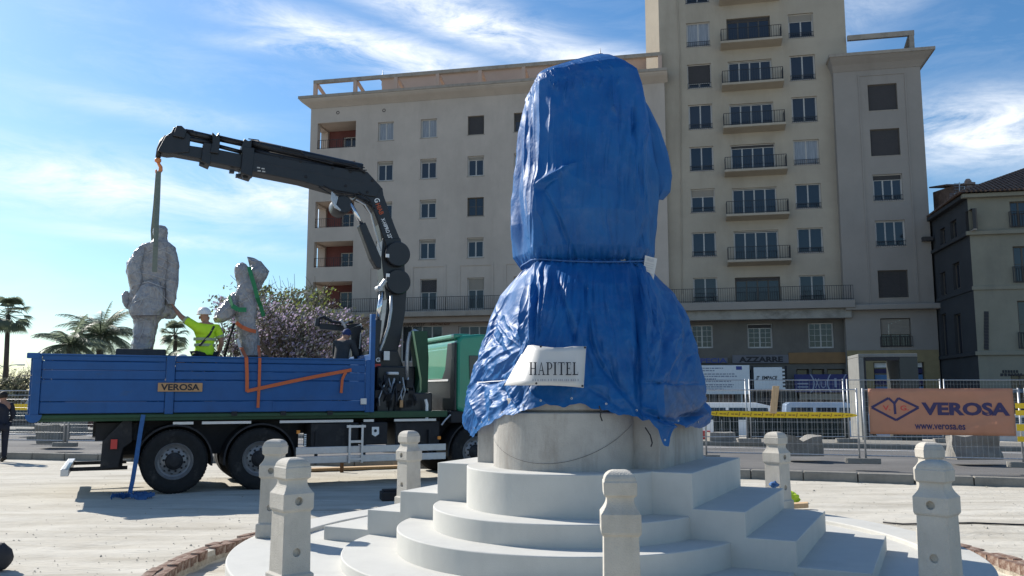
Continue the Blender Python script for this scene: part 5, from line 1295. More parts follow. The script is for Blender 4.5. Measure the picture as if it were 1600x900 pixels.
        if cap:
            h = MB(); h.prism([hd.lerp(cr, .75)+f*.1*s*y+r*.1*s*x for x, y in ((-.8, .7), (-.6, 1.7), (0, 2.0), (.6, 1.7), (.8, .7))], up*.012); h.build('cap_peak', cap, t)
    return t
wb_ = TF @ Vector((tp(320, 540, .75).x, .75, BZ0+.03))
toward = (TF @ tp(236, 480, 1.25)-wb_); toward.z = 0; toward.normalize()
fdir = (Vector((-.35, 1, 0))*.75+toward*.4).normalized()
rgt = Vector((fdir.y, -fdir.x, 0))
def loc(v):
    """world point -> person frame"""
    d = Vector(v)-wb_; return (d.dot(rgt), d.dot(fdir), d.z)
hnd = TF @ tp(276, 492, .98); elb = TF @ tp(285, 505, .85)
person('worker in yellow safety shirt and white helmet on the bed, reaching for the larger statue', wb_, fdir,
       dict(wrl=loc(hnd), ell=loc(elb), head=(-.02, .03, 1.575), crown=(-.025, .03, 1.665), elr=(.28, -.04, 1.16), wrr=(.25, .06, .93)), m_vest, m_trou, vest=m_vest, helmet=m_helm, hair=False, height=1.88, bandm=m_refl)
pb = at_z(-2, 722, 0.0)
person('person in dark navy clothes standing at the left edge of the picture', pb, (-.75, .6), dict(elr=(.25, -.03, 1.15), wrr=(.22, .12, .98), ell=(-.26, .05, 1.16), wrl=(-.12, .26, 1.1)), m_navyc, m_navyc, height=1.76)
pc_ = TF @ Vector((tp(533, 540, 1.0).x, 1.0, BZ0+.03))
person('bent worker in a dark grey jacket and navy cap behind the headboard of the bed', pc_, TU*.6-TNn*.8, dict(chest=(0, .08, 1.26), uchest=(0, .15, 1.37), neck=(0, .20, 1.44), head=(0, .26, 1.50), crown=(0, .30, 1.58), shl=(-.18, .14, 1.36), shr=(.18, .14, 1.36), ell=(-.24, .24, 1.10), elr=(.24, .24, 1.10), wrl=(-.16, .45, 1.02), wrr=(.16, .45, 1.02)), m_greyc, m_navyc, cap=mat('navy cap cloth', (.02, .04, .14), .8, .1, 12), height=1.7)
pd = TF @ Vector((tp(272, 556, 1.9).x, 1.9, BZ0+.03))
person('crouching worker with a white helmet just showing above the bed side', pd, TU, dict(pelvis=(0, -.1, .38), waist=(0, -.06, .52), chest=(0, .02, .68), uchest=(0, .06, .78), neck=(0, .09, .85), head=(0, .13, .90), crown=(0, .14, .985), shl=(-.18, .06, .78), shr=(.18, .06, .78), ell=(-.22, .22, .60), elr=(.22, .22, .60), wrl=(-.12, .42, .55), wrr=(.12, .42, .55), hpl=(-.10, -.08, .36), hpr=(.10, -.08, .36), knl=(-.14, .28, .42), knr=(.14, .28, .42), anl=(-.13, .05, .08), anr=(.13, .05, .08), tol=(-.14, .2, .035), tor=(.14, .2, .035)), m_navyc, m_navyc, helmet=m_helm, hair=False, height=1.72)
# ------------------------------------------------------------------ main building
FMi = FM.inverted()
def fp(px, py, t=0.0):
    """picture point on the facade plane pushed t metres inward -> (s, z)"""
    q = FMi @ on_plane(px, py, FO+FN*t, FN); return q.x, q.z
def holes_from(rects, t): 
    r = []
    for x0, y0, x1, y1 in rects:
        a = fp(x0, (y0+y1)/2, t)[0]; b = fp(x1, (y0+y1)/2, t)[0]; zt = fp((x0+x1)/2, y0, t)[1]; zb = fp((x0+x1)/2, y1, t)[1]; r.append((a, b, zb, zt))
    return r
def wall(mb, F, s0, s1, z0, z1, holes, t, depth=.28, rev=True):
    """wall face in frame F at inward offset t, real openings with reveals"""
    S = sorted({s0, s1, *[h[0] for h in holes], *[h[1] for h in holes]}); Z = sorted({z0, z1, *[h[2] for h in holes], *[h[3] for h in holes]})
    S = [x for x in S if s0 <= x <= s1]; Z = [x for x in Z if z0 <= x <= z1]
    P = lambda s, y, z: F @ Vector((s, y, z))
    for a, b in zip(Z, Z[1:]):
        run = None
        def flush(x0, x1): mb.poly(P(x0, t, a), P(x1, t, a), P(x1, t, b), P(x0, t, b))
        for c, d in zip(S, S[1:]):
            m, n = (c+d)/2, (a+b)/2
            solid = not any(h[0] < m < h[1] and h[2] < n < h[3] for h in holes)
            if solid: run = (run[0], d) if run else (c, d)
            elif run: flush(*run); run = None
        if run: flush(*run)
    if rev:
        for a, b, c, d in holes:
            e = t+depth
            mb.poly(P(a, t, c), P(a, e, c), P(b, e, c), P(b, t, c)); mb.poly(P(a, t, d), P(b, t, d), P(b, e, d), P(a, e, d))
            mb.poly(P(a, t, c), P(a, t, d), P(a, e, d), P(a, e, c)); mb.poly(P(b, t, c), P(b, e, c), P(b, e, d), P(b, t, d))
_wm = {}
def win_mesh(w_, h_, style):
    """window meshes: frame, glass, shutter, sill; local x along, y inward, z up from the lower left corner"""
    key = (round(w_, 1), round(h_, 1), style)
    if key in _wm: return _wm[key]
    I = Matrix.Identity(4); fr = MB(); gl = MB(); sh = MB()
    leaves, shut, kind = style
    zt = h_*(1-shut)
    f = .065
    def fb(x0, x1, z0, z1, y=.10, d=.06): fr.fbox(I, x0, x1, y, y+d, z0, z1)
    fb(0, f, 0, h_); fb(w_-f, w_, 0, h_); fb(f, w_-f, 0, f); fb(f, w_-f, h_-f, h_)
    if shut > .02: 
        n = max(2, int((h_-zt)/.09))
        for k in range(n):
            z = zt+(h_-f-zt)*k/n; sh.fbox(I, f, w_-f, .085, .11, z+.004, zt+(h_-f-zt)*(k+1)/n-.004)
    bars = []
    if zt > .15:
        for k in range(leaves):
            x0 = f+(w_-2*f)*k/leaves; x1 = f+(w_-2*f)*(k+1)/leaves; e = .045
            y0 = .115
            for a, b, c, d in ((x0+.004, x0+e, f, zt), (x1-e, x1-.004, f, zt), (x0+e, x1-e, f, f+e), (x0+e, x1-e, zt-e, zt)): fr.fbox(I, a, b, y0, y0+.045, c, d)
            if kind == 'grid':
                for q in (1, 2, 3): fr.fbox(I, x0+e, x1-e, y0+.01, y0+.03, f+(zt-f)*q/4-.012, f+(zt-f)*q/4+.012)
                fr.fbox(I, (x0+x1)/2-.012, (x0+x1)/2+.012, y0+.01, y0+.03, f, zt)
            if kind == 'bars': 
                fr.fbox(I, x0+e, x1-e, y0+.01, y0+.035, f+(zt-f)*.5-.015, f+(zt-f)*.5+.015)
        gl.fbox(I, f, w_-f, .145, .155, f, zt)
    res = []
    for mb, nm, m in ((fr, 'window', m_frame), (gl, 'glass_pane', m_glass2 if kind == 'curtain' else m_glass), (sh, 'roller_shutter', m_shut)):
        if mb.v: me = mb.mesh(nm); me.materials.append(m); res.append((nm, me))
        else: res.append((nm, None))
    _wm[key] = res; return res
m_dframe = mat('dark window frame', (.10, .085, .07), .6, .08, 8)
_dm = {}
def window(F, parent, rect, t, style, sill=True, dark=False, shutm=None):
    a, b, c, d = rect; w_, h_ = b-a, d-c
    (n0, m0), (n1, m1), (n2, m2) = win_mesh(w_, h_, style)
    kx = w_/round(w_, 1) if False else 1
    src = win_mesh(w_, h_, style)
    Mx = F @ Matrix.Translation((a, t, c)) @ Matrix.Diagonal((w_/max(.01, (max(v.co.x for v in m0.vertices))), 1, h_/max(v.co.z for v in m0.vertices), 1))
    if dark:
        k = (m0.name, 'd')
        if k not in _dm: q = m0.copy(); q.materials.clear(); q.materials.append(m_dframe); _dm[k] = q
        m0 = _dm[k]
    o = link('window', m0, parent, Mx)
    for nm, me in ((n1, m1), (n2, m2)):
        if me is None: continue
        if nm == 'roller_shutter' and shutm:
            k = (me.name, shutm.name)
            if k not in _dm: q = me.copy(); q.materials.clear(); q.materials.append(shutm); _dm[k] = q
            me = _dm[k]
        c_ = link(nm, me); c_.parent = o; c_.matrix_parent_inverse = Matrix.Identity(4)
    if sill:
        s = MB(); s.fbox(F, a-.08, b+.08, t-.07, t+.09, c-.07, c); q = s.build('sill', m_corn); q.parent = o; q.matrix_parent_inverse = W(o).inverted()
    return o
def railing(F, parent, s0, s1, t, z, h=.95, step=.13, sides=None, name='railing'):
    mb = MB(); r = .012
    for zz in (z+.08, z+h): mb.fbox(F, s0, s1, t-.018, t+.018, zz-.016, zz+.016)
    n = max(2, int((s1-s0)/step))
    for k in range(n+1):
        s = lerp(s0, s1, k/n); e = .022 if k % 10 == 0 else r; mb.fbox(F, s-e, s+e, t-e, t+e, z, z+h)
    if sides:
        for s in (s0, s1):
            for zz in (z+.08, z+h): mb.fbox(F, s-.018, s+.018, t+.019, t+sides, zz-.016, zz+.016)
            for k in range(1, int(sides/step)+1): mb.fbox(F, s-r, s+r, t+k*step-r, t+k*step+r, z, z+h)
    return mb.build(name, m_iron, parent)

apt = thing('apartment_building', 'large cream apartment building with a tall balcony tower and brick red loggias', 'building', FM @ Vector((20, 5, 0)))
EOFZ = 0
random.seed(21)
# --- left wing
LWs1 = fp(1042, 300)[0]; LZ = fp(470, 157)[1]-.55; BASEZ = fp(600, 489)[1]
rows = [(186, 215), (248, 279), (312, 341), (374, 405)]
cols = [(589.5, 614), (656.5, 682), (730.5, 756), (803, 829), (877, 903), (952, 978)]
rectL = []
for ci, (x0, x1) in enumerate(cols):
    xr = 669; dx = ((x0+x1)/2-xr)
    s0 = fp(x0, 262)[0]; s1 = fp(x1, 262)[0]
    for r_, (y0, y1) in enumerate(rows):
        zt = fp(669, y0)[1]; zb = fp(669, y1)[1]; rectL.append((s0, s1, zb, zt, ci, r_))
fz1, fz0 = fp(667, 436)[1], fp(667, 485)[1]
for ci, (x0, x1) in enumerate(cols): rectL.append((fp(x0, 460)[0]-.02, fp(x1, 460)[0]+.02, fz0, fz1, ci, 4))
LS0, LS1 = fp(490.5, 397)[0], fp(551.5, 397)[0]
logg = []
for y0, y1 in ((191, 231.5), (253, 293), (314, 355), (377, 417), (440, 483)):
    logg.append((LS0, LS1, fp(522, y1)[1], fp(522, y0)[1]))
LWD = 14.0
mb = MB()
P = lambda s, y, z: FM @ Vector((s, y, z))
wall(mb, FM, 0, LWs1, BASEZ, LZ, [r[:4] for r in rectL]+logg, 0, .28)
# rounded corner strip and side wall with loggia openings
SM = FM @ Matrix(((0, 1, 0, 0), (-1, 0, 0, 0), (0, 0, 1, 0), (0, 0, 0, 1))).transposed() if False else None
sf_ = FM @ Matrix.Rotation(-math.pi/2, 4, 'Z')      # local x = -inward ... used for the left side
# left side wall at s=0 running inward
def side_wall(mb, s, y0, y1, z0, z1, holes, flip, th=.35):
    S = sorted({y0, y1, *[h[0] for h in holes], *[h[1] for h in holes]}); Z = sorted({z0, z1, *[h[2] for h in holes], *[h[3] for h in holes]})
    for a, b in zip(Z, Z[1:]):
        for c, d in zip(S, S[1:]):
            if any(h[0] < (c+d)/2 < h[1] and h[2] < (a+b)/2 < h[3] for h in holes): continue
            q = [P(s, c, a), P(s, d, a), P(s, d, b), P(s, c, b)]; mb.poly(*(q if flip else q[::-1]))
    for a, b, c, d in holes:
        for u in ((P(s, a, c), P(s+th, a, c), P(s+th, b, c), P(s, b, c)), (P(s, a, d), P(s, b, d), P(s+th, b, d), P(s+th, a, d)), (P(s, a, c), P(s, a, d), P(s+th, a, d), P(s+th, a, c)), (P(s, b, c), P(s+th, b, c), P(s+th, b, d), P(s, b, d))): mb.poly(*u)
sh_ = [(.55, 2.0, c, d-.15) for a, b, c, d in logg]
side_wall(mb, 0, 0, LWD, BASEZ, LZ, sh_, False)
mb.poly(P(LWs1, 0, BASEZ), P(LWs1, .45, BASEZ), P(LWs1, .45, LZ), P(LWs1, 0, LZ))
mb.poly(P(0, 0, LZ), P(LWs1, 0, LZ), P(LWs1, LWD, LZ), P(0, LWD, LZ)); mb.poly(P(0, LWD, 0), P(0, LWD, LZ), P(LWs1, LWD, LZ), P(LWs1, LWD, 0))
mb.build('front_wall', m_stuc, apt)
# loggia rooms
for k, (a, b, c, d) in enumerate(logg):
    g_ = 2.3; lo_ = MB(); lo_.mi = 0
    lo_.poly(P(a, .29, c), P(b, .29, c), P(b, g_, c), P(a, g_, c)); lo_.poly(P(a, .29, d), P(a, g_, d), P(b, g_, d), P(b, .29, d))
    lo_.mi = 1; y0, y1, z0, z1 = sh_[k]
    lo_.poly(P(b, .29, c), P(b, .29, d), P(b, g_, d), P(b, g_, c))
    wz0, wz1 = c+.02, d-.55; ws0, ws1 = a+1.25, b-.06
    wall(lo_, FM, a, b, c, d, [(ws0, ws1, wz0, wz1)], g_, .2)
    # inner face of the side wall with its opening
    lo_.mi = 0
    for q in ((.29, y0, c, d), (y1, g_, c, d), (y0, y1, z1, d)):
        if q[1]-q[0] > .01 and q[3]-q[2] > .01: lo_.poly(P(a, q[0], q[2]), P(a, q[1], q[2]), P(a, q[1], q[3]), P(a, q[0], q[3]))
    if a > .36:
        for u in ((P(.35, y0, z0), P(a, y0, z0), P(a, y1, z0), P(.35, y1, z0)), (P(.35, y0, z1), P(.35, y1, z1), P(a, y1, z1), P(a, y0, z1)), (P(.35, y0, z0), P(.35, y0, z1), P(a, y0, z1), P(a, y0, z0)), (P(.35, y1, z0), P(a, y1, z0), P(a, y1, z1), P(.35, y1, z1))): lo_.poly(*u)
    l = lo_.build('loggia', [m_stuc, m_red], apt)
    window(FM, apt, (ws0, ws1, wz0, wz1), g_+.02, (3, 0, 'bars'), sill=False)
    railing(FM, apt, a, b, .10, c+.0, .75, .16)
for a, b, c, d, ci, ri in rectL:
    shut = 0; kind = 'plain'; lv = 2; dark = False
    if ri == 0: kind = ('curtain', 'curtain', 'plain', 'plain', 'bars', 'curtain')[ci]; shut = (0, 0, .99, .4, 0, .3)[ci]; dark = ci >= 2
    elif ri == 2 and ci == 2: kind = 'bars'; dark = True
    elif ri == 4: shut = (.5, .42, .38, .3, .42, .2)[ci]
    else: shut = (.16, .17, .18, .16, .3, .2)[ci]
    window(FM, apt, (a, b, c, d), .06, (lv, shut, kind), sill=ri < 4, dark=dark, shutm=(m_dshut if (ri == 0 and ci >= 2) or (ri == 4 and ci < 2) else None))
# french window surrounds
for ci, (x0, x1) in enumerate(cols):
    a, b = fp(x0, 460)[0]-.75, fp(x1, 460)[0]+.75; zt = fp(667, 414)[1]
    for q in ((a, a+.16, BASEZ+.02, zt), (b-.16, b, BASEZ+.02, zt), (a+.16, b-.16, zt-.16, zt)):
        m2 = MB(); m2.fbox(FM, q[0], q[1], -.045, .02, q[2], q[3]); m2.build('window_surround', m_stuc, apt)
for px, py in ((528, 176), (600, 172.5)):
    s, z = fp(px, py); v_ = MB(); v_.lathe(P(s, .01, z), -FN, [(0, .14), (.03, .14), (.03, .09), (.0, .09)], 16); v_.build('vent_cover', m_dshut, apt)
# cornice and roof terrace of the left wing
def cornice(s0, s1, y0, y1, z, ov, parent, m=m_corn, hgt=.75):
    mb = MB()
    mb.prism([P(s, y, z+.10) for s, y in ((s0-ov, y0-ov), (s1+ov*0, y0-ov), (s1+ov*0, y1), (s0-ov, y1))], (0, 0, .22))
    a = mb.build('cornice', m, parent)
    mb = MB(); rr = []
    for k, (o, zz) in enumerate(((0.03, z-hgt), (.12, z-hgt+.08), (.30, z-hgt+.22), (.55*ov/.8, z-.15), (ov-.1, z+.0), (ov-.06, z+.098))): rr.append([P(s0-o, y1, zz), P(s0-o, y0-o, zz), P(s1, y0-o, zz)])
    mb.loft(rr, cap=False, closed=False); mb.f = [f[::-1] for f in mb.f]
    mb.build('cornice', m_stuc if m is m_corn else m, parent)
CZ = fp(470, 157)[1]
cornice(0, LWs1+.25, 0, LWD, CZ-.25, .80, apt, hgt=.55)
RZ = CZ+.07
pg = MB(); top = RZ+1.62
PE = fp(1034, 85)[0]
pm = MB(); pm.fbox(FM, .05, PE, .15, .44, top-.28, top); pm.build('pergola_beam', m_corn, apt)
for k in range(9):
    s = .05+k*(PE-.34)/8
    m2 = MB(); m2.fbox(FM, s, s+.28, .16, .44, RZ-.02, top-.281); m2.build('pergola_post', m_pink, apt)
    m2 = MB(); c0 = P(s+.14, .45, top-.16); c1 = P(s+.14, 4.6, RZ+.35); m2.obox((c0+c1)/2, (c1-c0)/2, FD*.10, Vector((0, 0, .12))); m2.build('pergola_rafter', m_pink, apt)
PHZ = fp(800, 107.5, 4.6)[1]
pm = MB(); pm.fbox(FM, fp(597, 120, 4.6)[0], LWs1+2, 4.6, 10, RZ-.02, PHZ); pm.build('penthouse', m_pink, apt)
pm = MB(); pm.fbox(FM, fp(597, 120, 4.6)[0]-.2, LWs1+2, 4.4, 10, PHZ, PHZ+.15); pm.build('penthouse_roof', m_corn, apt)
for px, py, t in ((598, 118, 5), (938, 84, 4)):
    s, z = fp(px, py, t); m2 = MB(); m2.lathe(P(s, t, z-.9), (0, 0, 1), [(0, .1), (.5, .08), (.55, .25), (.62, .06), (.8, .16), (.95, .05), (1.4, .015)], 12); m2.build('roof_finial', m_galv, apt, smooth=True)
# --- tower
TT = .45; TH = 40.0
ts0, ts1 = fp(1030, 60, TT)[0], fp(1322, 60, TT)[0]
TW = []
Lw = [(1071, -32, 1107, 5), (1073, 35, 1109, 72.6), (1075, 100, 1112, 137.5), (1076, 163, 1114, 201.6), (1078, 229, 1115, 267), (1079, 295, 1117, 332), (1080, 363, 1118, 401), (1082, 434, 1121, 472)]
Cw = [(1135, -40, 1202, -2), (1136, 27, 1203.6, 68), (1137.6, 94, 1205, 133), (1140, 161, 1209, 199), (1142, 225, 1212, 267), (1143, 293, 1215, 336), (1146, 360, 1216, 407), (1147.6, 433, 1219, 472)]
Rw = [(1229, -46, 1268, -8), (1231, 21, 1270, 58.6), (1234, 86, 1273, 125), (1237, 151, 1277, 190.6), (1240, 218, 1281, 257), (1242.5, 287, 1283.6, 325.5), (1246, 356, 1286, 395), (1249, 430, 1290, 470)]
def col_rects(lst, t):
    r = holes_from(lst, t); a = sum(x[0] for x in r)/len(r); b = sum(x[1] for x in r)/len(r)
    return [(a, b, x[2], x[3]) for x in r]
LR, CR, RR = col_rects(Lw, TT), col_rects(Cw, TT), col_rects(Rw, TT)
mb = MB(); wall(mb, FM, ts0, ts1, BASEZ, TH, LR+CR+RR, TT, .28)
ch0 = fp(1009, 60, TT+1.2)[0]
mb.poly(P(ch0, TT+1.2, BASEZ), P(ts0, TT, BASEZ), P(ts0, TT, TH), P(ch0, TT+1.2, TH)); mb.poly(P(ch0, 14, BASEZ), P(ch0, TT+1.2, BASEZ), P(ch0, TT+1.2, TH), P(ch0, 14, TH))
mb.poly(P(ts1, TT, BASEZ), P(ts1, 14, BASEZ), P(ts1, 14, TH), P(ts1, TT, TH)); mb.poly(P(ch0, 14, 0), P(ch0, 14, TH), P(ts1, 14, TH), P(ts1, 14, 0)); mb.poly(P(ch0, TT, TH), P(ts1, TT, TH), P(ts1, 14, TH), P(ch0, 14, TH))
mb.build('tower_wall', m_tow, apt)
for k, r in enumerate(LR): window(FM, apt, r, TT+.06, (2, (.3, .0, .78, .0, .0, .32, .0, .0)[k], ('plain', 'curtain', 'plain', 'plain', 'plain', 'plain', 'plain', 'plain')[k]), shutm=m_dshut if k == 2 else None); railing(FM, apt, r[0], r[1], TT+.03, r[2], .38, .14)
for k, r in enumerate(RR): window(FM, apt, r, TT+.06, (2, (.2, .3, .0, .0, .45 if False else .0, .0, .0, .0)[k], ('plain', 'plain', 'plain', 'plain', 'curtain', 'plain', 'plain', 'plain')[k])); railing(FM, apt, r[0], r[1], TT+.03, r[2], .38, .14)
for k, r in enumerate(CR):
    window(FM, apt, r, TT+.06, (4, .12 if k % 3 == 1 else .05, 'plain'), sill=False, dark=k in (1, 7), shutm=m_dshut)
    if k < 7:
        a, b = r[0]-.5, r[1]+.72; bz = r[2]-.05
        sl_ = MB(); sl_.prism([P(s, y, z) for s, y, z in ((a, TT-1.0, bz-.16), (a, TT-1.0, bz), (a, TT, bz), (a, TT, bz-.34), (a, TT-.85, bz-.2))], FD*(b-a)); ba = sl_.build('balcony', m_tow, apt)
        r_ = railing(FM, apt, a+.05, b-.05, TT-.94, bz, .92, .17, sides=.9); 
# vertical pipes and cable on the tower
pp = MB(); pp.tube([P(fp(1058, 30, TT)[0], TT-.04, 33), P(fp(1062, 60, TT)[0], TT-.04, fp(1062, 90, TT)[1]), P(fp(1062, 300, TT)[0], TT-.04, BASEZ+1)], .035, 6); pp.build('drain_pipe', m_tow, apt)
# --- right wing, slightly proud of the tower
RT = -.25; RZT = fp(1380, 92, RT)[1]
rs0, rs1 = fp(1306, 200, RT)[0], fp(1443.5, 200, RT)[0]
Ww = [(1356.5, 131, 1402, 172), (1360, 201, 1407, 243), (1363.5, 272, 1410, 313.5), (1368, 344, 1414, 385), (1372, 422, 1420, 465), (1377, 497, 1424, 542)]
WR = col_rects(Ww, RT)
mb = MB(); LEDZ = fp(1400, 482, RT)[1]
wall(mb, FM, rs0, rs1, LEDZ, RZT+.2, WR[:5], RT, .28)
mb.poly(P(rs0, TT, LEDZ), P(rs0, RT, LEDZ), P(rs0, RT, RZT), P(rs0, TT, RZT)); mb.poly(P(rs1, RT, LEDZ), P(rs1, 14, LEDZ), P(rs1, 14, RZT), P(rs1, RT, RZT))
mb.poly(P(rs0, RT, RZT+.2), P(rs1, RT, RZT+.2), P(rs1, 14, RZT+.2), P(rs0, 14, RZT+.2)); mb.poly(P(ts1, 14, 0), P(ts1, 14, RZT), P(rs1, 14, RZT), P(rs1, 14, 0))
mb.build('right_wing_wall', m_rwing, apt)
for k, r in enumerate(WR): window(FM, apt, r, RT+.06, (3, (.98, .98, .2, .04, .98, .55)[k], 'plain' if k < 5 else 'grid'), dark=k in (0, 1, 4, 5), shutm=m_dshut if k != 5 else None); 
for k in (2, 3): railing(FM, apt, WR[k][0], WR[k][1], RT+.03, WR[k][2], .38, .14)
for q in (-.75, .62):   # shallow vertical panel lines
    pass
fl2 = MB(); a, b = WR[0][0]-.62, WR[0][1]+.62; zt = WR[0][3]+.75
for q in ((a, a+.1, LEDZ+.3, zt), (b-.1, b, LEDZ+.3, zt), (a+.1, b-.1, zt-.1, zt)):
    m2 = MB(); m2.fbox(FM, q[0], q[1], RT-.04, RT+.02, q[2], q[3]); m2.build('wall_panel', m_rwing, apt)
mb = MB(); mb.fbox(FM, rs0-.35, rs1+.85, RT-.8, 13, RZT+.12, RZT+.34); mb.build('cornice', m_corn, apt)
mb = MB(); rr = []
for o, zz in ((0.03, RZT-.75), (.12, RZT-.6), (.30, RZT-.35), (.55, RZT-.1), (.74, RZT+.118)): rr.append([P(rs0-o*.4, TT, zz), P(rs0-o*.4, RT-o, zz), P(rs1+o, RT-o, zz), P(rs1+o, 13, zz)])
mb.loft(rr, cap=False, closed=False); mb.f = [f[::-1] for f in mb.f]; mb.build('cornice', m_rwing, apt)
PZ = fp(1428, 47, 0)[1]
m2 = MB(); m2.fbox(FM, ts1+.02, fp(1429, 60)[0], -.02, .24, PZ-.36, PZ); m2.build('pergola_beam', m_corn, apt)
m2 = MB(); s = fp(1426, 60)[0]; m2.fbox(FM, s-.22, s+.1, .0, .22, RZT+.3, PZ-.361); m2.build('pergola_post', m_corn, apt)
m2 = MB(); c0 = P(s-.06, .25, PZ-.2); c1 = P(s-.06, 4.2, RZT+.5); m2.obox((c0+c1)/2, (c1-c0)/2, FD*.12, Vector((0, 0, .14))); m2.build('pergola_rafter', m_corn, apt)
m2 = MB(); s, z = fp(1447, 374, RT); m2.fbox(FM, s-.3, s+.35, RT-.4, RT-.02, z-.15, z+.12); m2.build('wall_lamp', m_dshut, apt)
# --- ledges, balcony of the main floor
m2 = MB(); m2.fbox(FM, -.35, LWs1+.5, -.95, .02, BASEZ-.42, BASEZ-.02); m2.build('ledge', m_corn, apt, bevel=.03)
m2 = MB(); m2.fbox(FM, -.15, LWs1+.5, -.55, .02, BASEZ-.85, BASEZ-.42); m2.build('ledge', m_stone, apt, bevel=.05)
railing(FM, apt, fp(556, 470)[0], LWs1, -.85, BASEZ, 1.05, .15)
tz = fp(1200, 472, -.3)[1]
m2 = MB(); m2.fbox(FM, LWs1-.3, rs0+.6, -.9, TT, tz-.55, tz); m2.build('ledge', m_rwing, apt, bevel=.03)
m2 = MB(); m2.fbox(FM, LWs1-.3, rs0+.4, -.55, TT, tz-1.22, tz-.55); m2.build('worn_frieze', mat('flaking cornice plaster', (.36, .34, .30), .95, .1, 1, .6, 12, dirt=((.10, .09, .08), .55, .50, (1, 1, 1.6), .85)), apt, bevel=.03)
railing(FM, apt, LWs1+.1, rs0+.5, -.8, tz, 1.0, .15)
m2 = MB(); m2.fbox(FM, rs0-.02, rs1+.55, RT-.55, RT+.02, LEDZ-.1, LEDZ+.28); m2.build('ledge', m_rwing, apt, bevel=.06)
# --- mezzanine and shop fronts
lowz = .2
mez_L = holes_from([(626, 509, 691, 566), (716, 509, 780, 566), (806, 509, 870, 566), (896, 509, 960, 566)], .15)
door_L = [(x[0]+.2, x[1]-.2, .25, x[2]-.6) for x in mez_L]+[(fp(500+k*62, 600)[0], fp(540+k*62, 600)[0], .25, 4.2) for k in range(2)]
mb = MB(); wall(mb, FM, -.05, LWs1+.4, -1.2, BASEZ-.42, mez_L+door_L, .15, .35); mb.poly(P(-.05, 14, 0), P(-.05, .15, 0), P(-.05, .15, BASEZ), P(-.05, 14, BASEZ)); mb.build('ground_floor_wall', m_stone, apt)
for r in mez_L: window(FM, apt, r, .25, (4, 0, 'plain'), sill=True)
for r in door_L: window(FM, apt, r, .3, (2, 0, 'plain'), sill=False, dark=True)
mz = holes_from([(1080, 508, 1114, 544), (1168, 505.5, 1207, 544), (1263, 504.5, 1303, 544)], TT)
sf2 = [(fp(a, 620, TT)[0], fp(b, 620, TT)[0], .3, 3.4) for a, b in ((1052, 1078), (1084, 1110), (1120, 1150), (1160, 1180), (1186, 1220), (1246, 1266), (1270, 1290), (1294, 1322))]
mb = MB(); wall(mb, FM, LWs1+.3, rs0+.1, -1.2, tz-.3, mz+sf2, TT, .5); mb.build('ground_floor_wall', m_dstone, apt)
for k, r in enumerate(mz): window(FM, apt, r, TT+.12, (2, .18 if k == 1 else 0, 'grid'), shutm=m_dshut)
for r in sf2: window(FM, apt, r, TT+.3, (1, 0, 'plain'), sill=False, dark=True)
sf3 = [(fp(a, 590, RT)[0], fp(b, 590, RT)[0], 1.0, fp(1400, 566, RT)[1]) for a, b in ((1366, 1400), (1428, 1446))]
mb = MB(); mm2 = mat('ochre shop wall', (.33, .26, .14), .9, .1, 2)
yb = fp(1400, 547, RT)[1]
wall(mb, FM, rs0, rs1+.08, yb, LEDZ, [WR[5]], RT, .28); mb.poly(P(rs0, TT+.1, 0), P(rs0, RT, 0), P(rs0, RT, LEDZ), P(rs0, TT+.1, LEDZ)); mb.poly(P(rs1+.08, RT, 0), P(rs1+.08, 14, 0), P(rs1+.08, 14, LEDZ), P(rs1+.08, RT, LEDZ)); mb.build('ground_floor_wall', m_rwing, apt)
mb = MB(); wall(mb, FM, rs0, rs1+.06, -1.2, yb, sf3, RT+.02, .3); mb.build('shop_wall', mm2, apt)
railing(FM, apt, WR[5][0]-.05, WR[5][1]+.05, RT-.05, WR[5][2], .7, .16)
pst = [m_whitep, mat('poster blue', (.10, .22, .42), .6, .1, 2), mat('poster pale blue', (.32, .45, .6), .6, .1, 2), m_navy]
for r in sf3:
    window(FM, apt, r, RT+.25, (1, 0, 'plain'), sill=False, dark=True)
    n = 7
    for k in range(n):
        q = MB(); q.fbox(FM, r[0]+.1, r[1]-.1, RT+.29, RT+.30, lerp(r[2], r[3], k/n)+.06, lerp(r[2], r[3], (k+1)/n)-.03); q.build('shop_poster', pst[(k*2+1) % 4 if k != n-1 else 0], apt)
# fascia and signs
def sign(name, label, px0, py0, px1, py1, t, m, cat='sign', d=.12):
    s0, z1 = fp(px0, py0, t); s1, _ = fp(px1, py0, t); z0 = fp(px0, py1, t)[1]
    mb = MB(); mb.fbox(FM, s0, s1, t, t+d, z0, z1); o = mb.build(name, m, bevel=.02); tag(o, label, cat)
    return o, (s0, s1, z0, z1, t)
def stext(o, R, s, a0, a1, b0, b1, m, bold=0, shear=0):
    s0, s1, z0, z1, t = R
    return text(s, face4(P(lerp(s0, s1, a0), t-.012, lerp(z0, z1, b0)), FD, (0, 0, 1)), (s1-s0)*(a1-a0), (z1-z0)*(b1-b0), m, 'lettering', o, bold, shear=shear)
m_dblue = mat('dull blue letters', (.05, .07, .26), .6, 0)
m_signg = mat('grey shop fascia', (.17, .165, .18), .7, .08, 2)
o, R0 = sign('shop_sign', 'dark shop sign with the blue letters OPECIA above the long white board', 1062, 559.5, 1137, 568, TT-.14, m_signg)
stext(o, R0, 'ORTOPECIA', -.16, .98, .05, .92, m_dblue, .02)
o, R0 = sign('shop_sign', 'grey shop fascia with dark capital letters right of the blue lettering', 1144, 555, 1232, 568, TT-.15, m_signg)
stext(o, R0, 'AZZARRE', .12, .9, .15, .8, m_ink, .04)
o, R0 = sign('shop_sign', 'brown orange shop fascia above the dark blue sign', 1232, 551, 1324, 568, TT-.14, mat('brown shop fascia', (.27, .155, .07), .8, .1, 2))
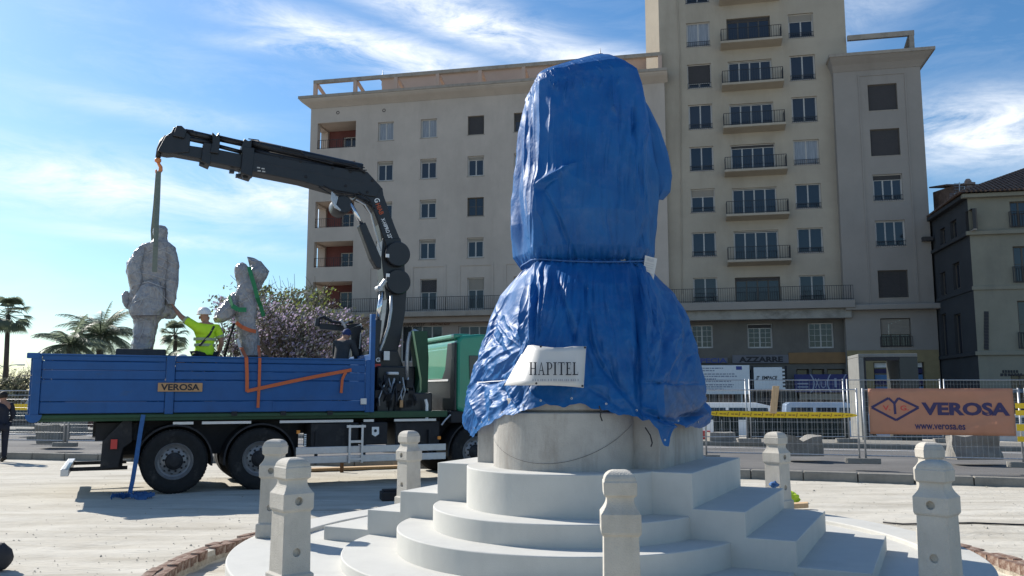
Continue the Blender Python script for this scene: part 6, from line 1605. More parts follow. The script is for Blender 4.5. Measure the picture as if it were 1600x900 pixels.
m_shopb = mat('dark blue sign panel', (.03, .035, .16), .5, .08, 2)
o, R0 = sign('shop_sign', 'long dark blue sign with pale curved brackets under the brown fascia', 1241, 585, 1330, 613, TT-.6, m_shopb)
m_pale = mat('pale sign print', (.33, .36, .46), .6, 0)
br = MB(); s0, s1, z0, z1, t = R0
for cx, sgn in ((.30, 1), (.60, -1), (.87, -1)):
    for k in range(10):
        def pt(q, w_): y = lerp(z0, z1, q); x = lerp(s0, s1, cx)+sgn*(.22*(1-(2*q-1)**2)-.1)+w_; return P(x, t-.012, y)
        br.poly(pt(k/10, 0), pt(k/10, .09), pt((k+1)/10, .09), pt((k+1)/10, 0))
br.build('bracket_mark', m_pale, o, kind='stuff')
ln = MB()
for b in (.68, .48, .3): ln.fbox(FM, lerp(s0, s1, .05), lerp(s0, s1, .24), t-.012, t-.008, lerp(z0, z1, b)-.05, lerp(z0, z1, b)+.05)
ln.build('printed_lines', m_pale, o, kind='stuff')
stext(o, R0, 'X', .36, .44, .25, .78, m_pale); stext(o, R0, 'U', .46, .55, .25, .62, m_pale); stext(o, R0, 'I', .70, .74, .28, .78, m_pale, .02)
aw = MB(); aw.fbox(FM, R0[0]+.3, R0[1]-.2, TT-.5, TT-.1, R0[2]-.5, R0[2]-.1); tag(aw.build('awning', mat('pale awning', (.42, .34, .26), .8, .1, 3)), 'narrow pale awning under the dark blue sign', 'awning')
o, R0 = sign('information_board', 'long white information board with lines of print and a small blue flag', 1080, 571, 1171, 616, -2.0, m_whitep, 'board')
ln = MB(); s0, s1, z0, z1, t = R0; random.seed(9)
for b, e in ((.90, .55), (.82, .4), (.70, .74), (.62, .78), (.53, .42), (.45, .68), (.33, .72), (.26, .70), (.18, .55)):
    x = .10
    while x < e:
        w_ = random.uniform(.02, .07); ln.fbox(FM, lerp(s0, s1, x), lerp(s0, s1, min(e, x+w_)), t-.008, t-.004, lerp(z0, z1, b)-.045, lerp(z0, z1, b)+.03); x += w_+.012
ln.build('printed_lines', mat('grey blue print', (.25, .27, .33), .6, 0), o)
fg = MB(); fg.fbox(FM, lerp(s0, s1, .77), lerp(s0, s1, .87), t-.012, t-.004, lerp(z0, z1, .84), lerp(z0, z1, .96)); fg.build('flag_print', m_dblue, o)
lg = MB()
for s in (.15, .85): lg.fbox(FM, lerp(s0, s1, s)-.05, lerp(s0, s1, s)+.05, t+.12, t+.2, -.8, z1-.1)
lg.build('board_leg', m_galv, o, split=True)
o, R0 = sign('lettered_board', 'smaller white board lettered EMPACE with a notched right edge', 1177.5, 574, 1222, 608, -2.1, m_whitep, 'board')
s0, s1, z0, z1, t = R0
stext(o, R0, 'EMPACE', .28, .82, .44, .60, m_ink, .03, .15)
lo2 = MB()
for k, (a, b) in enumerate(((.07, .09), (.11, .13))): lo2.poly(*[P(lerp(s0, s1, x), t-.012, lerp(z0, z1, y)) for x, y in ((a, .42), (b, .42), (b+.05, .6), (a+.05, .6))])
lo2.poly(*[P(lerp(s0, s1, x), t-.013, lerp(z0, z1, y)) for x, y in ((.05, .42), (.14, .42), (.145, .45), (.055, .45))]); lo2.poly(*[P(lerp(s0, s1, x), t-.013, lerp(z0, z1, y)) for x, y in ((.10, .57), (.2, .57), (.205, .6), (.105, .6))]); lo2.build('emblem', m_ink, o)
nt_ = MB()
for k in range(6): nt_.fbox(FM, s1-.01, s1+.16, t+.02, t+.1, lerp(z0, z1, k/6), lerp(z0, z1, (k+.5)/6))
nt_.build('notched_edge', m_whitep, o, kind='stuff')
lg = MB(); lg.fbox(FM, s0-.16, s0-.03, t+.13, t+.25, -.8, z1+.1); lg.fbox(FM, s1+.18, s1+.32, t+.13, t+.25, -.8, z1+.1); lg.build('board_leg', m_ink, o, split=True)
# lettering on the left wing
zz = fp(650, 509, .1)
text('ultramar', face4(P(fp(631, 509)[0], -.06, fp(631, 511.5)[1]), FD, (0, 0, 1)), fp(665, 509)[0]-fp(631, 509)[0], .42, m_ink, 'lettering', apt, .0, shear=.35)
text('seguros', face4(P(fp(672, 508)[0], -.06, fp(672, 510.5)[1]), FD, (0, 0, 1)), fp(704, 508)[0]-fp(672, 508)[0], .34, mat('brown letters', (.12, .06, .04), .6, 0), 'lettering', apt, .02, shear=.35)

# ------------------------------------------------------------------ right hand building with the tiled roof
RC = at_Y(1531, 600, 50.0); RC.z = 0
GX = Vector((.978, -.208, 0)).normalized(); GY = Vector((.18, .98, 0)).normalized(); GYp = Vector((.208, .978, 0))
GM = Matrix(((GX.x, GYp.x, 0, RC.x), (GX.y, GYp.y, 0, RC.y), (0, 0, 1, 0), (0, 0, 0, 1))); GMi = GM.inverted()
hou = thing('corner_building', 'old shaded corner building with a tiled hip roof at the right edge', 'building', RC+GX*5+GYp*5)
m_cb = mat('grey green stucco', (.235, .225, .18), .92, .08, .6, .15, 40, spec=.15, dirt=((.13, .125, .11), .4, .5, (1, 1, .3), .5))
m_cs = mat('shade toned street side stucco', (.06, .062, .066), .95, .1, .6, .15, 40, spec=.1)  # same building as the front wall, this side's shade painted into the stucco
def gp_(px, py, t=0): q = GMi @ on_plane(px, py, RC+GYp*t, GYp); return q.x, q.z
EZ = gp_(1540, 303)[1]; LEN = 14.0; DEP = 16.0
gr_ = []
for x0, y0, x1, y1 in ((1577, 315, 1606, 356), (1582, 385, 1613, 442), (1589, 470, 1622, 545)):
    a, zt = gp_(x0, y0); b, _ = gp_(x1, y0); zb = gp_(x0, y1)[1]; gr_ += [(a, b, zb, zt), (a+3.6, b+3.6, zb, zt), (a+7.2, b+7.2, zb, zt)]
gr_ += [(gp_(1580, 600)[0]+k*3.6, gp_(1612, 600)[0]+k*3.6, .3, 2.8) for k in range(3)]
mb = MB(); wall(mb, GM, 0, LEN, -1.2, EZ, gr_, 0, .3)
Pg = lambda x, y, z: GM @ Vector((x, y, z))
GF = GM.copy()
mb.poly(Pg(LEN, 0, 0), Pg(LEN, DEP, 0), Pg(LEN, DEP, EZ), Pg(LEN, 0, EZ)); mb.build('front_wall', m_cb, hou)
for k, r in enumerate(gr_): window(GM, hou, r, .08, (2, .0, 'bars'), sill=True, dark=True); 
for k in range(9): 
    r = gr_[k]; railing(GM, hou, r[0]-.1, r[1]+.1, -.12, r[2], .95, .13)
# street side wall, with windows
LMx = Matrix(((-GY.x, GX.x, 0, RC.x+GY.x*DEP), (-GY.y, GX.y, 0, RC.y+GY.y*DEP), (0, 0, 1, 0), (0, 0, 0, 1)))   # x runs toward the corner, y inward
LMi = LMx.inverted(); LNn = Vector((LMx[0][1], LMx[1][1], 0))
SN = Vector((GY.y, -GY.x, 0)); LMx = Matrix(((-GY.x, SN.x, 0, RC.x+GY.x*DEP), (-GY.y, SN.y, 0, RC.y+GY.y*DEP), (0, 0, 1, 0), (0, 0, 0, 1))); LMi = LMx.inverted()
def lp_(px, py): q = LMi @ on_plane(px, py, RC, SN); return q.x, q.z
hs2 = []
for x0, y0, x1, y1 in ((1509, 328, 1520, 361), (1485, 344, 1495, 375), (1469, 356, 1477, 384), (1489, 410, 1500, 452), (1470, 425, 1478, 462), (1492, 490, 1503, 560), (1471, 490, 1480, 560)):
    a, _ = lp_(x0, (y0+y1)/2); b, _ = lp_(x1, (y0+y1)/2); zt = lp_((x0+x1)/2, y0)[1]; zb = lp_((x0+x1)/2, y1)[1]
    if b-a > .2: hs2.append((a, b, zb, zt))
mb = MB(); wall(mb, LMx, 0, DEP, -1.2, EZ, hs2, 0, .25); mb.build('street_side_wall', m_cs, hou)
for r in hs2: window(LMx, hou, r, .08, (2, 0, 'plain'), sill=True, dark=True)
for z, o in ((gp_(1540, 364)[1], .22), (gp_(1540, 450)[1], .08), (gp_(1540, 552)[1], .14), (EZ-.12, .35)):
    m2 = MB(); m2.fbox(GM, -o, LEN, -o, .02, z-.12, z+.12); m2.build('string_course', m_cb, hou, bevel=.03)
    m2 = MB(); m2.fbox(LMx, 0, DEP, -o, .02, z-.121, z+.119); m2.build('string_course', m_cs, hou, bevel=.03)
# hip roof of separate tile courses
def roof():
    ov = .55; rz = EZ+.05; H = 3.0
    A, B, Cc, Dd = Vector((-ov, -ov, rz)), Vector((LEN+ov, -ov, rz)), Vector((LEN+ov, DEP+ov, rz)), Vector((-ov, DEP+ov, rz))
    q = 6.0; r0, r1 = Vector((q, q, rz+H)), Vector((LEN-q, DEP-q, rz+H))
    base = MB(); base.poly(*[GM @ v for v in (A, B, Vector((LEN-q, q, rz+H)), r0)]); base.poly(*[GM @ v for v in (Dd, A, r0, Vector((q, DEP-q, rz+H)))]); base.poly(*[GM @ v for v in (B, Cc, r1, Vector((LEN-q, q, rz+H)))]); base.poly(*[GM @ v for v in (Cc, Dd, Vector((q, DEP-q, rz+H)), r1)]); base.poly(*[GM @ v for v in (r0, Vector((LEN-q, q, rz+H)), r1, Vector((q, DEP-q, rz+H)))])
    ro_ = base.build('roof', m_tile, hou)
    tl = MB()
    for (p0, p1, up) in ((A, B, r0-A), (Dd, A, r0-A)):
        ax = (p1-p0); L = ax.length; ax = ax/L; n = int(L/.26)
        for k in range(n):
            x = .13+k*.26; e = min(x, L-x) ; 
            hgt = min(1, e/6.5)
            inw = Vector((-ax.y, ax.x, 0)); s_ = p0+ax*x+Vector((0, 0, .03)); en = s_+inw*(q+ov)*hgt+Vector((0, 0, H*hgt))
            if hgt < .05: continue
            c0, c1 = GM @ s_, GM @ en; tl.tube([c0, c1], .075, 5, cap=True)
    tl.build('roof_tile', m_tile, ro_, kind='stuff')
roof()
# roof clutter: chimney, aerials
cz_ = lambda px, py, Y: at_Y(px, py, Y)
c = at_Y(1513.5, 300, 56); m2 = MB(); m2.box(c-Vector((0, 0, 1)), .45, .45, 3.0, .2); m2.box(c+Vector((0, 0, .55)), .62, .62, .16, .2); m2.lathe(c+Vector((0, 0, .6)), (0, 0, 1), [(0, .2), (.15, .22), (.3, .12)], 10); m2.build('chimney', mat('chimney plaster', (.33, .24, .2), .9, .15, 4), hou)
c = at_Y(1496, 312, 57); m2 = MB(); m2.box(c, 2.2, 2.0, 1.4, .2); m2.prism([c+Vector((-1.3, -1.2, .7)), c+Vector((1.3, -1.2, .7)), c+Vector((1.3, 1.2, 1.1)), c+Vector((-1.3, 1.2, 1.1))], (0, 0, .1)); m2.build('roof_hut', m_tile, hou)
ae = MB()
for px, py0, py1 in ((1499, 322, 285), (1507, 318, 291), (1492, 326, 302)):
    a, b = at_Y(px, py0, 54), at_Y(px, py1, 54); ae.tube([a, b], .03, 5)
    for k in range(4): z = lerp(b.z, a.z, .05+.12*k); ae.tube([(b.x-.35, b.y, z), (b.x+.35, b.y, z)], .018, 4)
ae.build('aerial', m_galv, hou, split=True)
sg_ = MB()
for k in range(12):
    x, z = gp_(1541, 488+k*5); sg_.fbox(GM, x-.12, x+.12, -.04, .0, z-.13, z+.05)
sg_.build('sign_print', m_ink, hou, kind='stuff')
sg_ = MB()
random.seed(4)
for r_ in range(2):
    x0, z0 = gp_(1566+(-3 if r_ else 0), 580+r_*5); x1, _ = gp_(1592+(4 if r_ else 0), 580)
    x = x0
    while x < x1: w_ = random.uniform(.08, .16); sg_.fbox(GM, x, x+w_, -.02, .0, z0-.1, z0+.06); x += w_+.05
sg_.build('sign_print', m_ink, hou, kind='stuff')
aw = MB(); a = gp_(1548, 611)[0]; b = gp_(1620, 611)[0]; z = gp_(1548, 611)[1]; aw.fbox(GM, a, b, -1.4, -.05, z-.1, z+.12); aw.build('shop_canopy', mat('blue grey canopy', (.10, .15, .2), .6, .1, 3), hou)
# ------------------------------------------------------------------ mesh fences, tape, banner on the fence
def fence_panel(name, label, A, Bp, z0, h, group, wires=True, post_r=.021):
    t = thing(name, label, 'fence', (A+Bp)/2+Vector((0, 0, z0)), group)
    d = (Bp-A); L = d.length; d = d/L; Z = Vector((0, 0, 1)); a = A+d*.06; b = Bp-d*.06
    for p in (a, b):
        m = MB(); m.tube([p+Z*(z0+.02), p+Z*(z0+h)], post_r, 8); m.build('post', m_galv, t, smooth=True)
    for zz in (.16, h-.03):
        m = MB(); m.tube([a+Z*(z0+zz), b+Z*(z0+zz)], .015, 6); m.build('rail', m_galv, t)
    if wires:
        m = MB(); n = int(L/.10)
        for k in range(1, n): p = a.lerp(b, k/n); m.tube([p+Z*(z0+.16), p+Z*(z0+h-.03)], .0021, 3, cap=False)
        for k in range(1, int(h/.22)): m.tube([a+Z*(z0+.16+k*.22), b+Z*(z0+.16+k*.22)], .0021, 3, cap=False)
        w_ = m.build('wire_mesh', m_galv, t); w_['kind'] = 'stuff'
    n = Vector((-d.y, d.x, 0))
    m = MB(); c = Bp; pts = [c+d*x*.34+n*y*.11 for x, y in ((-1, -.7), (-.85, -1), (.85, -1), (1, -.7), (1, .7), (.85, 1), (-.85, 1), (-1, .7))]
    m.prism([p+Z*(z0-.002) for p in pts], (0, 0, .11)); m.build('concrete_foot', m_conc, t, bevel=.01)
    return t
zR = KZ
P0 = at_z(1349, 735, KZ); P1 = at_z(1606, 742, KZ)
FL = (P1-P0).length; fd = (P1-P0)/FL; FH = 1.53
GF1 = 'mesh fence panels along the near kerb'
kn = [P0+fd*FL*k for k in range(0, 3)]
names = {0: 'galvanised mesh fence panel carrying the orange lettered banner', 1: 'galvanised mesh fence panel at the far right, beyond the orange banner'}
for k in range(2): fence_panel('mesh_fence', names[k], kn[k], kn[k+1], KZ, FH, GF1)
back = [P0]
pts_left = [at_z(1100, 728.5, KZ), at_z(860, 722, KZ), at_z(620, 716, KZ), at_z(350, 711, KZ), at_z(101, 706, KZ), at_z(-110, 703, KZ)]
dd = {0: 'galvanised mesh fence panel with the yellow tape, left of the orange banner', 1: 'galvanised mesh fence panel behind the monument', 2: 'galvanised mesh fence panel behind the green cab', 3: 'galvanised mesh fence panel behind the load bed',
      4: 'galvanised mesh fence panel seen under the rear of the blue bed', 5: 'galvanised mesh fence panel at the far left by the navy clad person'}
prev = P0
for k, q in enumerate(pts_left):
    # several narrower panels between the two points, each a panel of its own
    fence_panel('mesh_fence', dd[k], q, prev, KZ, FH, GF1, wires=True)
    prev = q
GF2 = 'mesh fence panels on the far side of the street'
fr = [at_z(x, 698.5+.2*(1170-x)/100*0, KZ) for x in (1019, 1171, 1325, 1478, 1640)]
ff = {0: 'far mesh fence panel just right of the monument', 1: 'far mesh fence panel in front of the white van', 2: 'far mesh fence panel behind the left end of the orange banner', 3: 'far mesh fence panel at the right edge'}
for k in range(4): fence_panel('mesh_fence', ff[k], fr[k], fr[k+1], KZ+.0, 1.85, GF2)
fl = [at_z(x, 694, KZ) for x in (-60, 60, 168, 290)]
ff = {0: 'far mesh fence panel at the left edge', 1: 'far mesh fence panel behind the rubble blocks on the left', 2: 'far mesh fence panel below the rear of the truck'}
for k in range(3): fence_panel('mesh_fence', ff[k], fl[k], fl[k+1], KZ, 1.4, GF2)
# orange banner
bn = MB(); A, B = P0+fd*.16-Vector((0, 0, 0)), P1-fd*.16; nf = Vector((fd.y, -fd.x, 0))
if nf.y > 0: nf = -nf
bz1, bz0 = at_Y(1475, 618, P0.lerp(P1, .5).y).z, at_Y(1475, 690.5, P0.lerp(P1, .5).y).z
g_ = []; NX, NZ = 40, 12
def bwave(u, v): return .06+.030*math.sin(u*9+v*2)+.012*math.sin(u*31+v*3)*(1-v)+.02*math.exp(-((v-.06-.8*(u-.62))/.05)**2)*(u > .6)+.02*math.exp(-((u-.93+v*.22)/.03)**2)+.012*nz3(u*5, v*3, 2)
def bpos(u, v, e=0): return A.lerp(B, u)+Vector((0, 0, lerp(bz0, bz1, v)))+nf*(bwave(u, v)+e)
vs = [bpos(i/NX, j/NZ) for j in range(NZ+1) for i in range(NX+1)]; fs = [(j*(NX+1)+i, j*(NX+1)+i+1, (j+1)*(NX+1)+i+1, (j+1)*(NX+1)+i) for j in range(NZ) for i in range(NX)]
bn.add(vs, fs); obn = bn.build('fence_banner', m_ban, smooth=True); s = obn.modifiers.new('s', 'SOLIDIFY'); s.thickness = .004; s.offset = -1
tag(obn, 'orange banner lettered VEROSA with a diamond emblem, hung on the mesh fence', 'banner')
def btext(s, u0, u1, v0, v1, m, bold, name='lettering'):
    L = (B-A).length; o = text(s, Matrix.Identity(4), (u1-u0), (v1-v0), m, name, obn, bold)
    for v in o.data.vertices: v.co = bpos(u0+v.co.x, v0+v.co.y, .008)
    return o
btext('VEROSA', .375, .97, .42, .70, m_navy, .045)
btext('www.verosa.es', .32, .665, .115, .225, m_navy, .02)
btext('V.', .10, .155, .52, .63, m_rlet, .02); btext('G.', .225, .285, .52, .63, m_rlet, .02)
dm = MB()
def seg(a, b, w_):
    n = 8
    for k in range(n):
        p, q = [(lerp(a[0], b[0], t), lerp(a[1], b[1], t)) for t in (k/n, (k+1)/n)]
        L = (B-A).length; H = bz1-bz0; dx, dy = (b[0]-a[0])*L, (b[1]-a[1])*H; l = math.hypot(dx, dy); nx, ny = -dy/l*w_/2/L, dx/l*w_/2/H
        dm.poly(*[bpos(x, y, .007) for x, y in ((p[0]-nx, p[1]-ny), (q[0]-nx, q[1]-ny), (q[0]+nx, q[1]+ny), (p[0]+nx, p[1]+ny))])
for a, b in (((.02, .585), (.145, .79)), ((.145, .79), (.185, .675)), ((.185, .675), (.215, .79)), ((.215, .79), (.355, .585)), ((.355, .585), (.19, .31)), ((.19, .31), (.02, .585)), ((.185, .675), (.187, .44))): seg(a, b, .045)
dm.build('diamond_emblem', m_navy, obn)
# yellow tape
def tape(label, pts, w_, thin=None):
    mb = MB(); n = len(pts); rs = []
    for i, p in enumerate(pts):
        k = w_ if not thin else lerp(w_, thin, abs(i/(n-1)*2-1)**8)
        rs.append((p-Vector((0, 0, k/2)), p+Vector((0, 0, k/2))))
    for (a, b), (c, d) in zip(rs, rs[1:]): mb.poly(a, c, d, b)
    o = mb.build('warning_tape', m_yel); s = o.modifiers.new('s', 'SOLIDIFY'); s.thickness = .004
    tag(o, label, 'tape', 'strips of yellow warning tape')
    return o, rs
Yt = lambda t: lerp(pts_left[0].y, P0.y, t)
n = 40; q0, q1 = pts_left[0], P0
def tpp(t): px = lerp(1100, 1339, t); return on_plane(px, lerp(645.5, 649, t)+3*math.sin(math.pi*t)*.3, P0-Vector((fd.y, -fd.x, 0))*0+nf*.05, Vector(((P0-pts_left[0]).y, -(P0-pts_left[0]).x, 0)).normalized())
tpts = [tpp(k/n) for k in range(n+1)]
o, rs = tape('long yellow warning tape from the blue tarpaulin to the mesh fence', tpts, .125, .03)
mk = MB()
for k in range(2, n-1):
    a, b = rs[k]; c, d = rs[k+1]
    if k % 3 == 0: mk.poly(*[p+nf*.006 for p in (a.lerp(b, .2), a.lerp(c, .35).lerp(b, .8) if False else a.lerp(b, .2)+(c-a)*.25, b.lerp(a, .2)+(d-b)*.55, b.lerp(a, .2)+(d-b)*.3)])
    else: mk.poly(*[p+nf*.006 for p in (a.lerp(b, .36)+(c-a)*.1, a.lerp(b, .36)+(c-a)*.85, a.lerp(b, .58)+(c-a)*.85, a.lerp(b, .58)+(c-a)*.1)])
mk.build('tape_print', mat('tape print', (.35, .19, .02), .6, 0), o, kind='stuff')
for lab, y in (('upper yellow tape strip at the right edge beyond the banner', 634), ('middle yellow tape strip at the right edge beyond the banner', 645), ('lowest yellow tape strip at the right edge beyond the banner', 686)):
    tape(lab, [at_z(1594, 742, KZ)+Vector((0, 0, 0))+fd*k*.5+Vector((0, 0, at_Y(1597, y, P1.y).z-KZ)) for k in range(6)], .10)
tape('cream strip of tape at the right edge beyond the banner', [at_z(1594, 742, KZ)+fd*k*.5+Vector((0, 0, at_Y(1597, 668, P1.y).z-KZ)) for k in range(6)], .13)
yt = at_z(33, 704, KZ)
tape('yellow tape at the left edge, behind the navy clad person', [yt+Vector((x, -.3*x, at_Y(20, 636, yt.y).z-KZ)) for x in (-3, -2, -1, -.4, .1)], .17)
# timber stake
c0, c1 = on_plane(1208, 646, P0+nf*.08, nf), on_plane(1212.5, 603, P0+nf*.08, nf)
m = MB(); m.obox((c0+c1)/2, (c1-c0)/2, fd*.07, nf*.02); tag(m.build('wooden_stake', m_wood, bevel=.008), 'short pale timber stake tied upright behind the yellow tape', 'stake')

# ------------------------------------------------------------------ concrete blocks and rubble
def block(label, px0, py0, px1, py1, zbase=KZ, seed=0, shape='block', dep=.55):
    a = at_z(px0, py1, zbase); b = at_z(px1, py1, zbase); h = at_Y((px0+px1)/2, py0, (a.y+b.y)/2).z-zbase
    d = (b-a); L = d.length; d = d/L; n = Vector((-d.y, d.x, 0)); c = (a+b)/2+n*dep/2
    mb = MB(); nx, nyy, nzz = 14, 8, 9; rings = []
    random.seed(seed)
    bm = bmesh.new(); bmesh.ops.create_cube(bm, size=1); bmesh.ops.subdivide_edges(bm, edges=bm.edges[:], cuts=7, use_grid_fill=True)
    for v in bm.verts:
        x, y, z = v.co; z01 = z+.5
        if shape == 'jersey': y *= lerp(1.0, .5, sstep(.1, .6, z01)); x *= 1.0
        if shape == 'feet' and z01 < .35 and abs(x) < .3: z = -.5+.35-.0
        if shape == 'notch': z -= max(0, .28-abs(x+.0)*1.1)*z01
        if shape == 'cut': x *= lerp(.82, 1.0, z01) 
        p = Vector((x*L, y*dep, (z+.5)*h)); k = .05*min(L, h)*2
        q = noise.noise_vector(p*3+Vector((seed*3.1, 0, 0)))*k+noise.noise_vector(p*9+Vector((seed, 2, 0)))*k*.35
        if z01 < .02: q.z = 0
        v.co = c+d*(p.x+q.x)+n*(p.y+q.y)+Vector((0, 0, p.z+q.z+zbase-.01))
    me = D.meshes.new('concrete_block'); bm.to_mesh(me); bm.free(); me.materials.append(m_conc); shade(me, 28)
    o = link('concrete_block', me); tag(o, label, 'concrete block', 'rough concrete blocks beside the street'); return o
block('rough concrete block behind the back right bollard, notched on top', 1228, 690, 1287, 722, seed=1, shape='notch')
block('long concrete barrier block with feet under the orange banner', 1495, 690, 1572, 728, seed=2, shape='jersey')
block('dark rounded concrete block left of the truck, nearest the kerb', 52, 672, 94, 701, seed=3, shape='cut')
block('concrete block lying behind the rounded one at the left', 77, 660, 124, 687, seed=4)
block('small concrete block at the left beside the fence foot', 24, 676, 44, 683, seed=5)
block('small low concrete slab under the truck tail', 134, 677, 156, 684, seed=6)
block('low concrete slab behind the far fence, right of the monument', 1110, 683, 1150, 696, seed=7)
sl = MB(); c = at_z(62, 668, KZ); sl.obox(c+Vector((0, 0, .1)), (1.2, -.5, .10), (.3, .8, 0), (0, 0, .05)); tag(sl.build('rubble_slab', m_pave), 'pale slab leaning over the rubble at the left', 'slab')

# ------------------------------------------------------------------ parked vehicles across the street
m_vw = mat('white van paint', (.72, .73, .74), .3, .03, 3, coat=.4); m_vb = mat('pale blue van paint', (.30, .38, .50), .3, .04, 3, coat=.4)
m_vd = mat('dark car paint', (.03, .033, .04), .3, .05, 3, coat=.5); m_vs = mat('silver car paint', (.45, .46, .48), .3, .04, 3, coat=.4)
def van(label, c, yaw, paint, L=4.4, Wd=1.75, H=1.82, kind='van'):
    t = thing('parked_van' if kind == 'van' else 'parked_car', label, 'van' if kind == 'van' else 'car', c, 'vehicles parked across the street')
    Mx = Matrix.Translation(c) @ Matrix.Rotation(yaw, 4, 'Z'); Pv = lambda x, y, z: Mx @ Vector((x, y, z))
    if kind == 'van': prof = [(-L/2, .35), (-L/2, .9), (-L/2+.1, H-.08), (-L/2+.25, H), (L*.10, H), (L*.24, H-.15), (L*.36, 1.12), (L/2-.12, .95), (L/2, .75), (L/2, .35)]; wins = [(-L*.44, -L*.22), (-L*.20, .02), (.10, L*.22)]; wz = (1.10, H-.22)
    else: prof = [(-L/2, .35), (-L/2, .8), (-L/2+.15, .95), (-L*.36, 1.0), (-L*.22, H-.05), (-L*.05, H), (L*.10, H-.05), (L*.26, 1.0), (L/2-.15, .85), (L/2, .65), (L/2, .35)]; wins = [(-L*.22, -.05), (.02, L*.15)]; wz = (1.0, H-.12)
    mb = MB(); rings = []
    for y, sx, sz in ((-Wd/2, .98, .0), (-Wd/2+.05, 1, .02), (Wd/2-.05, 1, .02), (Wd/2, .98, .0)): rings.append([Pv(x*sx, y*(1-.10*max(0, (z-1)/.8)), z+sz*.5) for x, z in prof])
    mb.loft(rings); mb.build('body', paint, t, bevel=.04)
    for a, b in wins:
        g = MB()
        for sy in (-1, 1): 
            y0 = sy*(Wd/2+.002); q = [Pv(a, y0*(1-.10*.06), wz[0]), Pv(b, y0*(1-.10*.06), wz[0]), Pv(b-.06*(b > .4), y0*(1-.10*max(0, (wz[1]-1)/.8))+sy*.006, wz[1]), Pv(a+.05, y0*(1-.10*max(0, (wz[1]-1)/.8))+sy*.006, wz[1])]
            if sy < 0: g.poly(*q)
        g.build('side_window', m_glass, t)
    for sx in (-1, 1):
        for sy in (-1, 1):
            w_ = MB(); w_.lathe(Pv(sx*L*.31, sy*(Wd/2+.01), .31), Mx.to_3x3() @ Vector((0, -sy, 0)), [(0, .0), (.0, .17), (-.01, .19), (.01, .22), (0, .28), (.02, .31), (.18, .31), (.18, .0)], 20); w_.build('wheel', m_rub, t)
            r_ = MB(); r_.lathe(Pv(sx*L*.31, sy*(Wd/2+.018), .31), Mx.to_3x3() @ Vector((0, -sy, 0)), [(0, .0), (.004, .17), (.02, .18)], 16); r_.build('rim', m_rim, t)
    l = MB(); l.box(Pv(-L/2-.01, -Wd/2+.15, .95), .04, .12, .35, yaw); l.box(Pv(-L/2-.01, Wd/2-.15, .95), .04, .12, .35, yaw); l.build('tail_light', m_redp, t, split=True)
    l = MB(); l.box(Pv(L/2-.05, -Wd/2+.2, .72), .1, .3, .16, yaw); l.box(Pv(L/2-.05, Wd/2-.2, .72), .1, .3, .16, yaw); l.build('headlight', m_alu, t, split=True)
    return t
def vpos(px, Y): p = at_Y(px, 640, Y); p.z = road_z(p); return p
ya = math.atan2(-.208, .978)
van('white van parked behind the yellow tape, left of the timber stake', vpos(1166, 41.0), ya, m_vw, L=4.5, H=1.88)
van('pale blue van parked behind the yellow tape, left of the grey kiosk', vpos(1302, 40.0), ya, m_vb, L=4.6, H=1.9)
van('dark car parked under the shop windows', vpos(1235, 46), ya, m_vd, kind='car', L=4.3, H=1.46)
van('silver car parked beyond the right end of the orange banner', vpos(1590, 36), ya, m_vs, kind='car', L=4.3, H=1.46)
van('silver car parked between the monument and the cab', vpos(700, 46), ya, m_vs, kind='car', L=4.3, H=1.46)
# dark hoarding behind the far fence
hd = thing('hoarding', 'low dark green hoarding boards behind the far fence, right of the monument', 'hoarding', at_Y(1230, 660, 33))
m_hd = mat('dark green hoarding', (.022, .03, .026), .8, .15, 3)
for k in range(16):
    px = 1122+k*13.2
    if px > 1150 and px < 1164: continue
    p = at_Y(px, 690, 29.5); p.z = road_z(p); m = MB(); m.box(p+Vector((0, 0, .52)), .27, .04, 1.06, ya); m.build('board', m_hd, hd)
sg = MB(); p = at_Y(1103, 682, 27); sg.box((p.x, p.y, KZ+.2), .3, .1, .4, ya); tag(sg.build('barrier_base', m_redp, bevel=.02), 'small red barrier base right of the monument', 'barrier')

# ------------------------------------------------------------------ grey portal kiosk
kk = thing('kiosk', 'grey portal shaped kiosk with an open middle, behind the orange banner', 'kiosk', vpos(1380, 30))
KM = Matrix.Translation(vpos(1345, 30)) @ Matrix.Rotation(math.atan2(-.208, .978), 4, 'Z')
kx = 30/FPX; KH = at_Y(1380, 553, 30).z-vpos(1345, 30).z
def kb(name, x0, x1, y0, y1, z0, z1, m): b = MB(); b.fbox(KM, x0, x1, y0, y1, z0, z1); return b.build(name, m, kk, bevel=.02)
kb('side_panel', 0, .18, 0, 2.1, 0, KH-.12, m_shadefr); kb('beam', 0, 1.95, 0, 2.1, KH-.119, KH, m_shadefr); kb('side_panel', 1.35, 1.95, 0, 2.1, 0, KH-.12, mat('dark kiosk panel', (.05, .055, .052), .5, .1, 3)); kb('plinth', .181, 1.349, .1, 2.0, 0, .25, m_shadefr)
kb('frame', .18, .24, -.01, .05, .25, KH-.12, m_ink); kb('frame', .24, 1.35, -.01, .05, KH-.25, KH-.121, m_ink)

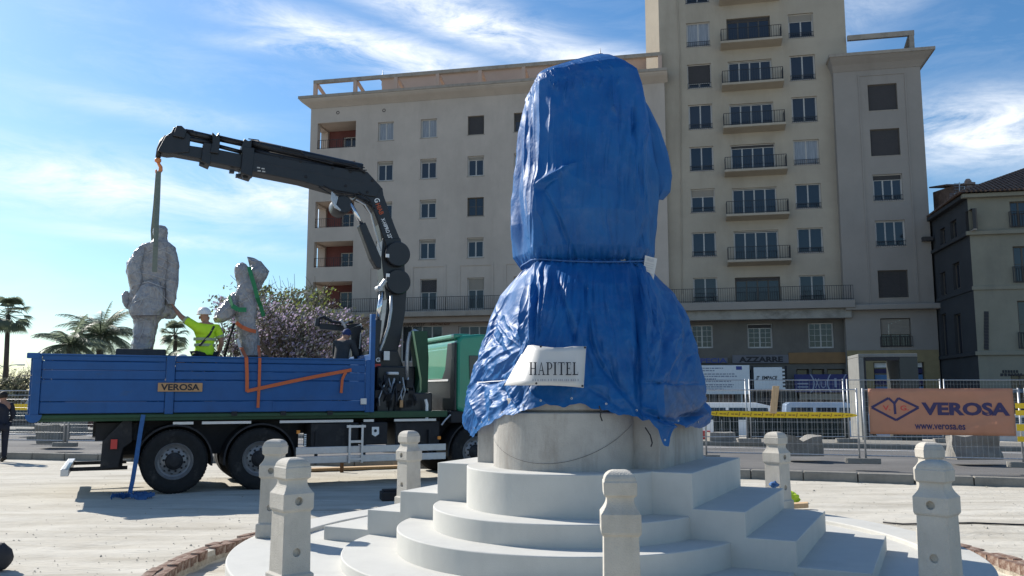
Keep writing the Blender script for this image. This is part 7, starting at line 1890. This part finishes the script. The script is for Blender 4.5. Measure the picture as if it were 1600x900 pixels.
# ------------------------------------------------------------------ small things by the steps
def crumpled(name, label, px, py, z, m, r, cat, seed=0, flat=.5):
    c = at_z(px, py, z); mb = MB(); rings = []
    for k in range(1, 12):
        th = math.pi*k/12; ring = []
        for i in range(20):
            a = 6.2832*i/20; d = Vector((math.sin(th)*math.cos(a), math.sin(th)*math.sin(a), -math.cos(th)*flat))
            f = 1+(.45 if name != 'dark_sack' else .12)*fbm(d.x*2+seed, d.y*2, d.z*3, 4); ring.append(c+Vector((0, 0, r*flat))+d*r*f)
        rings.append(ring)
    mb.loft(rings); o = mb.build(name, m, smooth=True); tag(o, label, cat); return o
crumpled('safety_vest', 'crumpled yellow green safety vest on the ground behind the right steps', 1232, 786, 0.0, mat('fluorescent cloth', (.62, .80, .04), .8, .15, 14), .17, 'vest', 3)
m = MB(); c = at_z(1238, 790, .05); m.obox(c, (.22, -.06, .02), (.03, .09, 0), (0, 0, .035)); tag(m.build('timber_offcut', m_wood, bevel=.01), 'brown timber offcut lying under the yellow vest', 'timber')
crumpled('blue_bag', 'small crumpled blue bag on the edge of the right steps', 1210, 762, .52, m_bstrap, .055, 'bag', 8, .7)
m = MB(); c = at_z(610, 781, 0); 
m.box(c+Vector((0, 0, .07)), .32, .26, .14, .3); m.box(c+Vector((.0, 0, .155)), .26, .2, .03, .3); tag(m.build('black_box', m_chas, bevel=.015), 'small black block on the ground beside the bollard at the left steps', 'block')
m = MB(); a, b = at_z(430, 737, .02), at_z(640, 730, .02); m.obox((a+b)/2+Vector((0, 0, .02)), (b-a)/2, (.04, .16, 0), (0, 0, .03)); tag(m.build('timber_plank', m_wood), 'long reddish timber plank on the ground beyond the truck side', 'plank')
m = MB(); a = at_z(534, 738, 0); m.box(a+Vector((0, 0, .16)), .07, .07, .32, 0); tag(m.build('timber_peg', mat('dark timber', (.16, .09, .05), .8, .15, 8)), 'short dark timber peg standing under the truck ladder', 'peg')
m = MB(); m.tube([at_z(1380, 816, .01), at_z(1410, 819, .012), at_z(1460, 818, .012), at_z(1520, 817, .012), at_z(1600, 820, .012), at_z(1660, 822, .012)], .012, 6); tag(m.build('cable', m_chas, smooth=True), 'dark cable lying on the pale ground behind the right bollards', 'cable')
crumpled('dark_sack', 'dark grey rounded sack at the bottom left corner', -3, 893, 0, mat('dark grey cloth', (.035, .035, .04), .8, .1, 20), .12, 'sack', 12, 1.1)
# ------------------------------------------------------------------ trees, palms, distant things
m_leafp = mat('palm leaf', (.21, .25, .17), .5, .2, 3, trans=.5)
m_leafd = mat('dull olive leaf', (.17, .18, .12), .65, .25, 3, trans=.3, col2=(.09, .09, .06))
m_leafg = mat('fresh green leaf', (.22, .27, .07), .6, .2, 3, trans=.45)
m_jac = mat('violet blossom', (.45, .37, .52), .7, .2, 3, trans=.4, col2=(.28, .23, .26))
m_brn = mat('dry seed and twig', (.42, .38, .34), .9, .25, 4)
def tree(label, base, H, Rw, mats_w, nleaf, seed, leaf=.16, crown0=.35, group=None, name='tree', flat=.75):
    random.seed(seed); t = thing(name, label, 'tree', base, group); B = Vector(base)
    wood = MB(); tips = []
    def branch(p, d, L, r, lv):
        pts = [p]; n = 5; rr = [r]
        for k in range(n):
            d = (d+Vector((random.uniform(-.22, .22), random.uniform(-.22, .22), random.uniform(-.05, .14)))).normalized(); p = p+d*L/n; pts.append(p); rr.append(r*lerp(1, .6, (k+1)/n))
            if lv > 0 and k >= 1:
                for _ in range(2 if lv > 1 else 2):
                    a = random.uniform(0, 6.28); q = (d*.75+Vector((math.cos(a), math.sin(a), random.uniform(-.1, .5)))*.75).normalized(); branch(p, q, L*random.uniform(.42, .62), rr[-1]*.55, lv-1)
            if lv <= 1: tips.append(p)
        wood.tube(pts, rr, 6 if lv else 4, cap=False)
    th = H*crown0
    tr = MB(); pts = [B, B+Vector((.05, 0, th*.5)), B+Vector((.0, .05, th))]; tr.tube(pts, [H*.035, H*.026, H*.023], 10); tr.build('trunk', m_trunk, t, smooth=True)
    for k in range(6):
        a = 6.28*k/6+random.uniform(-.4, .4); branch(B+Vector((0, 0, th*random.uniform(.85, 1))), Vector((math.cos(a)*Rw/H*1.2, math.sin(a)*Rw/H*1.2, .8)).normalized(), H*(1-crown0)*random.uniform(.6, .85), H*.016, 2)
    wood.build('branches', m_trunk, t)
    cr = MB(); hmax = B.z+H
    for i in range(nleaf):
        p = random.choice(tips)+Vector((random.gauss(0, .28), random.gauss(0, .28), random.gauss(0, .22)))*Rw*.22
        dn = nz3(p.x*.9+seed, p.y*.9, p.z*.9)
        if dn < -.12 and random.random() < .75: continue
        if p.z > hmax: p.z = hmax-random.random()*.4
        s = leaf*random.uniform(.6, 1.4); a = Vector((random.gauss(0, 1), random.gauss(0, 1), random.gauss(0, 1))).normalized(); b = a.orthogonal().normalized(); c = a.cross(b)
        k = random.random(); acc = 0
        for mi, wt in enumerate(mats_w):
            acc += wt[1] if not callable(wt[1]) else wt[1](p)
            if k <= acc: cr.mi = mi; break
        cr.poly(p-b*s*.5, p-c*s*.28, p+b*s*.5, p+c*s*.28)
    o = cr.build('crown', [x[0] for x in mats_w], t)
    return t
GJ = 'trees beyond the truck'
def tb_(px, Y): p = at_Y(px, 640, Y); p.z = road_z(p); return p
tree('jacaranda with violet brown blossom between the smaller statue and the building', tb_(438, 40), 6.3, 3.0, [(m_jac, .36), (m_brn, .28), (m_leafd, .36)], 8000, 3, leaf=.17, crown0=.28, group=GJ)
tree('jacaranda with dull violet crown directly behind the headboard', tb_(505, 42), 6.0, 3.0, [(m_jac, .40), (m_brn, .28), (m_leafd, .32)], 8000, 4, leaf=.17, crown0=.25, group=GJ)
tree('thin greyish jacaranda behind the smaller statue', tb_(395, 45), 6.0, 2.6, [(m_jac, .25), (m_brn, .35), (m_leafd, .40)], 2000, 5, leaf=.19, crown0=.3, group=GJ)
tree('taller loose green tree at the left edge of the apartment building', tb_(440, 58), 9.4, 4.2, [(m_leafd, .6), (m_leafg, .3), (m_brn, .1)], 9000, 6, leaf=.26, crown0=.3, group=GJ)
tree('yellow green tree low beside the corner of the apartment building', tb_(462, 52), 7.7, 1.8, [(m_leafg, .65), (m_leafd, .35)], 3200, 9, leaf=.22, crown0=.35, group=GJ)
tree('small bare twiggy tree at the far left', tb_(30, 66), 4.4, 1.8, [(m_brn, .7), (m_leafd, .3)], 700, 8, leaf=.13, crown0=.25, group='trees far off at the left')
tree('dark low bushy tree at the far left behind the navy clad person', tb_(8, 60), 3.4, 1.8, [(m_leafd, 1.0)], 2600, 12, leaf=.22, crown0=.2, group='trees far off at the left')
def feather_palm(label, base, H, L, n, seed):
    random.seed(seed); t = thing('palm_tree', label, 'palm', base, 'palms beyond the truck'); B = Vector(base); T_ = B+Vector((0, 0, H))
    tr = MB(); tr.tube([B, B+Vector((.1, 0, H*.5)), T_], [.28, .22, .2], 10); tr.build('trunk', m_trunk, t, smooth=True)
    for k in range(n):
        a = 6.2832*k/n*2.618+random.uniform(-.2, .2); el = lerp(1.35, -.25, (k/n)**.8)+random.uniform(-.12, .12); l = L*random.uniform(.8, 1.1)
        h = Vector((math.cos(a), math.sin(a), 0)); p = T_.copy(); d = (h*math.cos(el)+Vector((0, 0, math.sin(el)))); pts = []
        fm = MB(); m_ = 15
        for i in range(m_):
            pts.append(p.copy()); p = p+d*l/m_; d = (d-Vector((0, 0, .085+.03*i/m_))).normalized()
        fm.tube(pts, [.03*(1-i/m_)+.008 for i in range(m_)], 4, cap=False)
        side = Vector((-h.y, h.x, 0))
        for i in range(2, m_):
            q = pts[i]; tt = (pts[i]-pts[i-1]).normalized(); ll = l*.26*math.sin(math.pi*min(.97, (i+1.5)/(m_+1)))+.12
            for sgn in (-1, 1):
                for j in range(2):
                    b = q+tt*j*l/m_*.5; e = b+(side*sgn*.8+tt*.55+Vector((0, 0, -.35-random.random()*.3))).normalized()*ll*random.uniform(.8, 1.1); w_ = tt*.035
                    fm.poly(b-w_, b+w_, e)
        fm.build('frond', m_leafp, t)
    return t
feather_palm('tall feathery palm left of the larger statue', tb_(150, 52), 5.8, 2.9, 60, 2)
feather_palm('lower bushy palm left of the tall one', tb_(104, 46), 4.7, 2.2, 44, 3)
feather_palm('small low palm just behind the feet of the larger statue', tb_(250, 50), 3.9, 1.7, 28, 5)
def fan_palm(label, base, H, R, n, seed):
    random.seed(seed); t = thing('palm_tree', label, 'palm', base, 'palms beyond the truck'); B = Vector(base); T_ = B+Vector((0, 0, H))
    tr = MB(); tr.tube([B, B+Vector((.12, 0, H*.5)), T_], [.24, .18, .15], 10); tr.build('trunk', m_trunk, t, smooth=True)
    for k in range(n):
        a = random.uniform(0, 6.2832); el = random.uniform(-.9, 1.3); h = Vector((math.cos(a)*math.cos(el), math.sin(a)*math.cos(el), math.sin(el)))
        c = T_+h*R*.55; fm = MB(); fm.tube([T_, c], .02, 4, cap=False); x = h.orthogonal().normalized(); y = h.cross(x); x = Vector((-h.y, h.x, 0)).normalized() if abs(h.z) < .98 else x; y = h.cross(x)
        for i in range(15):
            b = -1.25+2.5*i/14; dv = (h*math.cos(b)+x*math.sin(b)); e = c+dv*R*.55+Vector((0, 0, -R*.12*(1+abs(b)))); s = (h*-math.sin(b)+x*math.cos(b))*R*.04
            m1 = c+dv*R*.3; fm.poly(c, m1-s, e, m1+s)
        fm.build('frond', m_leafp, t)
    return t
fan_palm('fan palm with bushy head between the larger statue and the worker', tb_(268, 70), at_Y(268, 515, 70).z+.2, 1.35, 34, 2)
fan_palm('tall fan palm at the left edge', tb_(2, 62), at_Y(2, 492, 62).z+.62, 1.7, 34, 4)
# far left: walls, sheds, lamp posts, cars
def shed(label, px0, px1, py, Y, m, name='building', cat='building', dep=8):
    a, b = at_Y(px0, py, Y), at_Y(px1, py, Y); t = thing(name, label, cat, ((a.x+b.x)/2, Y+dep/2, KZ))
    w_ = MB(); w_.obox(((a.x+b.x)/2, Y+dep/2, (a.z+GZ)/2), ((b.x-a.x)/2, 0, 0), (0, dep/2, 0), (0, 0, (a.z-GZ)/2)); w_.build('wall', m, t)
    r_ = MB(); r_.obox(((a.x+b.x)/2, Y+dep/2, a.z+.1), ((b.x-a.x)/2+.3, 0, 0), (0, dep/2+.3, 0), (0, 0, .1)); r_.build('roof', m_corn, t)
    n = max(2, int((b.x-a.x)/3.2))
    for k in range(n):
        x = lerp(a.x, b.x, (k+.5)/n); f = MB(); f.obox((x, Y-.02, KZ+(a.z-KZ)*.5), (.55, 0, 0), (0, .05, 0), (0, 0, min(.7, (a.z-KZ)*.3))); o = f.build('window', m_frame, t)
        g = MB(); g.obox((x, Y-.075, KZ+(a.z-KZ)*.5), (.46, 0, 0), (0, .01, 0), (0, 0, min(.6, (a.z-KZ)*.25))); g.build('glass_pane', m_glass, o)
    return t
m_wh = mat('whitewashed wall', (.62, .60, .57), .9, .06, 1)
shed('low white building far off at the left edge', -110, 70, 612, 120, m_wh)
shed('long low white building far behind the truck', 90, 330, 608, 150, m_wh)
shed('pale low building far behind the worker', 335, 470, 600, 110, m_stuc)
shed('distant grey building at the far left', -420, -120, 560, 140, m_stuc)
shed('pale building off to the right of the corner building', 1700, 2100, 420, 62, m_cb, dep=14)
def lamp(label, px, py, Y):
    p = at_Y(px, 640, Y); p.z = GZ; z = at_Y(px, py, Y).z; t = thing('street_lamp', label, 'street lamp', p, 'street lamps far off at the left')
    m = MB(); m.tube([p, (p.x, p.y, z)], [.09, .05], 8); m.build('pole', m_galv, t, smooth=True)
    m = MB(); m.tube([(p.x, p.y, z), (p.x+.6, p.y, z+.2), (p.x+1.3, p.y, z+.25)], .04, 6); m.tube([(p.x, p.y, z), (p.x-.6, p.y, z+.2), (p.x-1.3, p.y, z+.25)], .04, 6); m.build('arm', m_galv, t)
    for s in (-1, 1): m = MB(); m.box((p.x+s*1.4, p.y, z+.22), .6, .25, .12); m.build('lamp_head', m_galv, t, bevel=.03)
lamp('double armed street lamp at the far left', 3, 574, 75); lamp('double armed street lamp a little right of the first', 18, 590, 110)
tk_ = MB(); c = tb_(163, 44); 
van('dark red car beyond the rubble, seen under the truck tail', tb_(140, 52), .1, mat('dark red paint', (.12, .02, .02), .3, .05, 3, coat=.4), kind='car', L=4.3, H=1.45)
van('dark car on the street at the far left', tb_(58, 50), .1, m_vd, kind='car', L=4.2, H=1.42)
van('white car far off at the left edge', tb_(8, 80), .1, m_vw, kind='car', L=4.2, H=1.45)
